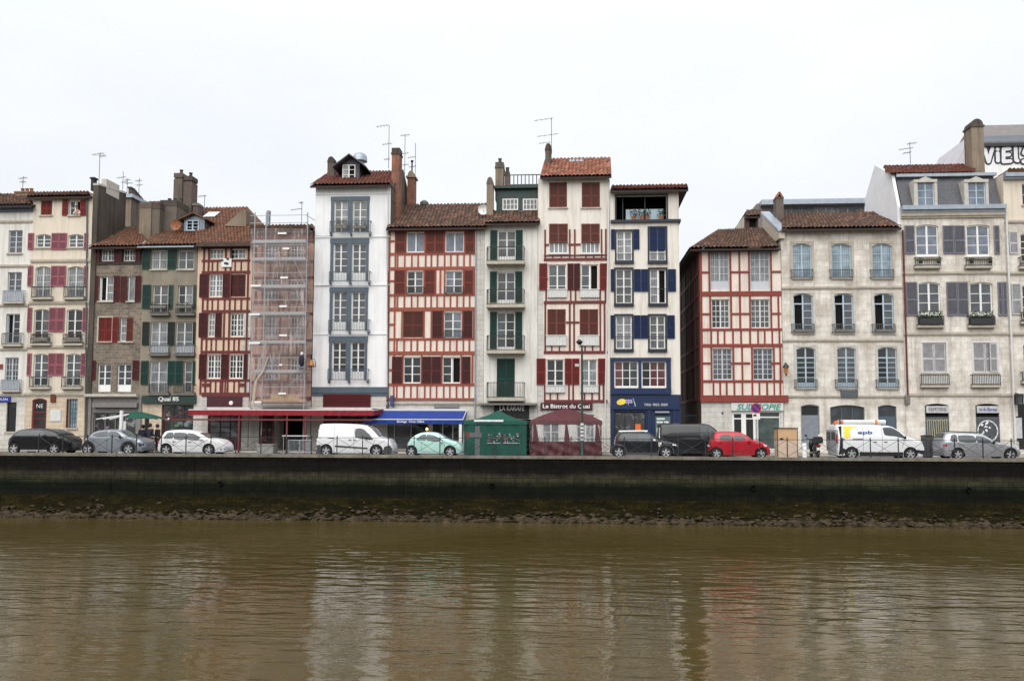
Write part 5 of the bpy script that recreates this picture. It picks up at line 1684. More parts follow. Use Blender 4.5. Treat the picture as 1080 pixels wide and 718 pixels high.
# mansard
z0, z1, zt = N.Z(1000, 219, .1), N.Z(1000, 187, 1.0), N.Z(1000, 176.5, 4.5)
m = MB(); sl = MB()
sl.face([(N.x0 + .15, .1, z0), (N.x1 - .1, .1, z0), (N.x1 - .1, 1.0, z1), (N.x0 + .15, 1.0, z1)])
sl.box(N.x0 + .1, N.x1, .72, 1.05, z1 + .002, z1 + .2, 1)
ms = sl.build('mansard', ['slate', 'zinc'], N.r)
corr(m, (N.X(934, 186, .7), .7, z1 + .2), (N.X(1029, 186, .7), .7, z1 + .2), (N.X(1029, 177, 4), 4, zt), (N.X(932, 177, 4), 4, zt), .05)
m.face([(N.X(932, 177, 4), 4, zt), (N.X(1029, 177, 4), 4, zt), (N.x1, 8, z0), (N.x0, 8, z0)])
m.build('roof', 'tile_red', N.r, fix=False)
q = MB(); pr = [(-.1, N.Z(945, 262, 0)), (-.1, z0), (.05, z0 + .2), (1.0, z1 + .25), (4., zt + .1), (6.2, z1), (6.2, N.Z(945, 262, 0))]
q.prism_x([(max(y_, .12), z_) for y_, z_ in pr], N.x0 - .14, N.x0 + .06); q.build('gable_end', 'render_white', N.r)
for i in range(12):
    pass
for a, c, wa, wc in ((963.5, 988, 967, 985), (1016.5, 1042, 1020.5, 1039)):
    dy = .05; x0, x1 = N.X(a, 205, dy), N.X(c, 205, dy); zb, zz = N.Z(a, 217, dy), N.Z(a, 190, dy)
    q = MB(); xa, xb = N.X(wa, 205, dy), N.X(wc, 205, dy); zw = N.Z(a, 193, dy)
    q.box(x0, xa, dy - .1, 1., zb, zw); q.box(xb, x1, dy - .1, 1., zb, zw); q.box(x0, x1, dy - .14, .9, zw, zz)
    q.prism([(x0 + .3, zz), (x1 - .3, zz), ((x0 + x1) / 2, zz + .2)], dy - .12, .7)
    dm = q.build('dormer', 'stone_pale', ms)
    f = MB(); mm = (xa + xb) / 2
    for u in (xa, xb - .07, mm - .04): f.box(u, u + .07, dy, dy + .06, zb, zw)
    for t in (.33, .66): f.box(xa + .07, xb - .07, dy + .01, dy + .05, zb + (zw - zb) * t - .02, zb + (zw - zb) * t + .02)
    w = f.build('window', 'lightblue_paint', dm); f = MB(); f.box(xa, xb, dy + .03, dy + .04, zb, zw); f.build('pane', 'pane_sky', w)
N.antenna(959.5, 150, 178, 3, ((.05, 9, 2), (.25, 14, -4), (.4, 8, -3)))
N.chimney(1024, 1037, 127, 184, 2.2, 'render_beige', 1.1, cap='render_dark', style='round', capw=.06)
# graffitied building behind
Gb = House('rear_building', 'pale building with a big graffiti tag painted high on its wall', 1022, 1150, 155, ['wall_white', 'render_white'], Y=YF + 7.5, depth=8, group='buildings behind the quay houses')
x0, x1, z0, z1 = Gb.rect(1031, 1150, 136, 153); q = MB(); sl = .0
q.face([(x0, -.1, z0), (x1, -.1, z0), (x1, 1.6, z1 + .9), (x0 + .2, 1.6, z1 + .9)]); q.face([(x0, -.1, z0), (x0 + .2, 1.6, z1 + .9), (x0, 6, z0)])
q.face([(x0, 6, z0), (x1, 6, z0), (x1, 1.6, z1 + .9), (x0 + .2, 1.6, z1 + .9)])
for i in range(70): 
    xx = x0 + .3 + (x1 - x0 - .4) * i / 70; q.bar((xx, -.13, z0 + .25), (xx, .75, z0 + (z1 - z0 + .9) * .5), .07, .03, 1)
q.box(x0, x1, -.2, -.09, z0 - .1, z0 + .12, 2)
q.build('roof', ['shop_grey', 'lead', 'iron'], Gb.r)
STROKES = {'V': [((.05, 1), (.45, .05), (.95, 1))], 'i': [((.5, .62), (.5, .05)), ((.5, .95), (.5, .93))], 'e': [((.9, .98), (.15, .95), (.1, .05), (.95, .08)), ((.12, .52), (.8, .55))], 'l': [((.4, 1), (.4, .1), (.7, .05))], 'S': [((.95, .9), (.3, .97), (.12, .66), (.85, .45), (.8, .08), (.05, .06))]}
for k, (mat, y, wd) in enumerate((('graffiti_dark', -.012, .50), ('graffiti_white', -.045, .27))):
    g = MB(); ct = 0
    for n_, ch in enumerate('ViElS'):
        w_ = (9, 3, 8.5, 5, 12)[n_]; u0_ = 1038 + (0, 12.5, 19, 31, 40)[n_]
        x0, x1, z0, z1 = Gb.rect(u0_, u0_ + w_, 156.8, 171.5 - (n_ % 2))
        for st in STROKES[{'E': 'e'}.get(ch, ch)]:
            pts = [(x0 + (x1 - x0) * p, z0 + (z1 - z0) * q) for p, q in st]
            for p, q in zip(pts, pts[1:]):
                ct += 1; yy = y - ct * .0007
                g.bar((p[0], yy, p[1]), (q[0], yy, q[1]), wd, .004)
            for p in pts:
                ct += 1; yy = y - ct * .0007
                g.lathe((p[0], yy, p[1]), [(0, -.002), (wd / 2, -.002), (wd / 2, .002)], 14, 'y')
    g.build('graffiti', mat, Gb.r)
Gb.finish(side='render_white')
q = MB(); yy = -.3
q.prism([(Gb.X(1005, 178, yy), Gb.Z(1005, 190, yy)), (Gb.X(1005, 178, yy), Gb.Z(1005, 177, yy)), (Gb.X(1023, 143, yy), Gb.Z(1023, 143, yy)), (Gb.X(1026, 143, yy), Gb.Z(1026, 143, yy)), (Gb.X(1026, 143, yy), Gb.Z(1026, 190, yy))], yy, 5.)
q.build('gable_end', 'gable_lilac', Gb.r)

# --- O: the last house, cut by the frame
O = House('townhouse', 'stone house at the end of the row with a white shutter and pale downpipe', 1063.3, 1150, 183, ['wall_cream', 'ashlar'])
O.zoneuv(None, None, 233, 480, 1)
O.win(1078, 1092, 194, 216, 'pane_dark', r=2, fr='greywhite_paint'); O.win(1076.5, 1097, 246, 276, 'pane_dark', r=4, fr='white_paint', arch=.08)
O.shutter(1063.8, 1073.5, 244, 268, 'sh_pale'); O.win(1078.5, 1099, 300, 336, 'pane_dark', r=3, arch=.08); O.shutter(1066.5, 1077, 299, 332, 'sh_pale')
O.win(1079.5, 1100, 362, 398, 'pane_dark', r=3, arch=.08)
for a, v in ((1076, 277), (1077.5, 335), (1078.5, 398)): O.rail(a, a + 24, v - 6, v + 4, 'iron', .24, 'stone_trim')
for v in (232, 286.5, 350.5, 415): O.band(v, v + 2.2, 'stone_trim', .12)
O.band(183, 187, 'zinc', .4, name='gutter')
O.roof(1063, 1151, 183, 1063, 1151, 178.5, 'tile_brown', rd=3, over=.3)
O.pipe(1060.5, 222, 1070.5, 470, 'offwhite_paint', .07)
O.win(1074, 1094, 426, 474, 'pane_dark', c=2, r=2, fr='iron', sill=None)
nb = O.box(1070, 1079, 439, 464, -.12, -.01, 'iron', 'notice_case'); O.box(1071, 1078, 440.5, 462, -.14, -.121, 'sh_pale', 'notice_paper', nb)
O.finish(side='wall_cream')
# ------------------------------------------------------------------ scaffolding


def thing(name, label, cat, u, v, Y, group=None, z=None):
    p = P(u, v, Y)
    return empty(name, (p.x, Y, 0 if z is None else z), label, cat, group)


class Loc:
    """pixel columns and rows to coordinates local to a thing standing at distance Y"""
    def __init__(s, r): s.r = r; s.Y = r.location.y; s.x = r.location.x; s.z = r.location.z
    def X(s, u, v, dy=0): return P(u, v, s.Y + dy).x - s.x
    def Z(s, u, v, dy=0): return P(u, v, s.Y + dy).z - s.z
    def p(s, u, v, dy=0):
        q = P(u, v, s.Y + dy); return Vector((q.x - s.x, dy, q.z - s.z))


sc = thing('scaffolding', 'galvanised scaffolding wrapped in torn pale netting, with plank decks', 'scaffolding', 298, 470, YF - 1.5)
L_ = Loc(sc)
for dy in (0, 1.1):
    for u in (266.5, 278.5, 322.5):
        q = MB(); x = L_.X(u, 330, dy); q.tube((x, dy, .02), (x, dy, L_.Z(u, 224, dy)), .042, 6); q.build('standard', 'galv', sc)
LV = (256, 274.5, 303.5, 332, 362, 393, 424)
for k, v in enumerate(LV):
    z = L_.Z(300, v)
    q = MB()
    for dy in (0, 1.1): q.tube((L_.X(265.5, v, dy), dy, z), (L_.X(323.5, v, dy), dy, z), .036, 6)
    q.build('ledger', 'galv', sc)
    q = MB(); a, c = L_.X(266.5, v), L_.X(322.5, v)
    for i in range(4): q.box(a, c, .06 + i * .26, .30 + i * .26, z + .03, z + .08)
    d = q.build('deck', 'zinc', sc)
    q = MB(); q.box(a, c, -.045, -.03, z + .02, z + .20); q.build('toe_board', 'galv' if k < 6 else 'plank', d)
    if k:
        q = MB()
        for h in (.5, 1.0): q.tube((a, -.03, z + h), (c, -.03, z + h), .02, 5)
        q.build('guard_rail', 'galv', sc)
for v in (227.5, 235.5):
    q = MB()
    for dy in (0,): q.tube((L_.X(263.5, v), dy, L_.Z(263.5, v)), (L_.X(325, v), dy, L_.Z(325, v - .8)), .022, 5)
    q.tube((L_.X(322.5, v), 0, L_.Z(322.5, v - .8)), (L_.X(327, v), 1.1, L_.Z(327, v + 1)), .022, 5)
    q.build('guard_rail', 'galv', sc)
for i, (a, b) in enumerate((((318, 337), (309, 358)), ((281, 360), (268, 400)), ((279, 380), (266, 420)), ((319, 395), (283, 424)), ((309, 272), (322, 300)), ((318, 305), (310, 330)))):
    q = MB(); q.tube(L_.p(*a), L_.p(*b), .022 if i != 1 else .05, 6); q.build('brace', 'galv', sc)
for (u, v) in ((317, 333), (317, 363), (288, 274.5)):
    q = MB(); z0, z1 = L_.Z(u, v + 29), L_.Z(u, v); x = L_.X(u, v)
    for s_ in (-.17, .17): q.tube((x + s_, .2, z0), (x + s_ + .1, .55, z1), .018, 5)
    for i in range(8): t = (i + .5) / 8; q.tube((x - .17 + .1 * t, .2 + .35 * t, z0 + (z1 - z0) * t), (x + .17 + .1 * t, .2 + .35 * t, z0 + (z1 - z0) * t), .012, 4)
    q.build('ladder', 'galv', sc)
q = MB(); a, c, z0, z1 = L_.X(286, 420), L_.X(316, 420), L_.Z(300, 423), L_.Z(300, 416.5)
q.box(a, c, -.065, -.047, z0, z1); q.build('plywood_board', 'plank', sc)
# netting: sheets laced to the outside, a little slack
r2 = random.Random(5)
def sheet(u0, u1, v0, v1, dy, nm='netting', mat='scaffold_net', nx=14, nz=40, amp=.07):
    b = MB(); rows = []
    ph = [r2.uniform(0, 6) for _ in range(6)]
    for j in range(nz + 1):
        row = []
        for i in range(nx + 1):
            s_, t = i / nx, j / nz
            p = L_.p(u0 + (u1 - u0) * s_, v0 + (v1 - v0) * t, dy)
            p.y -= amp * (math.sin(s_ * 9 + ph[0] + t * 5) + math.sin(t * 26 + ph[1]) * .7 + math.sin(s_ * 21 + ph[2] - t * 13) * .4) * .5 + amp * .5
            b.v.append(tuple(p)); row.append(len(b.v) - 1)
        rows.append(row)
    for j in range(nz):
        for i in range(nx): b.f.append((rows[j][i], rows[j][i + 1], rows[j + 1][i + 1], rows[j + 1][i])); b.m.append(0)
    return b.build(nm, mat, sc, smooth=True)
sheet(264, 323, 241, 424, -.11)
b = MB(); q = []
for j in range(21):
    z = L_.Z(323, 241 + 183 * j / 20)
    for i in range(5): b.v.append((L_.X(323, 330) + .06 * math.sin(j * 1.3 + i), -.1 + 1.3 * i / 4, z))
for j in range(20):
    for i in range(4): k = j * 5 + i; b.f.append((k, k + 1, k + 6, k + 5)); b.m.append(0)
b.build('netting', 'scaffold_net', sc, smooth=True)
for (u, v, w) in ((299, 247, 9), (303, 263, 7), (301, 293.5, 8), (300, 323.5, 8), (300, 354, 8), (297.5, 385, 3), (299, 415, 8), (271, 302, 11), (270, 332, 11), (270, 362, 11), (272, 424, 10)):
    q = MB(); z = L_.Z(u, v); q.box(L_.X(u - w / 2, v), L_.X(u + w / 2, v), -.27, -.255, z - .06, z + .06); q.build('net_tag', 'white_paint', sc)
q = MB(); q.tube(L_.p(283, 376, -.2), L_.p(277.5, 392, -.2), .05, 8); q.tube(L_.p(277.5, 392, -.2), L_.p(270, 402, -.2), .07, 8); q.tube(L_.p(270, 402, -.2), L_.p(267, 428, -.2), .10, 8); q.build('bundled_net', 'stone_trim', sc, smooth=True)
hb = tag(MB().build('x', 'galv') if False else bpy.data.objects.new('hoist_bag', None), 'dark navy bag hanging on the scaffolding beside the white house', 'bag') if False else None
# navy bag and amber bracket hung on it
t = thing('hanging_bag', 'dark navy bag with a white top hanging on the scaffolding', 'bag', 318, 380, YF - 1.95, z=P(318, 387, YF - 1.95).z)
l = Loc(t)
q = MB(); q.blob((0, 0, .40), .2, 0, 2, .12, (.95, .7, 1.9), 2); q.build('body', 'navy_jacket', t, smooth=True)
q = MB(); q.blob((.02, -.02, .88), .10, 0, 3, .1, (.9, .8, 1.1), 2); q.build('cover', 'white_cloth', t, smooth=True)
q = MB(); q.tube((-.02, 0, 1.0), (-.02, .3, 1.5), .015, 5); q.build('strap', 'black', t)
q = MB(); q.box(-.3, .32, -.12, .2, -.03, .02); q.build('tray', 'lead', t)
t = thing('wall_lantern', 'amber triangular lantern on a dark bracket by the edge of the white house', 'lantern', 328, 382, YF - .5, z=P(328, 386, YF - .5).z)
q = MB(); q.lathe((0, 0, 0), [(.0, .0), (.22, .0), (.24, .06), (.1, .42), (.0, .44)], 8); q.build('glass', 'lamp_amber', t)
q = MB(); q.box(-.3, .3, -.03, .03, -.06, -.01); q.tube((.3, 0, -.04), (.32, 0, .35), .025, 6); q.tube((0, 0, .44), (0, 0, .62), .05, 6); q.tube((0, 0, .5), (.1, .48, .5), .02, 5); q.build('bracket', 'iron', t)

# ------------------------------------------------------------------ awnings and tents
def awning(label, u0, u1, vt0, vt1, vl, YB, proj, mat, drop, tt=None, side=True, name='awning', posts=()):
    """canvas sloping out from the wall: back edge row vt0, front edge row vt1, valance down to vl"""
    r = thing(name, label, 'awning', (u0 + u1) / 2, vt1, YB - .14, z=0)
    l = Loc(r)
    f = -proj + .14
    zb, zf, zv = l.Z((u0 + u1) / 2, vt0, 0), l.Z((u0 + u1) / 2, vt1, f), l.Z((u0 + u1) / 2, vl, f)
    xa, xb = l.X(u0, vt1, f), l.X(u1, vt1, f)
    b = MB(); n = max(8, int((xb - xa) / .5))
    for i in range(n):
        x0, x1 = xa + (xb - xa) * i / n, xa + (xb - xa) * (i + 1) / n
        m = 6
        for j in range(m):
            t0, t1 = j / m, (j + 1) / m
            sg = lambda t: zb + (zf - zb) * t - .05 * math.sin(PI * t)
            b.face([(x0, f * t0, sg(t0)), (x1, f * t0, sg(t0)), (x1, f * t1, sg(t1)), (x0, f * t1, sg(t1))])
    b.build('canopy', mat, r)
    b = MB(); k = n * 3
    for i in range(k):
        x0, x1 = xa + (xb - xa) * i / k, xa + (xb - xa) * (i + 1) / k
        w0, w1 = .015 * math.sin(i * 1.9), .015 * math.sin((i + 1) * 1.9)
        b.face([(x0, f + w0, zv), (x1, f + w1, zv), (x1, f - .01, zf), (x0, f - .01, zf)])
    if side:
        for x in (xa, xb): b.face([(x, f, zv), (x, f, zf), (x, 0, zb), (x, 0, zb - (zf - zv))])
    v = b.build('valance', mat, r)
    b = MB(); b.tube((xa, f, zf + .02), (xb, f, zf + .02), .035, 6); b.tube((xa, f, zf), (xa, 0, zb + .03), .03, 6); b.tube((xb, f, zf), (xb, 0, zb + .03), .03, 6); b.box(xa, xb, -.12, 0, zb - .02, zb + .12)
    b.build('frame', 'offwhite_paint', r)
    for u in posts:
        b = MB(); x = l.X(u, 455, f + .1); b.box(x - .05, x + .05, f + .06, f + .16, 0, zf - .02); b.build('post', 'red_steel', r)
    return r, l, f, zf, zv


rw, l, f, zf, zv = awning('long red awning on red posts across three shopfronts', 199, 394, 431.3, 432.6, 438, YF, 3.0, 'red_cloth', .3, posts=(173, 252, 302.5, 322))
b = MB(); z = l.Z(280, 442.5, f + .1); b.box(l.X(176, 442.5, f), l.X(392, 442.5, f), f + .03, f + .10, z - .05, z + .05); b.build('cross_rail', 'red_steel', rw)
b = MB(); b.tube(l.p(199, 433, f), l.p(178, 442, f + .1), .035, 6); b.blob(l.p(178, 442, f + .1), .1, 1, 1, 0); b.build('arm', ['red_steel', 'white_paint'], rw)
bw, l, f, zf, zv = awning('bright blue awning with white lettering over the half timbered house restaurant', 384.5, 488, 432.8, 442.6, 447, YF, 2.2, 'blue_cloth', .3)
text('Bodega  Chez Gilles', l.X(419, 445, f), l.X(447.5, 445, f), zv + .05, zf - .04, f - .05, 'white_cloth', bw, bold=.012)
for u in (487,):
    b = MB(); x = l.X(u - 1, 460, f); b.box(x - .12, x + .06, f, f + .08, 0, zf); b.build('side_panel', 'white_paint', bw)


m_, nt_, b2_ = new('lamp_lit')
b2_.inputs['Base Color'].default_value = (.9, .6, .25, 1); b2_.inputs['Emission Color'].default_value = (1, .62, .22, 1); b2_.inputs['Emission Strength'].default_value = 3.
t = thing('pendant_lamp', 'small warm lit lamp hanging under the blue awning', 'lamp', 450.3, 453, YF - .5, z=P(450.3, 454, YF - .5).z)
b = MB(); b.lathe((0, 0, 0), [(0, 0), (.07, .04), (.08, .12), (.04, .2), (0, .21)], 10); b.build('bulb', 'lamp_lit', t, smooth=True)
b = MB(); b.lathe((0, 0, .2), [(.16, 0), (.04, .14), (0, .15)], 10); b.tube((0, 0, .34), (0, 0, .62), .012, 5); b.build('lamp_shade', 'iron', t)


def tent(label, u0, u1, va, ve, vs, Y, depth, mat, clear=None, name='terrace_tent', ua=None, sag=.12):
    r = thing(name, label, 'tent', (u0 + u1) / 2, 470, Y + depth / 2)
    l = Loc(r); f = -depth / 2
    ua = ua or (u0 + u1) / 2
    xa, xb = l.X(u0, ve, f), l.X(u1, ve, f); ze = l.Z((u0 + u1) / 2, ve, f); zp = l.Z(ua, va, 0); xp = l.X(ua, va, 0); zs = l.Z((u0 + u1) / 2, vs, f)
    b = MB(); n = 10
    cs = [Vector((xa, f, ze)), Vector((xb, f, ze)), Vector((xb, -f, ze)), Vector((xa, -f, ze))]
    pk = Vector((xp, 0, zp))
    for i in range(4):
        A_, B_ = cs[i], cs[(i + 1) % 4]
        for j in range(n):
            t0, t1 = j / n, (j + 1) / n
            def S2(a, t):
                p = a.lerp(pk, t); p.z -= sag * math.sin(PI * t); return p
            m = 6
            for k in range(m):
                e = [S2(A_, t0).lerp(S2(B_, t0), k / m), S2(A_, t0).lerp(S2(B_, t0), (k + 1) / m), S2(A_, t1).lerp(S2(B_, t1), (k + 1) / m), S2(A_, t1).lerp(S2(B_, t1), k / m)]
                b.face(e)
        for k in range(12):
            e0, e1 = A_.lerp(B_, k / 12), A_.lerp(B_, (k + 1) / 12)
            dz = Vector((0, 0, .24))
            o_ = (A_ + B_) / 2; o_.z = 0; o_ = o_.normalized() * .03
            b.face([e0 + o_ - dz * (1 - .1 * (k % 2)), e1 + o_ - dz * (1 - .1 * ((k + 1) % 2)), e1, e0])
    b.build('canopy', mat, r)
    for (x, y) in ((xa + .08, f + .06), (xb - .08, f + .06), ((xa + xb) / 2, f + .06), (xa + .08, -f - .06), (xb - .08, -f - .06)):
        b = MB(); b.box(x - .04, x + .04, y - .04, y + .04, 0, ze - .02); b.build('pole', mat if mat != 'green_cloth' else 'green_shop', r)
    def cloth(x0, y0, x1, y1, z0, z1, m, nm, am=.04):
        b = MB(); k = 40; rows = []
        for j in range(9):
            t = j / 8; row = []
            for i in range(k + 1):
                s_ = i / k; w = am * (math.sin(s_ * 31 + y0 + t * 3) + .6 * math.sin(s_ * 53 + 1 - t * 4) * (1 - t) + .5 * math.sin(s_ * 17 + t * 9)) * (1 - .4 * t)
                dx, dy = x1 - x0, y1 - y0; L2 = math.hypot(dx, dy)
                b.v.append((x0 + dx * s_ - dy / L2 * w, y0 + dy * s_ + dx / L2 * w, z0 + (z1 - z0) * t)); row.append(len(b.v) - 1)
            rows.append(row)
        for j in range(8):
            for i in range(k): b.f.append((rows[j][i], rows[j][i + 1], rows[j + 1][i + 1], rows[j + 1][i])); b.m.append(0)
        return b.build(nm, m, r, smooth=True)
    ys, xs_ = f + .02, (xa + .04, xb - .04)
    if clear:
        cloth(xs_[0], ys, xs_[1], ys, .02, zs, mat, 'skirt', .07)
        cloth(xs_[0], ys + .01, xs_[1], ys + .01, zs, ze - .05, 'clear_film', 'clear_panel', .03)
        for x in xs_: cloth(x, ys + .05, x, -ys, .02, zs, mat, 'skirt'); cloth(x, ys + .05, x, -ys, zs, ze - .05, 'clear_film', 'clear_panel')
        for x in (xs_[0] + .25, (xs_[0] + xs_[1]) / 2, xs_[1] - .3):
            b = MB(); b.face([(x - .1, ys - .05, zs), (x + .25, ys - .05, zs), (x + .06, ys - .04, ze - .1), (x - .03, ys - .04, ze - .1)]); b.build('gathered_curtain', mat, r)
    else:
        cloth(xs_[0], ys, xs_[1], ys, .02, ze - .05, mat, 'curtain', .03)
        for x in xs_: cloth(x, ys + .05, x, -ys, .02, ze - .05, mat, 'curtain')
    return r, l, f, ze


gt, l, f, ze = tent('closed green terrace tent with printed curtains, between the mint car and the burgundy tent', 489, 556, 432.5, 443.5, 480, 4.0, 3.0, 'green_cloth', ua=526)
b = MB(); q0 = l.p(500, 443.3, f - .05); q1 = l.p(531, 443.3, f - .05); b.box(q0.x, q1.x, f - .07, f - .055, q0.z - .07, q0.z + .05); b.build('trim', 'white_cloth', gt)
for a, c in ((514, 528), (531, 548)):
    b = MB(); r2 = random.Random(a)
    x0, x1, z0, z1 = l.X(a, 462, f), l.X(c, 462, f), l.Z(a, 467.5, f), l.Z(a, 457, f)
    for i in range(26):
        x, z = r2.uniform(x0, x1), r2.uniform(z0 + .1, z1); w, h = r2.uniform(.03, .12), r2.uniform(.03, .14)
        b.box(x - w / 2, x + w / 2, f - .062, f - .056 - i * .0001, z - h / 2, z + h / 2, i % 3)
    b.box(x0, x1, f - .06, f - .055, z0, z0 + .05)
    b.build('print', ['galv', 'shop_grey', 'sh_pink'], gt)
tent('burgundy terrace tent with clear plastic windows under the bistro sign', 559, 635, 430.5, 443.5, 465.5, 4.0, 3.2, 'wine_cloth', clear=True, ua=597, sag=-.08)
# tables and chairs inside the burgundy tent
for i, u in enumerate((568, 584, 612, 626)):
    t = thing('terrace_table', ('small white table by the stone end of the burgundy tent', 'pale round table near the middle pole inside the burgundy tent', 'white table behind the lamp post inside the burgundy tent', 'white table at the navy shop end of the burgundy tent')[i], 'table', u, 470, 5.6 + .3 * (i % 2), 'tables in the burgundy tent')
    b = MB(); b.lathe((0, 0, 0), [(0, .74), (.36, .74), (.36, .71), (0, .71)], 16); b.build('table_top', 'offwhite_paint', t)
    b = MB(); b.tube((0, 0, .02), (0, 0, .71), .035, 8); b.lathe((0, 0, 0), [(.22, 0), (.22, .03), (0, .04)], 12); b.build('leg', 'iron', t)

# green parasol with a white pole
t = thing('parasol', 'green terrace parasol on a thick white pole behind the silver crossover', 'parasol', 137.5, 470, 5.2)
l = Loc(t)
b = MB(); b.tube((0, -1.2, 0), (0, -1.2, l.Z(137.5, 432.8, -1.2)), .11, 10); b.build('pole', 'white_paint', t)
b = MB(); N8 = 8; pk = Vector((0, 0, l.Z(137.5, 433)))
rx = l.X(176, 441)
rim = [Vector((rx * .95 * math.cos(2 * PI * k / N8 + .2), 1.35 * math.sin(2 * PI * k / N8 + .2), l.Z(170, 441.2))) for k in range(N8)]
for k in range(N8):
    A_, B_ = rim[k], rim[(k + 1) % N8]
    for j in range(5):
        t0, t1 = j / 5, (j + 1) / 5
        g = lambda a, s_: Vector((a.x * (1 - s_), a.y * (1 - s_), a.z + (pk.z - a.z) * (1 - (1 - s_) ** 1.5)))
        if A_.x + B_.x < -.5: continue
        b.face([g(A_, t0), g(B_, t0), g(B_, t1), g(A_, t1)])
b.build('canopy', 'green_cloth', t)
b = MB()
for p in rim: b.tube(pk - Vector((0, 0, .2)), p - Vector((0, 0, .06)), .035 if p.x < 0 else .025, 5)
b.build('rib', 'white_paint', t)
b = MB(); z = l.Z(129, 444); b.box(l.X(128.3, 450), l.X(130.8, 450), .2, .3, 0, z); b.build('side_post', 'white_paint', t)

# ------------------------------------------------------------------ vehicles
S1 = 11.97
c = Car('black suv with a pale windscreen parked in front of the red arched door', 'car', 'parked_car', (0, 430, S1), [(92, 548), (82, 500), (82, 440), (98, 388), (150, 350), (190, 305), (235, 279), (330, 263), (450, 261), (560, 268), (640, 284), (720, 317), (775, 348), (870, 365), (950, 385), (1000, 412), (1012, 455), (1005, 510), (985, 550)], (205, 712), .345, paint('paint_black', (.005, .005, .007), .0), width=1.85, belt=355)
c.window([(200, 345), (245, 294), (330, 281), (428, 280), (428, 345)]); c.window([(440, 280), (535, 285), (590, 342), (440, 346)])
c.screen(575, 770); c.screen(120, 235, 'car_glass', 'rear_window'); c.mirror(585, 355); c.seam([(434, 345), (436, 530)]); c.seam([(640, 352), (650, 520)]); c.handle(400, 378); c.handle(590, 378)
c.lowtrim(525, 'galv'); c.patch([(945, 395), (1000, 412), (1003, 430), (940, 408)], 'car_lamp', 'headlight', .01); c.patch([(88, 405), (130, 385), (135, 402), (88, 425)], 'tail_lamp', 'tail_light', .01); c.plate(-1, .75)

c = Car('silver crossover with black wheel arches and a sloping roof', 'car', 'parked_car', (80, 430, S1), [(85, 545), (75, 500), (82, 440), (110, 390), (160, 368), (200, 322), (260, 291), (350, 277), (450, 276), (540, 292), (600, 325), (680, 368), (760, 378), (860, 390), (930, 410), (968, 442), (985, 495), (965, 545)], (175, 690), .36, paint('paint_silver', (.30, .33, .37), .5), width=1.8, belt=368)
c.rim = 'alloy_grey'
c.window([(215, 345), (260, 312), (345, 297), (405, 293), (410, 360), (222, 350)]); c.window([(425, 293), (500, 298), (555, 326), (580, 362), (425, 362)])
c.screen(555, 680); c.screen(130, 235, 'car_glass', 'rear_window'); c.mirror(580, 372, 'black'); c.seam([(416, 355), (392, 525)]); c.seam([(600, 366), (610, 420), (600, 520)]); c.handle(400, 398); c.handle(240, 392)
c.arches('plastic_grey', .08); c.lowtrim(545, 'plastic_grey'); c.patch([(840, 420), (905, 405), (920, 430), (850, 440)], 'car_lamp', 'headlight', .012); c.patch([(880, 448), (960, 445), (972, 478), (900, 490)], 'black', 'grille', .012); c.patch([(90, 410), (140, 395), (140, 412), (92, 428)], 'tail_lamp', 'tail_light', .012)

c = Car('white people carrier with red tail lamps next to the red awning', 'car', 'parked_car', (160, 430, S1), [(62, 545), (55, 510), (62, 465), (85, 420), (110, 375), (150, 310), (182, 291), (300, 280), (440, 284), (540, 300), (640, 345), (720, 384), (830, 396), (930, 425), (1000, 465), (1028, 505), (1020, 555)], (205, 742), .33, paint('paint_white_car', (.72, .72, .74)), width=1.76, belt=400)
c.window([(158, 385), (200, 314), (272, 312), (272, 388)]); c.window([(288, 312), (438, 315), (438, 395), (288, 390)]); c.window([(456, 316), (540, 327), (655, 400), (456, 398)])
c.screen(575, 745); c.screen(95, 165, 'car_glass', 'rear_window'); c.mirror(640, 402); c.seam([(447, 395), (447, 545)]); c.seam([(280, 392), (285, 470)]); c.seam([(665, 402), (680, 460)]); c.handle(490, 430, 'black'); c.handle(295, 424, 'black')
c.patch([(66, 420), (100, 385), (106, 450), (70, 462)], 'tail_lamp', 'tail_light', .012); c.patch([(900, 460), (985, 455), (1000, 478), (910, 478)], 'car_lamp', 'headlight', .012); c.patch([(940, 512), (1022, 510), (1020, 528), (945, 530)], 'black', 'grille', .012); c.plate(-1, .8)
c.seam([(110, 470), (440, 480), (700, 470)])

c = Car('white panel van without rear windows beside the mint hatchback', 'van', 'parked_van', (320, 430, S1), [(160, 590), (150, 540), (152, 470), (168, 380), (182, 290), (202, 216), (262, 204), (450, 203), (650, 210), (760, 225), (835, 247), (900, 310), (965, 368), (1045, 384), (1110, 404), (1150, 440), (1180, 490), (1188, 545), (1170, 590)], (300, 932), .33, paint('paint_white_van', (.74, .74, .76)), width=1.9, belt=385, tumble=.14, taper=.10)
c.rim = 'offwhite_paint'
c.window([(658, 268), (695, 258), (770, 272), (890, 400), (770, 385), (660, 370)])
c.screen(790, 985, off=.014); c.mirror(800, 385, 'black'); c.seam([(395, 215), (390, 560)]); c.seam([(648, 225), (640, 400), (645, 560)]); c.seam([(905, 405), (880, 500)]); c.handle(595, 402, 'black'); c.handle(655, 405, 'black')
c.patch([(172, 374), (390, 377), (390, 390), (172, 386)], 'plastic_grey', 'sliding_rail', .012); c.patch([(405, 470), (815, 500), (815, 520), (405, 492)], 'plastic_grey', 'side_moulding', .016)
c.patch([(150, 462), (222, 462), (232, 520), (225, 585), (160, 585)], 'plastic_grey', 'bumper', .014); c.patch([(1060, 490), (1150, 470), (1188, 520), (1180, 585), (1030, 585), (1040, 530)], 'plastic_grey', 'bumper', .016)
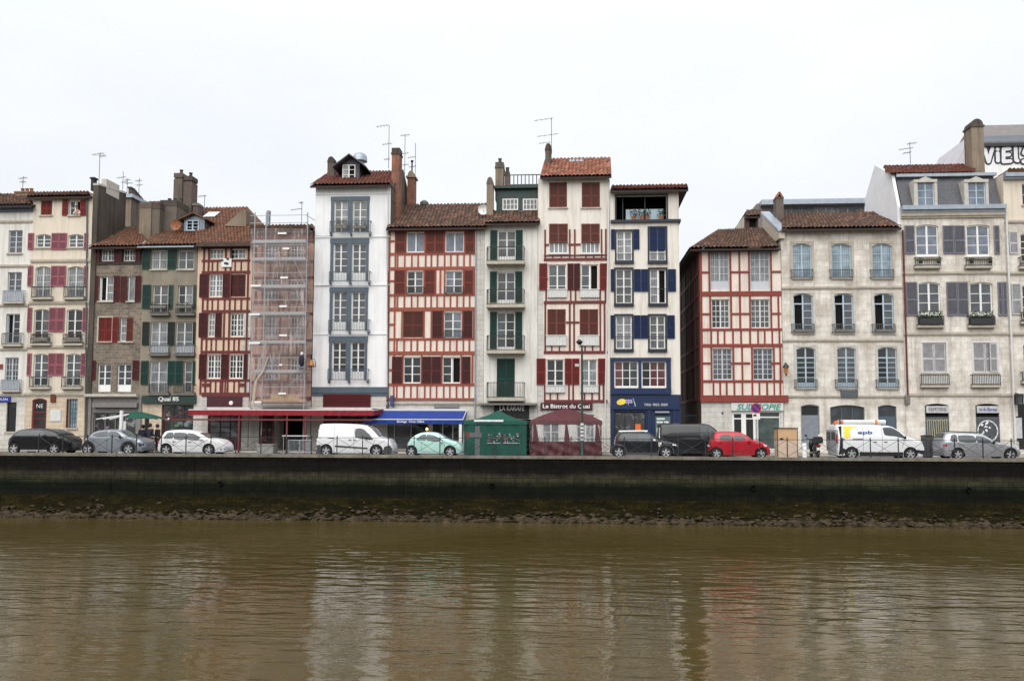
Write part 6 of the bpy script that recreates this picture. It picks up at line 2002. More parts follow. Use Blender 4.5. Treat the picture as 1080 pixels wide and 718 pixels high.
c.patch([(168, 380), (182, 295), (192, 300), (185, 385)], 'tail_lamp', 'tail_light', .01); c.patch([(1095, 425), (1140, 440), (1160, 468), (1105, 462)], 'car_lamp', 'headlight', .012)

c = Car('small mint green hatchback with rounded roof below the blue awning', 'car', 'parked_car', (400, 430, S1), [(358, 590), (345, 545), (346, 490), (358, 440), (400, 385), (452, 345), (515, 320), (600, 310), (700, 318), (785, 347), (862, 402), (940, 424), (1020, 450), (1062, 490), (1078, 540), (1068, 590)], (412, 900), .31, paint('paint_mint', (.46, .72, .65)), width=1.62, belt=410)
c.rim = 'offwhite_paint'
c.window([(462, 402), (522, 347), (590, 336), (590, 408)]); c.window([(604, 336), (690, 346), (760, 380), (808, 420), (604, 412)])
c.screen(735, 862); c.screen(395, 500, 'car_glass', 'rear_window'); c.mirror(790, 432); c.seam([(597, 408), (535, 440), (535, 575)]); c.seam([(815, 425), (830, 480), (815, 570)]); c.handle(590, 452)
c.patch([(350, 445), (372, 430), (368, 480), (348, 490)], 'tail_lamp', 'tail_light', .01); c.patch([(1010, 465), (1045, 480), (1050, 510), (1015, 500)], 'car_lamp', 'headlight', .012); c.patch([(1035, 560), (1074, 552), (1070, 572), (1040, 576)], 'black', 'grille', .012); c.patch([(540, 545), (820, 548), (820, 556), (540, 553)], 'alloy', 'side_moulding', .012)

c = Car('dark grey crossover with white roof bars and white mirror before the navy shop', 'car', 'parked_car', (635, 430, S1), [(150, 590), (138, 550), (140, 490), (152, 430), (168, 372), (215, 328), (245, 312), (400, 305), (580, 312), (645, 346), (705, 396), (790, 418), (900, 440), (958, 470), (980, 530), (965, 590)], (208, 800), .34, paint('paint_dark', (.012, .013, .019), .1), width=1.75, belt=412)
c.window([(235, 405), (255, 335), (430, 330), (432, 412), (260, 412)]); c.window([(448, 330), (568, 336), (660, 418), (450, 415)])
c.screen(590, 705); c.screen(170, 240, 'car_glass', 'rear_window'); c.mirror(655, 415, 'white_paint'); c.seam([(440, 410), (445, 560)]); c.seam([(670, 420), (690, 500)]); c.handle(480, 458); c.handle(300, 445)
b = MB()
for sd in (-1, 1):
    p0, p1 = c.pt(225, 308), c.pt(580, 305); b.tube((p0[0], sd * (c.hw - .34), p0[1] + .05), (p1[0], sd * (c.hw - .34), p1[1] + .05), .045, 8)
    for t in (.06, .5, .94): x = p0[0] + (p1[0] - p0[0]) * t; b.tube((x, sd * (c.hw - .34), p0[1] - .05), (x, sd * (c.hw - .34), p0[1] + .06), .03, 6)
b.build('roof_bars', 'white_paint', c.r)
c.patch([(708, 435), (745, 432), (750, 458), (718, 492), (708, 470)], 'offwhite_paint', 'sticker', .012); c.patch([(880, 448), (945, 462), (950, 482), (890, 475)], 'car_lamp', 'headlight', .012); c.patch([(160, 400), (215, 390), (215, 412), (160, 420)], 'tail_lamp', 'tail_light', .012); c.lowtrim(560); c.arches('plastic_grey', .06)

c = Car('black panel van standing in the mouth of the dark alley', 'van', 'parked_van', (690, 430, S1), [(32, 575), (24, 500), (26, 380), (40, 250), (62, 208), (250, 199), (450, 199), (660, 206), (742, 242), (830, 320), (900, 350), (1010, 380), (1045, 440), (1050, 520), (1030, 575)], (180, 850), .34, paint('paint_black_van', (.010, .011, .014), .0, .3), Y0=4.3, width=1.95, belt=350, tumble=.12, taper=.08, group='vehicles along the quay railing')
c.window([(578, 240), (660, 238), (672, 380), (580, 385)]); c.window([(685, 245), (725, 255), (820, 345), (800, 390), (690, 385)])
c.screen(745, 900); c.mirror(790, 400, 'black'); c.seam([(570, 220), (565, 560)]); c.patch([(26, 245), (42, 250), (38, 380), (24, 380)], 'plate_white', 'tail_light', .012); c.patch([(60, 375), (560, 378), (560, 390), (60, 386)], 'plastic_grey', 'side_moulding', .014); c.seam([(60, 320), (560, 350)])

c = Car('bright red hatchback parked before the copy shop', 'car', 'parked_car', (740, 430, S1), [(82, 600), (68, 560), (68, 520), (80, 462), (112, 408), (152, 332), (202, 309), (300, 303), (420, 306), (520, 322), (600, 370), (655, 410), (740, 428), (820, 458), (865, 510), (880, 560), (868, 600)], (180, 738), .30, paint('paint_red', (.42, .008, .022)), width=1.6, belt=415)
c.window([(228, 402), (242, 347), (362, 341), (362, 412)]); c.window([(412, 345), (500, 347), (558, 400), (420, 413)])
c.screen(540, 660); c.screen(112, 190, 'car_glass', 'rear_window'); c.mirror(590, 425); c.seam([(395, 345), (400, 470), (395, 580)]); c.seam([(585, 412), (620, 500), (600, 575)]); c.handle(440, 445); c.handle(240, 440)
c.patch([(78, 462), (108, 455), (104, 515), (78, 510)], 'tail_lamp', 'tail_light', .012); c.patch([(770, 455), (820, 470), (852, 505), (790, 490)], 'car_lamp', 'headlight', .012); c.seam([(330, 545), (560, 545)]); c.plate(-1, .7)

c = Car('white utility van with a yellow sun logo and pipes on its roof', 'van', 'parked_van', (865, 430, 9), [(88, 440), (78, 410), (80, 330), (80, 205), (95, 168), (165, 158), (400, 160), (600, 166), (690, 182), (772, 232), (822, 270), (900, 298), (962, 322), (988, 368), (1000, 415), (985, 445)], (285, 840), .33, paint('paint_white_utility', (.74, .75, .77)), width=1.95, belt=282, tumble=.14, taper=.08)
c.window([(590, 188), (662, 182), (738, 222), (800, 285), (700, 268), (610, 258), (596, 215)])
c.screen(690, 830, off=.014); c.mirror(790, 285, 'black'); c.seam([(400, 168), (405, 420)]); c.seam([(580, 185), (585, 420)]); c.seam([(800, 290), (770, 380)]); c.handle(515, 322, 'black'); c.handle(615, 322, 'black')
c.patch([(160, 292), (400, 292), (400, 300), (160, 300)], 'plastic_grey', 'sliding_rail', .012); c.patch([(112, 175), (160, 170), (165, 380), (230, 395), (225, 440), (112, 440)], 'black', 'rear_corner', .014); 
xr = min(x for x, z in c.top)
for sd in (-1, 1):
    b = MB(); b.box(xr - .03, xr + .10, sd * .03, sd * (c.hw - .1), .45, 1.62); dr = b.build('rear_door', 'galv', c.r)
    b = MB(); b.box(xr - .045, xr - .028, sd * .12, sd * (c.hw - .2), 1.1, 1.5); b.build('window', 'car_glass', dr)
    b = MB(); b.box(xr - .02, xr + .05, sd * (c.hw - .095), sd * (c.hw - .02), .9, 1.4); b.build('tail_light', 'tail_lamp', c.r)
c.lowtrim(415, 'black'); c.patch([(905, 398), (985, 398), (1000, 415), (985, 445), (920, 440)], 'black', 'bumper', .016); c.patch([(900, 310), (965, 318), (970, 330), (905, 325)], 'car_lamp', 'headlight', .012)
for pts in ([(172, 172), (355, 170), (330, 186), (300, 184), (290, 205), (268, 203), (282, 228), (276, 284), (255, 275), (230, 290), (205, 275), (176, 282), (190, 250), (172, 235), (196, 215), (174, 200)],): c.patch(pts, 'yellow', 'sun_emblem', .012, both=False)
p0, p1 = c.pt(352, 258), c.pt(490, 215)
y = -(c.wid(p0[0], p1[1] - .15) + .012)
text('epb', p0[0], p1[0], p0[1], p1[1], y - .01, 'logo_blue', c.r, bold=.02, depth=.004)
p0, p1 = c.pt(130, 140), c.pt(640, 140)
b = MB(); b.tube((p0[0], -.55, p0[1] + .02), (p1[0], -.55, p1[1] + .02), .14, 12); b.build('pipe', 'offwhite_paint', c.r, smooth=True)
b = MB(); b.tube((p1[0] - .02, -.55, p1[1] + .02), (p1[0] + .03, -.55, p1[1] + .02), .15, 12); b.build('pipe_cap', 'black', c.r)
for x in (150, 180, 545):
    q0 = c.pt(x, 140); b = MB(); b.tube((q0[0] - .06, -.55, p0[1] + .02), (q0[0] + .06, -.55, p0[1] + .02), .155, 12); b.build('pipe_collar', 'orange' if x != 150 else 'plastic_grey', c.r)
for x in (210, 310, 450, 600):
    q0 = c.pt(x, 160); b = MB(); b.box(q0[0] - .04, q0[0] + .04, -.75, .75, p0[1] - .2, p0[1] - .12); b.build('roof_bar', 'black', c.r)
q0 = c.pt(118, 112); b = MB(); b.lathe((q0[0], -.35, q0[1] - .35), [(.0, 0), (.13, 0), (.13, .16), (.11, .28), (0, .3)], 12); b.build('beacon', 'orange', c.r, smooth=True)

c = Car('silver estate car with a dark tailgate window parked in front of the graffitied shutters', 'car', 'parked_car', (960, 430, 9), [(235, 445), (222, 410), (215, 360), (232, 300), (270, 258), (312, 241), (400, 233), (560, 236), (680, 246), (745, 277), (815, 322), (900, 335), (980, 355), (1040, 385), (1062, 420), (1050, 445)], (435, 930), .32, paint('paint_silver_estate', (.42, .43, .46), .6), width=1.76, belt=325, taper=.14)
c.window([(330, 312), (360, 260), (440, 258), (435, 320)]); c.window([(455, 260), (598, 263), (612, 325), (460, 320)]); c.window([(622, 265), (690, 272), (768, 330), (632, 328)])
c.screen(705, 815); c.screen(225, 300, 'car_glass', 'rear_window'); c.mirror(775, 332, 'black'); c.seam([(612, 325), (640, 445)]); c.seam([(448, 320), (470, 400)]); c.seam([(785, 335), (800, 440)]); c.handle(490, 345); c.handle(660, 348)
c.patch([(225, 340), (275, 335), (280, 365), (225, 368)], 'tail_lamp', 'tail_light', .012); c.patch([(1000, 368), (1045, 390), (1050, 402), (1005, 392)], 'car_lamp', 'headlight', .012)
c.patch([(240, 395), (380, 400), (380, 412), (240, 407)], 'plastic_grey', 'side_moulding', .012); c.patch([(495, 398), (865, 398), (865, 442), (500, 442)], 'alloy_grey', 'lower_cladding', .008)
b = MB()
for sd in (-1, 1):
    p0, p1 = c.pt(380, 232), c.pt(680, 240); b.tube((p0[0], sd * .55, p0[1] + .05), (p1[0], sd * .55, p1[1] + .03), .025, 6)
b.build('roof_bars', 'black', c.r)

# scooter seen from behind
t = thing('scooter', 'black scooter seen from behind, parked by the grey door', 'scooter', 862.5, 478, 2.2)
l = Loc(t); k = 1.05
b = MB(); prof = [(.0, -.06), (.17, -.06), (.23, -.05), (.25, -.03), (.25, .03), (.23, .05), (.17, .06), (0, .06)]
for i in range(18):
    a0, a1 = 2 * PI * i / 18, 2 * PI * (i + 1) / 18
    for (r0, h0), (r1, h1) in zip(prof, prof[1:]):
        b.face([(h0, r0 * math.cos(a0), .25 + r0 * math.sin(a0)), (h0, r0 * math.cos(a1), .25 + r0 * math.sin(a1)), (h1, r1 * math.cos(a1), .25 + r1 * math.sin(a1)), (h1, r1 * math.cos(a0), .25 + r1 * math.sin(a0))])
w = b.build('wheel', 'rubber', t); w2 = w.copy(); COL.objects.link(w2); w2.parent = t; w2.location = (0, 1.3, 0)
b = MB(); b.blob((0, .25, .58), .26, 0, 4, .0, (.80, 1.6, .95), 2); b.blob((0, 1.12, .72), .24, 0, 5, .0, (.85, .45, 1.7), 2); b.box(-.15, .15, .3, 1.15, .26, .36); b.box(-.09, .09, -.16, .1, .34, .72); b.build('body', 'paint_black', t, smooth=True)
b = MB(); b.blob((0, .35, .86), .2, 0, 6, .0, (.9, 2., .42), 2); b.build('seat', 'rubber', t, smooth=True)
b = MB(); b.box(-.23, .23, -.28, .12, .86, 1.16); b.box(-.2, .2, -.25, .09, 1.162, 1.22); b.build('top_case', 'black', t)
b = MB(); b.box(-.14, .14, -.22, -.18, .70, .77); b.build('tail_light', 'tail_lamp', t)
b = MB(); b.box(-.11, .11, -.23, -.19, .46, .62); b.build('number_plate', 'plate_white', t)
b = MB(); b.tube((-.36, 1.0, 1.08), (.36, 1.0, 1.08), .022, 6); b.tube((0, 1.0, 1.08), (0, 1.2, .6), .04, 6); b.build('handlebar', 'iron', t)
for sd in (-1, 1):
    b = MB(); b.tube((sd * .28, 1.0, 1.08), (sd * .36, .98, 1.25), .012, 5); b.blob((sd * .38, .98, 1.28), .075, 0, 1, 0, (1.2, .4, .8), 2); b.build('mirror', 'white_paint' if sd > 0 else 'black', t, smooth=True)

# ------------------------------------------------------------------ street furniture
t = thing('plywood_hoarding', 'plywood box panel standing on the pavement in front of the copy shop', 'hoarding', 830, 478, 3.0)
l = Loc(t); x0, x1, z1, zm = l.X(820.5, 466), l.X(840.7, 466), l.Z(830, 452), l.Z(830, 464.5)
b = MB(); b.box(x0, x1, 0, .9, zm + .004, z1); b.build('upper_panel', 'plywood', t)
b = MB(); b.box(x0, x1, 0, .9, .02, zm); b.build('lower_panel', 'plywood_pale', t)
b = MB(); b.box(x0 - .05, x1 + .05, -.04, .94, z1 + .003, z1 + .06); b.box(x0 - .04, x0 - .003, -.03, 0, 0, z1); b.box(x1 + .003, x1 + .04, -.03, 0, 0, z1); b.build('frame', 'brown_wood', t)
b = MB(); b.box(x0 + .12, x0 + .3, -.03, -.002, zm + .05, zm + .15); b.build('latch', 'black', t)
t = thing('bollard', 'white bollard beside the plywood box', 'bollard', 848.5, 478, 1.9)
l = Loc(t); b = MB(); h = l.Z(848, 467); b.lathe((0, 0, 0), [(.13, 0), (.13, h - .06), (.11, h - .02), (0, h)], 14); b.build('post', 'white_paint', t, smooth=True); b = MB(); b.lathe((0, 0, 0), [(.18, 0), (.18, .05), (.13, .08)], 14); b.build('base', 'galv', t)
t = thing('bin', 'dark litter bin behind the silver estate car', 'bin', 978, 478, 3.2)
l = Loc(t); h = l.Z(978, 458.5); b = MB(); b.lathe((0, 0, 0), [(.24, .08), (.30, .1), (.32, h - .15), (.28, h - .12)], 16); b.build('body', 'plastic_grey', t); b = MB(); b.lathe((0, 0, 0), [(.34, h - .11), (.34, h - .05), (.2, h), (0, h + .01)], 16); b.build('lid', 'black', t); b = MB(); b.lathe((0, 0, 0), [(.2, 0), (.2, .09)], 10); b.build('base', 'iron', t)
t = thing('sign_post', 'round no parking sign on a tall grey pole by the copy shop', 'sign', 798.5, 478, 3.6)
l = Loc(t); zc, x0 = l.Z(797, 430.3), l.X(797.3, 430.3)
b = MB(); b.tube((0, .05, 0), (x0, .05, zc + .3), .035, 8); b.build('pole', 'galv', t)
b = MB(); b.lathe((x0, -.02, zc), [(0, -.01), (.3, -.01), (.3, .01), (0, .012)], 28, 'y'); d = b.build('sign_disc', 'sign_blue', t)
b = MB(); b.lathe((x0, -.035, zc), [(.235, -.004), (.30, -.004)], 28, 'y'); b.bar((x0 - .17, -.037, zc + .17), (x0 + .17, -.037, zc - .17), .07, .004); b.build('red_ring', 'sign_red', d)
zc2 = l.Z(797, 438.5); b = MB(); b.box(x0 - .22, x0 + .22, -.03, -.01, zc2 - .2, zc2 + .16); p = b.build('plate', 'plate_white', t)
b = MB(); b.box(x0 - .17, x0 + .02, -.036, -.031, zc2 - .02, zc2 + .08); b.prism([(x0 - .12, zc2 + .08), (x0 - .05, zc2 + .12), (x0 + .0, zc2 + .08)], -.036, -.031); b.build('pictogram', 'iron', p)
t = thing('street_lamp', 'tall dark green lamp post standing in front of the burgundy tent', 'street lamp', 614, 478, 3.4)
l = Loc(t); h = l.Z(614, 364)
b = MB(); b.lathe((0, 0, 0), [(.16, 0), (.16, .1), (.11, .2), (.10, 1.1), (.075, 1.2), (.06, h - .3), (.05, h)], 12); b.build('pole', 'green_shop', t, smooth=True)
b = MB(); b.tube((0, 0, h - .05), (-.15, .0, h + .15), .03, 6); b.lathe((-.15, 0, h + .02), [(.05, 0), (.18, .12), (.2, .2), (.06, .32), (0, .33)], 10); b.build('lamp_head', 'iron', t)
b = MB(); z = l.Z(614, 384); b.tube((0, 0, z), (-.3, -.05, z), .02, 5); b.box(-.42, -.18, -.1, .0, z - .14, z + .02); b.build('bracket', 'stone_pale', t)
z = l.Z(614, 450); b = MB()
for i in range(5): b.lathe((0, 0, z - .8 + i * .22), [(.105, 0), (.105, .14)], 10)
b.build('sticker', 'offwhite_paint', t)
t = thing('direction_post', 'flat grey post with a short crossbar in front of the green tent', 'post', 503.3, 478, 2.0)
l = Loc(t); x0, x1, zt = l.X(501, 460), l.X(506, 460), l.Z(503, 449)
b = MB(); b.box(x0, x1, 0, .1, 0, zt); b.build('post', 'post_grey', t)
b = MB(); b.box(l.X(493.5, 458), l.X(508.3, 458), -.04, -.003, l.Z(503, 461), l.Z(503, 456)); cb = b.build('crossbar', 'post_grey', t)
b = MB(); b.box(l.X(491, 459), l.X(495, 459), -.05, -.041, l.Z(503, 461.5), l.Z(503, 456)); b.build('sign_end', 'timber_wine', cb)
t = thing('wall_lantern', 'old amber lantern between the copy shop house and the three bay stone house', 'lantern', 829, 388, YF - .4, z=P(829, 394.5, YF - .4).z)
b = MB(); b.lathe((0, 0, 0), [(.06, 0), (.10, .04), (.17, .42), (.14, .42)], 8); b.build('glass', 'lamp_amber', t)
b = MB(); b.lathe((0, 0, 0), [(.22, .43), (.15, .58), (.05, .68), (0, .8)], 8); b.lathe((0, 0, 0), [(.0, -.12), (.05, -.08), (.06, 0)], 8); b.tube((0, 0, .6), (0, .38, .75), .02, 6); b.build('lantern_frame', 'iron', t)
t = thing('wall_lantern', 'black square lantern on the stone wall near the notice case', 'lantern', 1074.5, 420, YF - .5, z=P(1074.5, 427, YF - .5).z)
b = MB(); b.box(-.14, .14, -.14, .14, .1, .55); b.build('glass', 'pane_grey', t)
b = MB()
for sx in (-1, 1):
    for sy in (-1, 1): b.box(sx * .16 - .03, sx * .16 + .03, sy * .16 - .03, sy * .16 + .03, .05, .6)
b.box(-.2, .2, -.2, .2, .58, .7); b.box(-.18, .18, -.18, .18, 0, .08); b.tube((0, 0, .7), (0, .48, .8), .025, 6); b.build('lantern_frame', 'iron', t)
# crowd barrier and a table under the red awning
for i, u in enumerate((304, 316.5)):
    t = thing('crowd_barrier', ('grey steel crowd barrier beside the red awning post', 'grey steel crowd barrier next to the white panel van')[i], 'barrier', u + 6, 478, 2.4, 'steel crowd barriers')
    l = Loc(t); x0, x1, zt = l.X(u, 470), l.X(u + 12, 470), l.Z(u, 464)
    b = MB()
    for z in (.18, zt): b.tube((x0, 0, z), (x1, 0, z), .022, 6)
    for x in (x0, x1): b.tube((x, 0, .18), (x, 0, zt), .022, 6)
    fr = b.build('frame', 'galv', t)
    b = MB()
    for i in range(1, 9): x = x0 + (x1 - x0) * i / 9; b.tube((x, 0, .18), (x, 0, zt), .012, 5)
    b.build('bars', 'galv', fr)
    for x in (x0 + .1, x1 - .1):
        b = MB(); b.tube((x, -.25, .015), (x, .25, .015), .018, 5); b.tube((x, 0, .02), (x, 0, .18), .018, 5); b.build('foot', 'galv', t)
t = thing('terrace_table', 'pale folding table in the dark doorway under the red awning', 'table', 311, 475, 5.6)
l = Loc(t); x0, x1, zt = l.X(299, 460), l.X(326, 460), l.Z(311, 459)
b = MB(); b.box(x0, x1, -.3, .3, zt - .05, zt); b.build('table_top', 'offwhite_paint', t)
for x in (x0 + .1, x1 - .1):
    b = MB(); b.tube((x, -.25, 0), (x, -.25, zt - .05), .02, 6); b.tube((x, .25, 0), (x, .25, zt - .05), .02, 6); b.tube((x, -.25, .2), (x, .25, .2), .015, 6); b.build('leg', 'galv', t)
# stone planter step
t = thing('stone_plinth', 'low pale stone block in front of the scaffolding', 'stone block', 275, 476, 5.0)
l = Loc(t); b = MB(); b.box(l.X(271, 470), l.X(288, 470), 0, .8, .0, .5); b.box(l.X(270.5, 470), l.X(288.5, 470), -.03, .83, .502, .58); b.build('block', 'gravestone', t)
# iron gate in the alley
t = thing('alley_gate', 'dark iron gate closing the narrow alley', 'gate', 737, 460, YF + 1.6)
l = Loc(t); x0, x1, zt = l.X(719, 450), l.X(752, 450), l.Z(735, 438)
b = MB()
for z in (.15, 1.3, zt): b.box(x0, x1, -.02, .02, z - .025, z + .025)
for i in range(16): x = x0 + (x1 - x0) * i / 15; b.box(x - .012, x + .012, -.012, .012, .1, zt + .1)
b.build('bars', 'iron', t)

# ------------------------------------------------------------------ people
def skin(name, joints, edges, mat, parent, sub=2, root=0):
    me = bpy.data.meshes.new(name)
    me.from_pydata([j[0] for j in joints], edges, [])
    o = bpy.data.objects.new(name, me); COL.objects.link(o); o.parent = parent
    m = o.modifiers.new('skin', 'SKIN'); m.use_smooth_shade = True
    for i, j in enumerate(joints):
        sv = me.skin_vertices[0].data[i]
        r = j[1]; sv.radius = (r, r) if not isinstance(r, tuple) else r
        sv.use_root = i == root
    s_ = o.modifiers.new('sub', 'SUBSURF'); s_.levels = sub; s_.render_levels = sub
    me.materials.append(MAT(mat))
    return o


def face(parent, c, r, d):
    """eyes, brows, nose, mouth and ears on a head of radius r at c looking along d (x-y)"""
    d = Vector(d).normalized(); s_ = Vector((-d.y, d.x, 0)); z = Vector((0, 0, 1))
    b = MB()
    for k in (-1, 1):
        b.blob(c + d * r * .86 + s_ * k * r * .36 + z * r * .05, r * .11, 0, 1, 0)
    b.build('eyes', 'hair', parent)
    b = MB(); b.blob(c + d * r * 1.0 - z * r * .15, r * .17, 0, 1, 0, (.8, .8, 1.4))
    for k in (-1, 1): b.blob(c + s_ * k * r * .92 - z * r * .1, r * .22, 0, 1, 0, (.7, .7, 1.2))
    b.build('nose_and_ears', 'skin', parent, smooth=True)
    b = MB(); b.blob(c + d * r * .88 - z * r * .5, r * .15, 0, 1, 0, (1.5, .6, .4)); b.build('mouth', 'sh_pink', parent)


def standing(label, u, Y, h, facing, jacket='navy_jacket', pose=0.):
    t = thing('person', label, 'person', u, 478, Y, 'people standing by the terrace')
    s_ = h / 1.75
    t.rotation_euler = (0, 0, facing)
    V3 = lambda x, y, z: (x * s_, y * s_, z * s_)
    J_ = [(V3(0, 0, .96), .13), (V3(0, 0, 1.2), .13), (V3(0, 0, 1.42), .13), (V3(0, .0, 1.53), .058), (V3(0, -.01, 1.63), .088), (V3(0, -.015, 1.69), .08)]
    E_ = [(0, 1), (1, 2), (2, 3), (3, 4), (4, 5)]
    for k in (-1, 1):
        n = len(J_)
        J_ += [(V3(k * .19, .0, 1.42), .062), (V3(k * .25, .03, 1.14), .047), (V3(k * .22, -.12 - pose * .1, .95 + pose * .1), .036), (V3(k * .2, -.19 - pose * .12, .9 + pose * .13), .04)]
        E_ += [(2, n), (n, n + 1), (n + 1, n + 2), (n + 2, n + 3)]
        n = len(J_)
        J_ += [(V3(k * .10, 0, .88), .095), (V3(k * .11, -.02, .5), .065), (V3(k * .12, .02, .09), .045), (V3(k * .14, -.14, .04), .042)]
        E_ += [(0, n), (n, n + 1), (n + 1, n + 2), (n + 2, n + 3)]
    skin('body', J_, E_, 'skin', t)
    g = 1.18
    C_ = [(V3(0, 0, .84), .19), (V3(0, 0, 1.08), .165), (V3(0, 0, 1.4), .165), (V3(0, 0, 1.49), .08)]; e = [(0, 1), (1, 2), (2, 3)]
    for k in (-1, 1):
        n = len(C_); C_ += [(V3(k * .2, 0, 1.42), .085), (V3(k * .25, .03, 1.14), .065), (V3(k * .225, -.10 - pose * .1, .97 + pose * .1), .052)]; e += [(2, n), (n, n + 1), (n + 1, n + 2)]
    skin('jacket', C_, e, jacket, t)
    C_ = [(V3(0, 0, .93), .16)]; e = []
    for k in (-1, 1):
        n = len(C_); C_ += [(V3(k * .10, 0, .84), .115), (V3(k * .11, -.02, .5), .08), (V3(k * .12, .02, .12), .062)]; e += [(0, n), (n, n + 1), (n + 1, n + 2)]
    skin('trousers', C_, e, 'black_trousers', t)
    for k in (-1, 1):
        b = MB(); b.blob(Vector(V3(k * .135, -.07, .05)), .11, 0, 1, 0, (.5, 1.25, .5), 2); b.build('shoe', 'rubber', t, smooth=True)
    c = Vector(V3(0, -.01, 1.66))
    b = MB(); b.blob(c + Vector((0, .025, .035)), .125 * s_, 0, int(u), .04, (.95, 1., 1.05), 2); b.build('hair', 'hair', t, smooth=True)
    face(t, c - Vector((0, .0, .01)), .10 * s_, (0, -1, 0))
    # hands: five fingers each
    for k in (-1, 1):
        b = MB(); w = Vector(V3(k * .2, -.19 - pose * .12, .9 + pose * .13))
        for f_ in range(4): b.tube(w + Vector((k * .0 + (f_ - 1.5) * .02, -.03, -.02)), w + Vector(((f_ - 1.5) * .022, -.075 - .006 * (f_ in (1, 2)), -.065)), .010, 5, r2=.007)
        b.tube(w + Vector((-k * .035, -.01, 0)), w + Vector((-k * .05, -.06, -.03)), .011, 5, r2=.008)
        b.build('fingers', 'skin', t)
    return t


standing('person in a dark jacket standing just beyond the green parasol pole', 150, 4.7, 1.72, PI + .5)
standing('person in a navy jacket standing in the middle of the dark clothed trio', 157.5, 4.5, 1.80, PI - .3, pose=.6)
standing('person in a dark jacket standing nearest the white people carrier', 165.5, 4.8, 1.76, PI - .7, jacket='black_trousers')
# person leaning out of the top window
p = P(81.5, 227, YF - .02)
t = empty('person', (p.x, YF - .02, p.z + .03), 'person in a pale top leaning out of the open top floor window', 'person')
J_ = [((.02, .30, .0), .14), ((.02, .10, .22), .14), ((.0, -.02, .40), .05), ((-.01, -.09, .50), .085), ((-.01, -.11, .56), .075)]
E_ = [(0, 1), (1, 2), (2, 3), (3, 4)]
for k in (-1, 1):
    n = len(J_); J_ += [((k * .19, .06, .24), .06), ((k * .22, -.10, .06), .045), ((k * .06, -.16, .05), .036), ((k * .0, -.17, .05), .038)]; E_ += [(1, n), (n, n + 1), (n + 1, n + 2), (n + 2, n + 3)]
skin('body', J_, E_, 'skin', t)
C_ = [((.02, .34, -.02), .17), ((.02, .10, .22), .165), ((.0, .03, .33), .08)]; e = [(0, 1), (1, 2)]
for k in (-1, 1): n = len(C_); C_ += [((k * .19, .06, .24), .08), ((k * .225, -.09, .07), .062), ((k * .13, -.15, .055), .05)]; e += [(1, n), (n, n + 1), (n + 1, n + 2)]
skin('shirt', C_, e, 'pale_shirt', t)
b = MB(); b.blob(Vector((-.01, -.07, .57)), .115, 0, 3, .05, (.95, .95, .9), 2); b.build('hair', 'brown_wood', t, smooth=True)
face(t, Vector((-.01, -.1, .52)), .095, (0, -1, 0))
b = MB()
for k in (-1, 1):
    for f_ in range(4): b.tube(Vector((k * .03, -.19, .035 + f_ * .012)), Vector((-k * .05, -.2 - f_ * .004, .03 + f_ * .014)), .009, 5, r2=.007)
    b.tube(Vector((k * .05, -.18, .08)), Vector((k * .0, -.2, .10)), .010, 5, r2=.008)
b.build('fingers', 'skin', t)
# ------------------------------------------------------------------ quay, bank, water, sky
def struct(o, kind='structure'):
    o['kind'] = kind
    return o


# asphalt roadway / paving
m, nt, b_ = new('asphalt')
v = coord(nt)
c = ramp(nt, mix(nt, noise(nt, .5, v, 5), noise(nt, 20, v, 3), .5), [(.3, grey(.055)), (.7, grey(.10))])
nt.links.new(c, b_.inputs['Base Color']); b_.inputs['Roughness'].default_value = .7
bump(nt, b_, noise(nt, 60, v, 2), .3, .01)
masonry('paving', (.30, .28, .25), (.24, .225, .20), (.12, .11, .10), .6, .3)
plain('ground_far', (.12, .12, .11), .9, sc=.2)

b = MB(); b.box(-600, 600, 0.4, 900, -1.2, -.02); struct(b.build('ground', 'ground_far'))
b = MB(); b.box(-80, 80, .45, 6.3, -.6, 0.0); struct(b.build('road', 'asphalt'))
b = MB(); b.box(-80, 80, 6.3, 6.45, -.6, .12, 1); b.box(-80, 80, 6.45, 8.99, -.6, .118); struct(b.build('pavement', ['paving', 'stone_trim']))
b = MB(); b.box(-80, 80, 1.0 - .06, 1.0 + .06, .001, .004)
for i in range(26): b.box(-38 + i * 3., -37.9 + i * 3., .95, 2.7, .001, .0045)

b = MB(); p0, p1 = P(690, 320, 24), P(740, 320, 24); b.box(p0.x, p1.x, 24, 26, 0, p0.z); struct(b.build('alley_end_wall', 'render_grey'))

# retaining wall: algae tide marks, plus the coping's shade painted near the top
m, nt, b_ = new('quay_stone')
tc = nd(nt, 'ShaderNodeTexCoord')
sp = nd(nt, 'ShaderNodeSeparateXYZ'); nt.links.new(tc.outputs['Object'], sp.inputs[0])
cb = nd(nt, 'ShaderNodeCombineXYZ'); nt.links.new(sp.outputs[0], cb.inputs[0]); nt.links.new(sp.outputs[2], cb.inputs[1])
br = nd(nt, 'ShaderNodeTexBrick', Scale=1, Mortar_Size=.02, Brick_Width=.7, Row_Height=.28, Mortar_Smooth=.4)
br.inputs['Color1'].default_value = (.9, .9, .9, 1); br.inputs['Color2'].default_value = (.55, .55, .55, 1); br.inputs['Mortar'].default_value = (.4, .4, .4, 1)
nt.links.new(cb.outputs[0], br.inputs['Vector'])
vv = coord(nt)
wob = noise(nt, .5, coord(nt, (.5, 1, 1.6)), 5, .7)
fine = noise(nt, 7, vv, 5, .75)
ma = nd(nt, 'ShaderNodeMath', _operation='MULTIPLY_ADD'); nt.links.new(wob, ma.inputs[0]); ma.inputs[1].default_value = .75; nt.links.new(sp.outputs[2], ma.inputs[2])
mf = nd(nt, 'ShaderNodeMath', _operation='MULTIPLY_ADD'); nt.links.new(fine, mf.inputs[0]); mf.inputs[1].default_value = .35; nt.links.new(ma.outputs[0], mf.inputs[2])
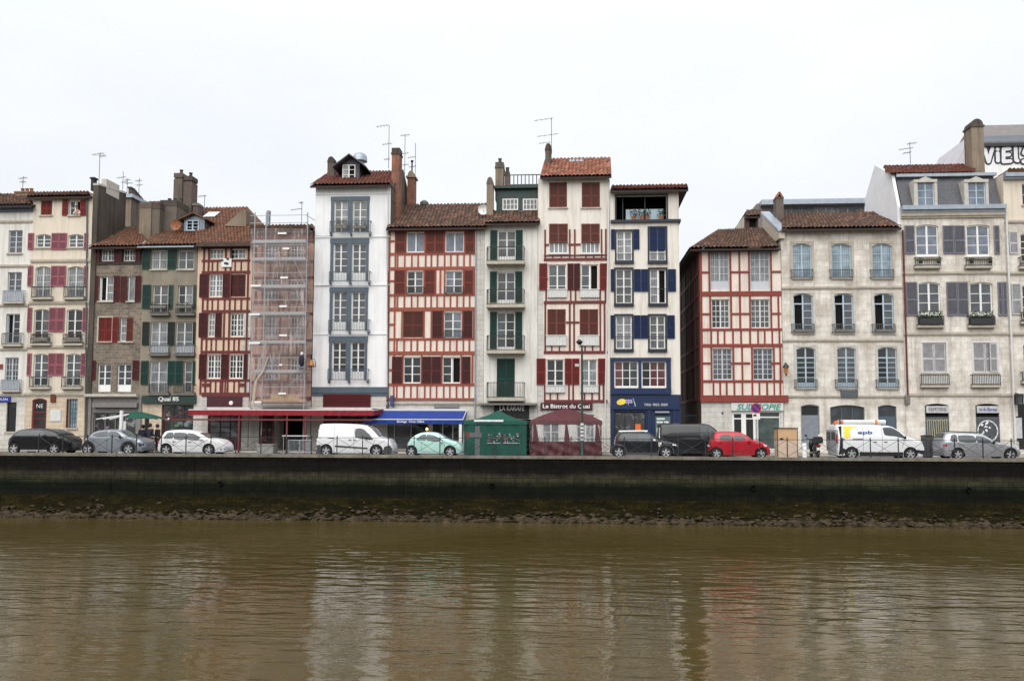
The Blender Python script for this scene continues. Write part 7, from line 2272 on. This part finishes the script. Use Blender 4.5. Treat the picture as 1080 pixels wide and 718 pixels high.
mr = nd(nt, 'ShaderNodeMapRange'); nt.links.new(mf.outputs[0], mr.inputs[0]); mr.inputs[1].default_value = -2.3 + .55; mr.inputs[2].default_value = .1 + .55
c = ramp(nt, mr.outputs[0], [(0, (.016, .014, .005)), (.10, (.005, .006, .003)), (.30, (.004, .007, .003)), (.40, (.030, .032, .017)), (.50, (.052, .046, .028)), (.58, (.030, .025, .017)), (.66, (.008, .007, .0055)), (.86, (.005, .0045, .004)), (.97, (.014, .012, .009))])
c = mix(nt, c, br.outputs['Color'], .95, 'MULTIPLY')
c = mix(nt, c, ramp(nt, noise(nt, 2.2, coord(nt, (1.2, 1, .35)), 6, .75), [(.3, grey(.45)), (.72, grey(1.7))]), .9, 'MULTIPLY')
spk = ramp(nt, noise(nt, 8, coord(nt, (.6, 1, 1.6)), 4, .8), [(.66, (0, 0, 0)), (.72, grey(.5))])
c = mix(nt, c, (.17, .15, .11), spk)
nt.links.new(c, b_.inputs['Base Color']); b_.inputs['Roughness'].default_value = .85; b_.inputs['Specular IOR Level'].default_value = .15
hh = nd(nt, 'ShaderNodeMath', _operation='MULTIPLY_ADD'); nt.links.new(br.outputs['Fac'], hh.inputs[0]); hh.inputs[1].default_value = -1.; nt.links.new(fine, hh.inputs[2])
bump(nt, b_, hh.outputs[0], .7, .04)

plain('coping_stone', (.20, .178, .145), .9, var=.65, sc=.9, bs=.4)
qw = empty('quay_wall', (0, 0, 0), 'long dark quay wall stained with algae above the muddy bank', 'wall')
b = MB(); b.box(-90, 90, .02, .5, -4.4, -.045)
for x in (-26.5, -21.6, -9.5, 6.2, 13.4, 27.): b.box(x - .02, x + .02, -.012, .03, -2.2, -.15)
b.build('wall_face', 'quay_stone', qw)
b = MB(); r2 = random.Random(2); x = -60.
while x < 60:
    w = r2.uniform(1.1, 1.9); dz = r2.uniform(-.018, .012); dy = r2.uniform(-.025, .02)
    b.box(x + .006, x + w - .006, -.07 + dy, .45, -.044, .12 + dz); x += w
b.build('coping', 'coping_stone', qw)
for x in (-20, -4.5, 9.7, 21): 
    b = MB(); b.lathe((x, -.02, -1.55), [(.14, -.05), (.14, .06), (.1, .06), (.1, -.04)], 12, 'y'); b.build('drain_pipe', 'iron', qw)

# mud bank under the wall
WZ = -3.28
m, nt, b_ = new('mud')
v = coord(nt)
n1, n2 = noise(nt, 1.6, coord(nt, (.5, 1, 1)), 7, .78), noise(nt, 7, v, 6, .8)
c = ramp(nt, mix(nt, n1, n2, .5), [(.38, (.003, .003, .0012)), (.5, (.010, .0082, .0022)), (.60, (.036, .026, .006)), (.7, (.06, .042, .011))])
c = mix(nt, c, (.16, .12, .07), ramp(nt, noise(nt, 14, v, 3, .8), [(.7, (0, 0, 0)), (.76, grey(.5))]))
nt.links.new(c, b_.inputs['Base Color']); b_.inputs['Roughness'].default_value = .9; b_.inputs['Specular IOR Level'].default_value = .06
bump(nt, b_, n2, 1., .12)
b = MB(); nx, ny = 420, 12; r2 = random.Random(8)
g = [[None] * (ny + 1) for _ in range(nx + 1)]
for i in range(nx + 1):
    for j in range(ny + 1):
        x = -60 + 120 * i / nx; t = j / ny
        y = .05 - 3.6 * t; z = -2.28 - 1.42 * t ** .9 + r2.uniform(-.035, .035) + .06 * math.sin(x * .7) * t
        b.v.append((x, y, z))
for i in range(nx):
    for j in range(ny):
        k = i * (ny + 1) + j; b.f.append((k, k + 1, k + ny + 2, k + ny + 1)); b.m.append(0)
struct(b.build('mud_bank', 'mud', smooth=True))
plain('rock_wet', (.058, .043, .026), .8, var=.97, sc=1.9, bs=.6, spec=.1)
b = MB(); r2 = random.Random(21)
for i in range(2100):
    x = r2.uniform(-42, 42); d = abs(r2.gauss(0, .62))
    y = -2.6 + d + r2.uniform(-.1, .1); t = (.05 - y) / 3.6
    z = -2.28 - 1.42 * max(0, t) ** .9
    b.blob((x, y, z + .07), r2.uniform(.06, .17) * (1.25 if d < .5 else .75), 0, i, .3, (r2.uniform(.9, 1.9), 1, r2.uniform(.5, .85)))
o = b.build('rocks', 'rock_wet', fix=False); tag(o, 'loose dark stones lying along the waterline', 'rocks', kind='stuff')

# river
m, nt, b_ = new('river_water')
v = coord(nt)
b_.inputs['Roughness'].default_value = .04; b_.inputs['IOR'].default_value = 1.33; b_.inputs['Specular IOR Level'].default_value = .5
sil = noise(nt, .06, coord(nt, (1, 2.2, 1)), 4)
c = ramp(nt, sil, [(.35, (.054, .039, .011)), (.7, (.084, .062, .025))])
nt.links.new(c, b_.inputs['Base Color'])
# small wind ripples, longer swell, and slicks where the breeze does not reach
w1 = noise(nt, 4.6, coord(nt, (.5, 1.25, 1)), 1, .5)
w2 = noise(nt, 1.7, coord(nt, (.42, 1.25, 1)), 1, .5)
w3 = noise(nt, .35, coord(nt, (.5, 1.4, 1)), 2, .5)
pt = noise(nt, .085, coord(nt, (.55, 1.5, 1)), 4, .6)
pm = ramp(nt, pt, [(.42, grey(.15)), (.54, grey(.65)), (.66, grey(1.7))])
w1b = noise(nt, 9, coord(nt, (.6, 1.2, 1)), 2, .6)
w1s = nd(nt, 'ShaderNodeMath', _operation='MULTIPLY_ADD'); nt.links.new(w1b, w1s.inputs[0]); w1s.inputs[1].default_value = .55; nt.links.new(w1, w1s.inputs[2])
w1 = w1s.outputs[0]
a1 = nd(nt, 'ShaderNodeMath', _operation='MULTIPLY'); nt.links.new(w1, a1.inputs[0]); nt.links.new(pm, a1.inputs[1])
a2 = nd(nt, 'ShaderNodeMath', _operation='MULTIPLY_ADD'); nt.links.new(w2, a2.inputs[0]); a2.inputs[1].default_value = 2.6; nt.links.new(a1.outputs[0], a2.inputs[2])
a3 = nd(nt, 'ShaderNodeMath', _operation='MULTIPLY_ADD'); nt.links.new(w3, a3.inputs[0]); a3.inputs[1].default_value = 2.0; nt.links.new(a2.outputs[0], a3.inputs[2])
bump(nt, b_, a3.outputs[0], 1., .0165)
b = MB(); b.face([(-400, -1.6, WZ), (400, -1.6, WZ), (400, -160, WZ), (-400, -160, WZ)]); struct(b.build('water', 'river_water', fix=False))
b = MB(); b.box(-400, 400, -170, -1.2, -6.2, -6.0); struct(b.build('river_bed', 'mud'))

# the bank on this side, and trees added out of the picture to darken reflections in glass and paintwork
plain('hedge', (.03, .042, .018), .9, var=.6, sc=.8)
b = MB(); b.box(-300, 300, -400, -46.4, -6, 0); struct(b.build('near_bank', 'paving'))
b = MB(); r2 = random.Random(4)
for i in range(170): b.blob((r2.uniform(-130, 130), r2.uniform(-84, -72), r2.uniform(1, 10)), r2.uniform(2., 4.), 0, i, .3, (1, 1, .9), 2)
o = b.build('added_treeline', 'hedge'); o['kind'] = 'stuff'; o['label'] = 'unseen line of trees added behind the camera to darken reflections'; o['category'] = 'trees'

# ------------------------------------------------------------------ railing
ra = empty('quay_railing', (0, .18, .12), 'thin dark iron railing with crossed braces along the quay edge', 'railing')
x, stp = -31.0, 1.47; xs = []
while x < 33: xs.append(x); x += stp
b = MB(); b.box(xs[0], xs[-1], -.018, .018, .94, .97); b.build('top_rail', 'iron', ra)
pm_ = None
for x in xs:
    if pm_ is None:
        b = MB(); b.box(-.024, .024, -.024, .024, 0, 1.03); b.blob((0, 0, 1.06), .035, 0, 1, 0); pm_ = b.build('post', 'iron', ra); o = pm_
    else:
        o = pm_.copy(); COL.objects.link(o); o.parent = ra
    o.location = (x, 0, 0)
cr = None
for x in xs[:-1]:
    if cr is None:
        b = MB(); b.tube((.02, .012, .06), (stp - .02, .012, .93), .011, 5); b.tube((.02, -.012, .93), (stp - .02, -.012, .06), .011, 5); cr = b.build('cross_brace', 'iron', ra); o = cr
    else:
        o = cr.copy(); COL.objects.link(o); o.parent = ra
    o.location = (x, 0, 0)

# ------------------------------------------------------------------ light
w = bpy.data.worlds.new('World'); S.world = w; w.use_nodes = True
nt = w.node_tree
for n in list(nt.nodes): nt.nodes.remove(n)
out = nd(nt, 'ShaderNodeOutputWorld')
sky = nd(nt, 'ShaderNodeTexSky', _sky_type='NISHITA', _sun_disc=False, _sun_elevation=math.radians(48), _sun_rotation=math.radians(180))
bg1 = nd(nt, 'ShaderNodeBackground', Strength=.08); nt.links.new(sky.outputs[0], bg1.inputs[0])
tc = nd(nt, 'ShaderNodeTexCoord')
sp = nd(nt, 'ShaderNodeSeparateXYZ'); nt.links.new(tc.outputs['Generated'], sp.inputs[0])
# thick even cloud: brighter overhead, as an overcast sky is
c = ramp(nt, sp.outputs[2], [(0., (.70, .715, .735)), (.2, (.735, .755, .785)), (.42, (.80, .82, .855)), (.7, (1.05, 1.07, 1.12)), (1., (1.25, 1.28, 1.32))])
cl = noise(nt, 2.2, coord(nt, (1, 1, 2.5), 'Generated'), 5, .55)
c = mix(nt, c, ramp(nt, cl, [(.3, (.93, .94, .955)), (.7, (1.05, 1.05, 1.04))]), 1., 'MULTIPLY')
bg2 = nd(nt, 'ShaderNodeBackground', Strength=1.0); nt.links.new(c, bg2.inputs[0])
mx = nd(nt, 'ShaderNodeMixShader', Fac=.94)
nt.links.new(bg1.outputs[0], mx.inputs[1]); nt.links.new(bg2.outputs[0], mx.inputs[2]); nt.links.new(mx.outputs[0], out.inputs[0])
sd = bpy.data.lights.new('sun', 'SUN'); sd.energy = 2.1; sd.angle = math.radians(70); sd.color = (1, .97, .92)
so = bpy.data.objects.new('sun', sd); COL.objects.link(so); so.rotation_euler = (math.radians(42), 0, math.radians(-12)); so.location = (0, -60, 60)

S.view_settings.view_transform = 'Standard'; S.view_settings.look = 'None'; S.view_settings.gamma = 1; S.view_settings.exposure = 0.38
S.view_settings.use_curve_mapping = False
S.cycles.max_bounces = 6; S.cycles.transparent_max_bounces = 12; S.cycles.diffuse_bounces = 3; S.cycles.glossy_bounces = 3
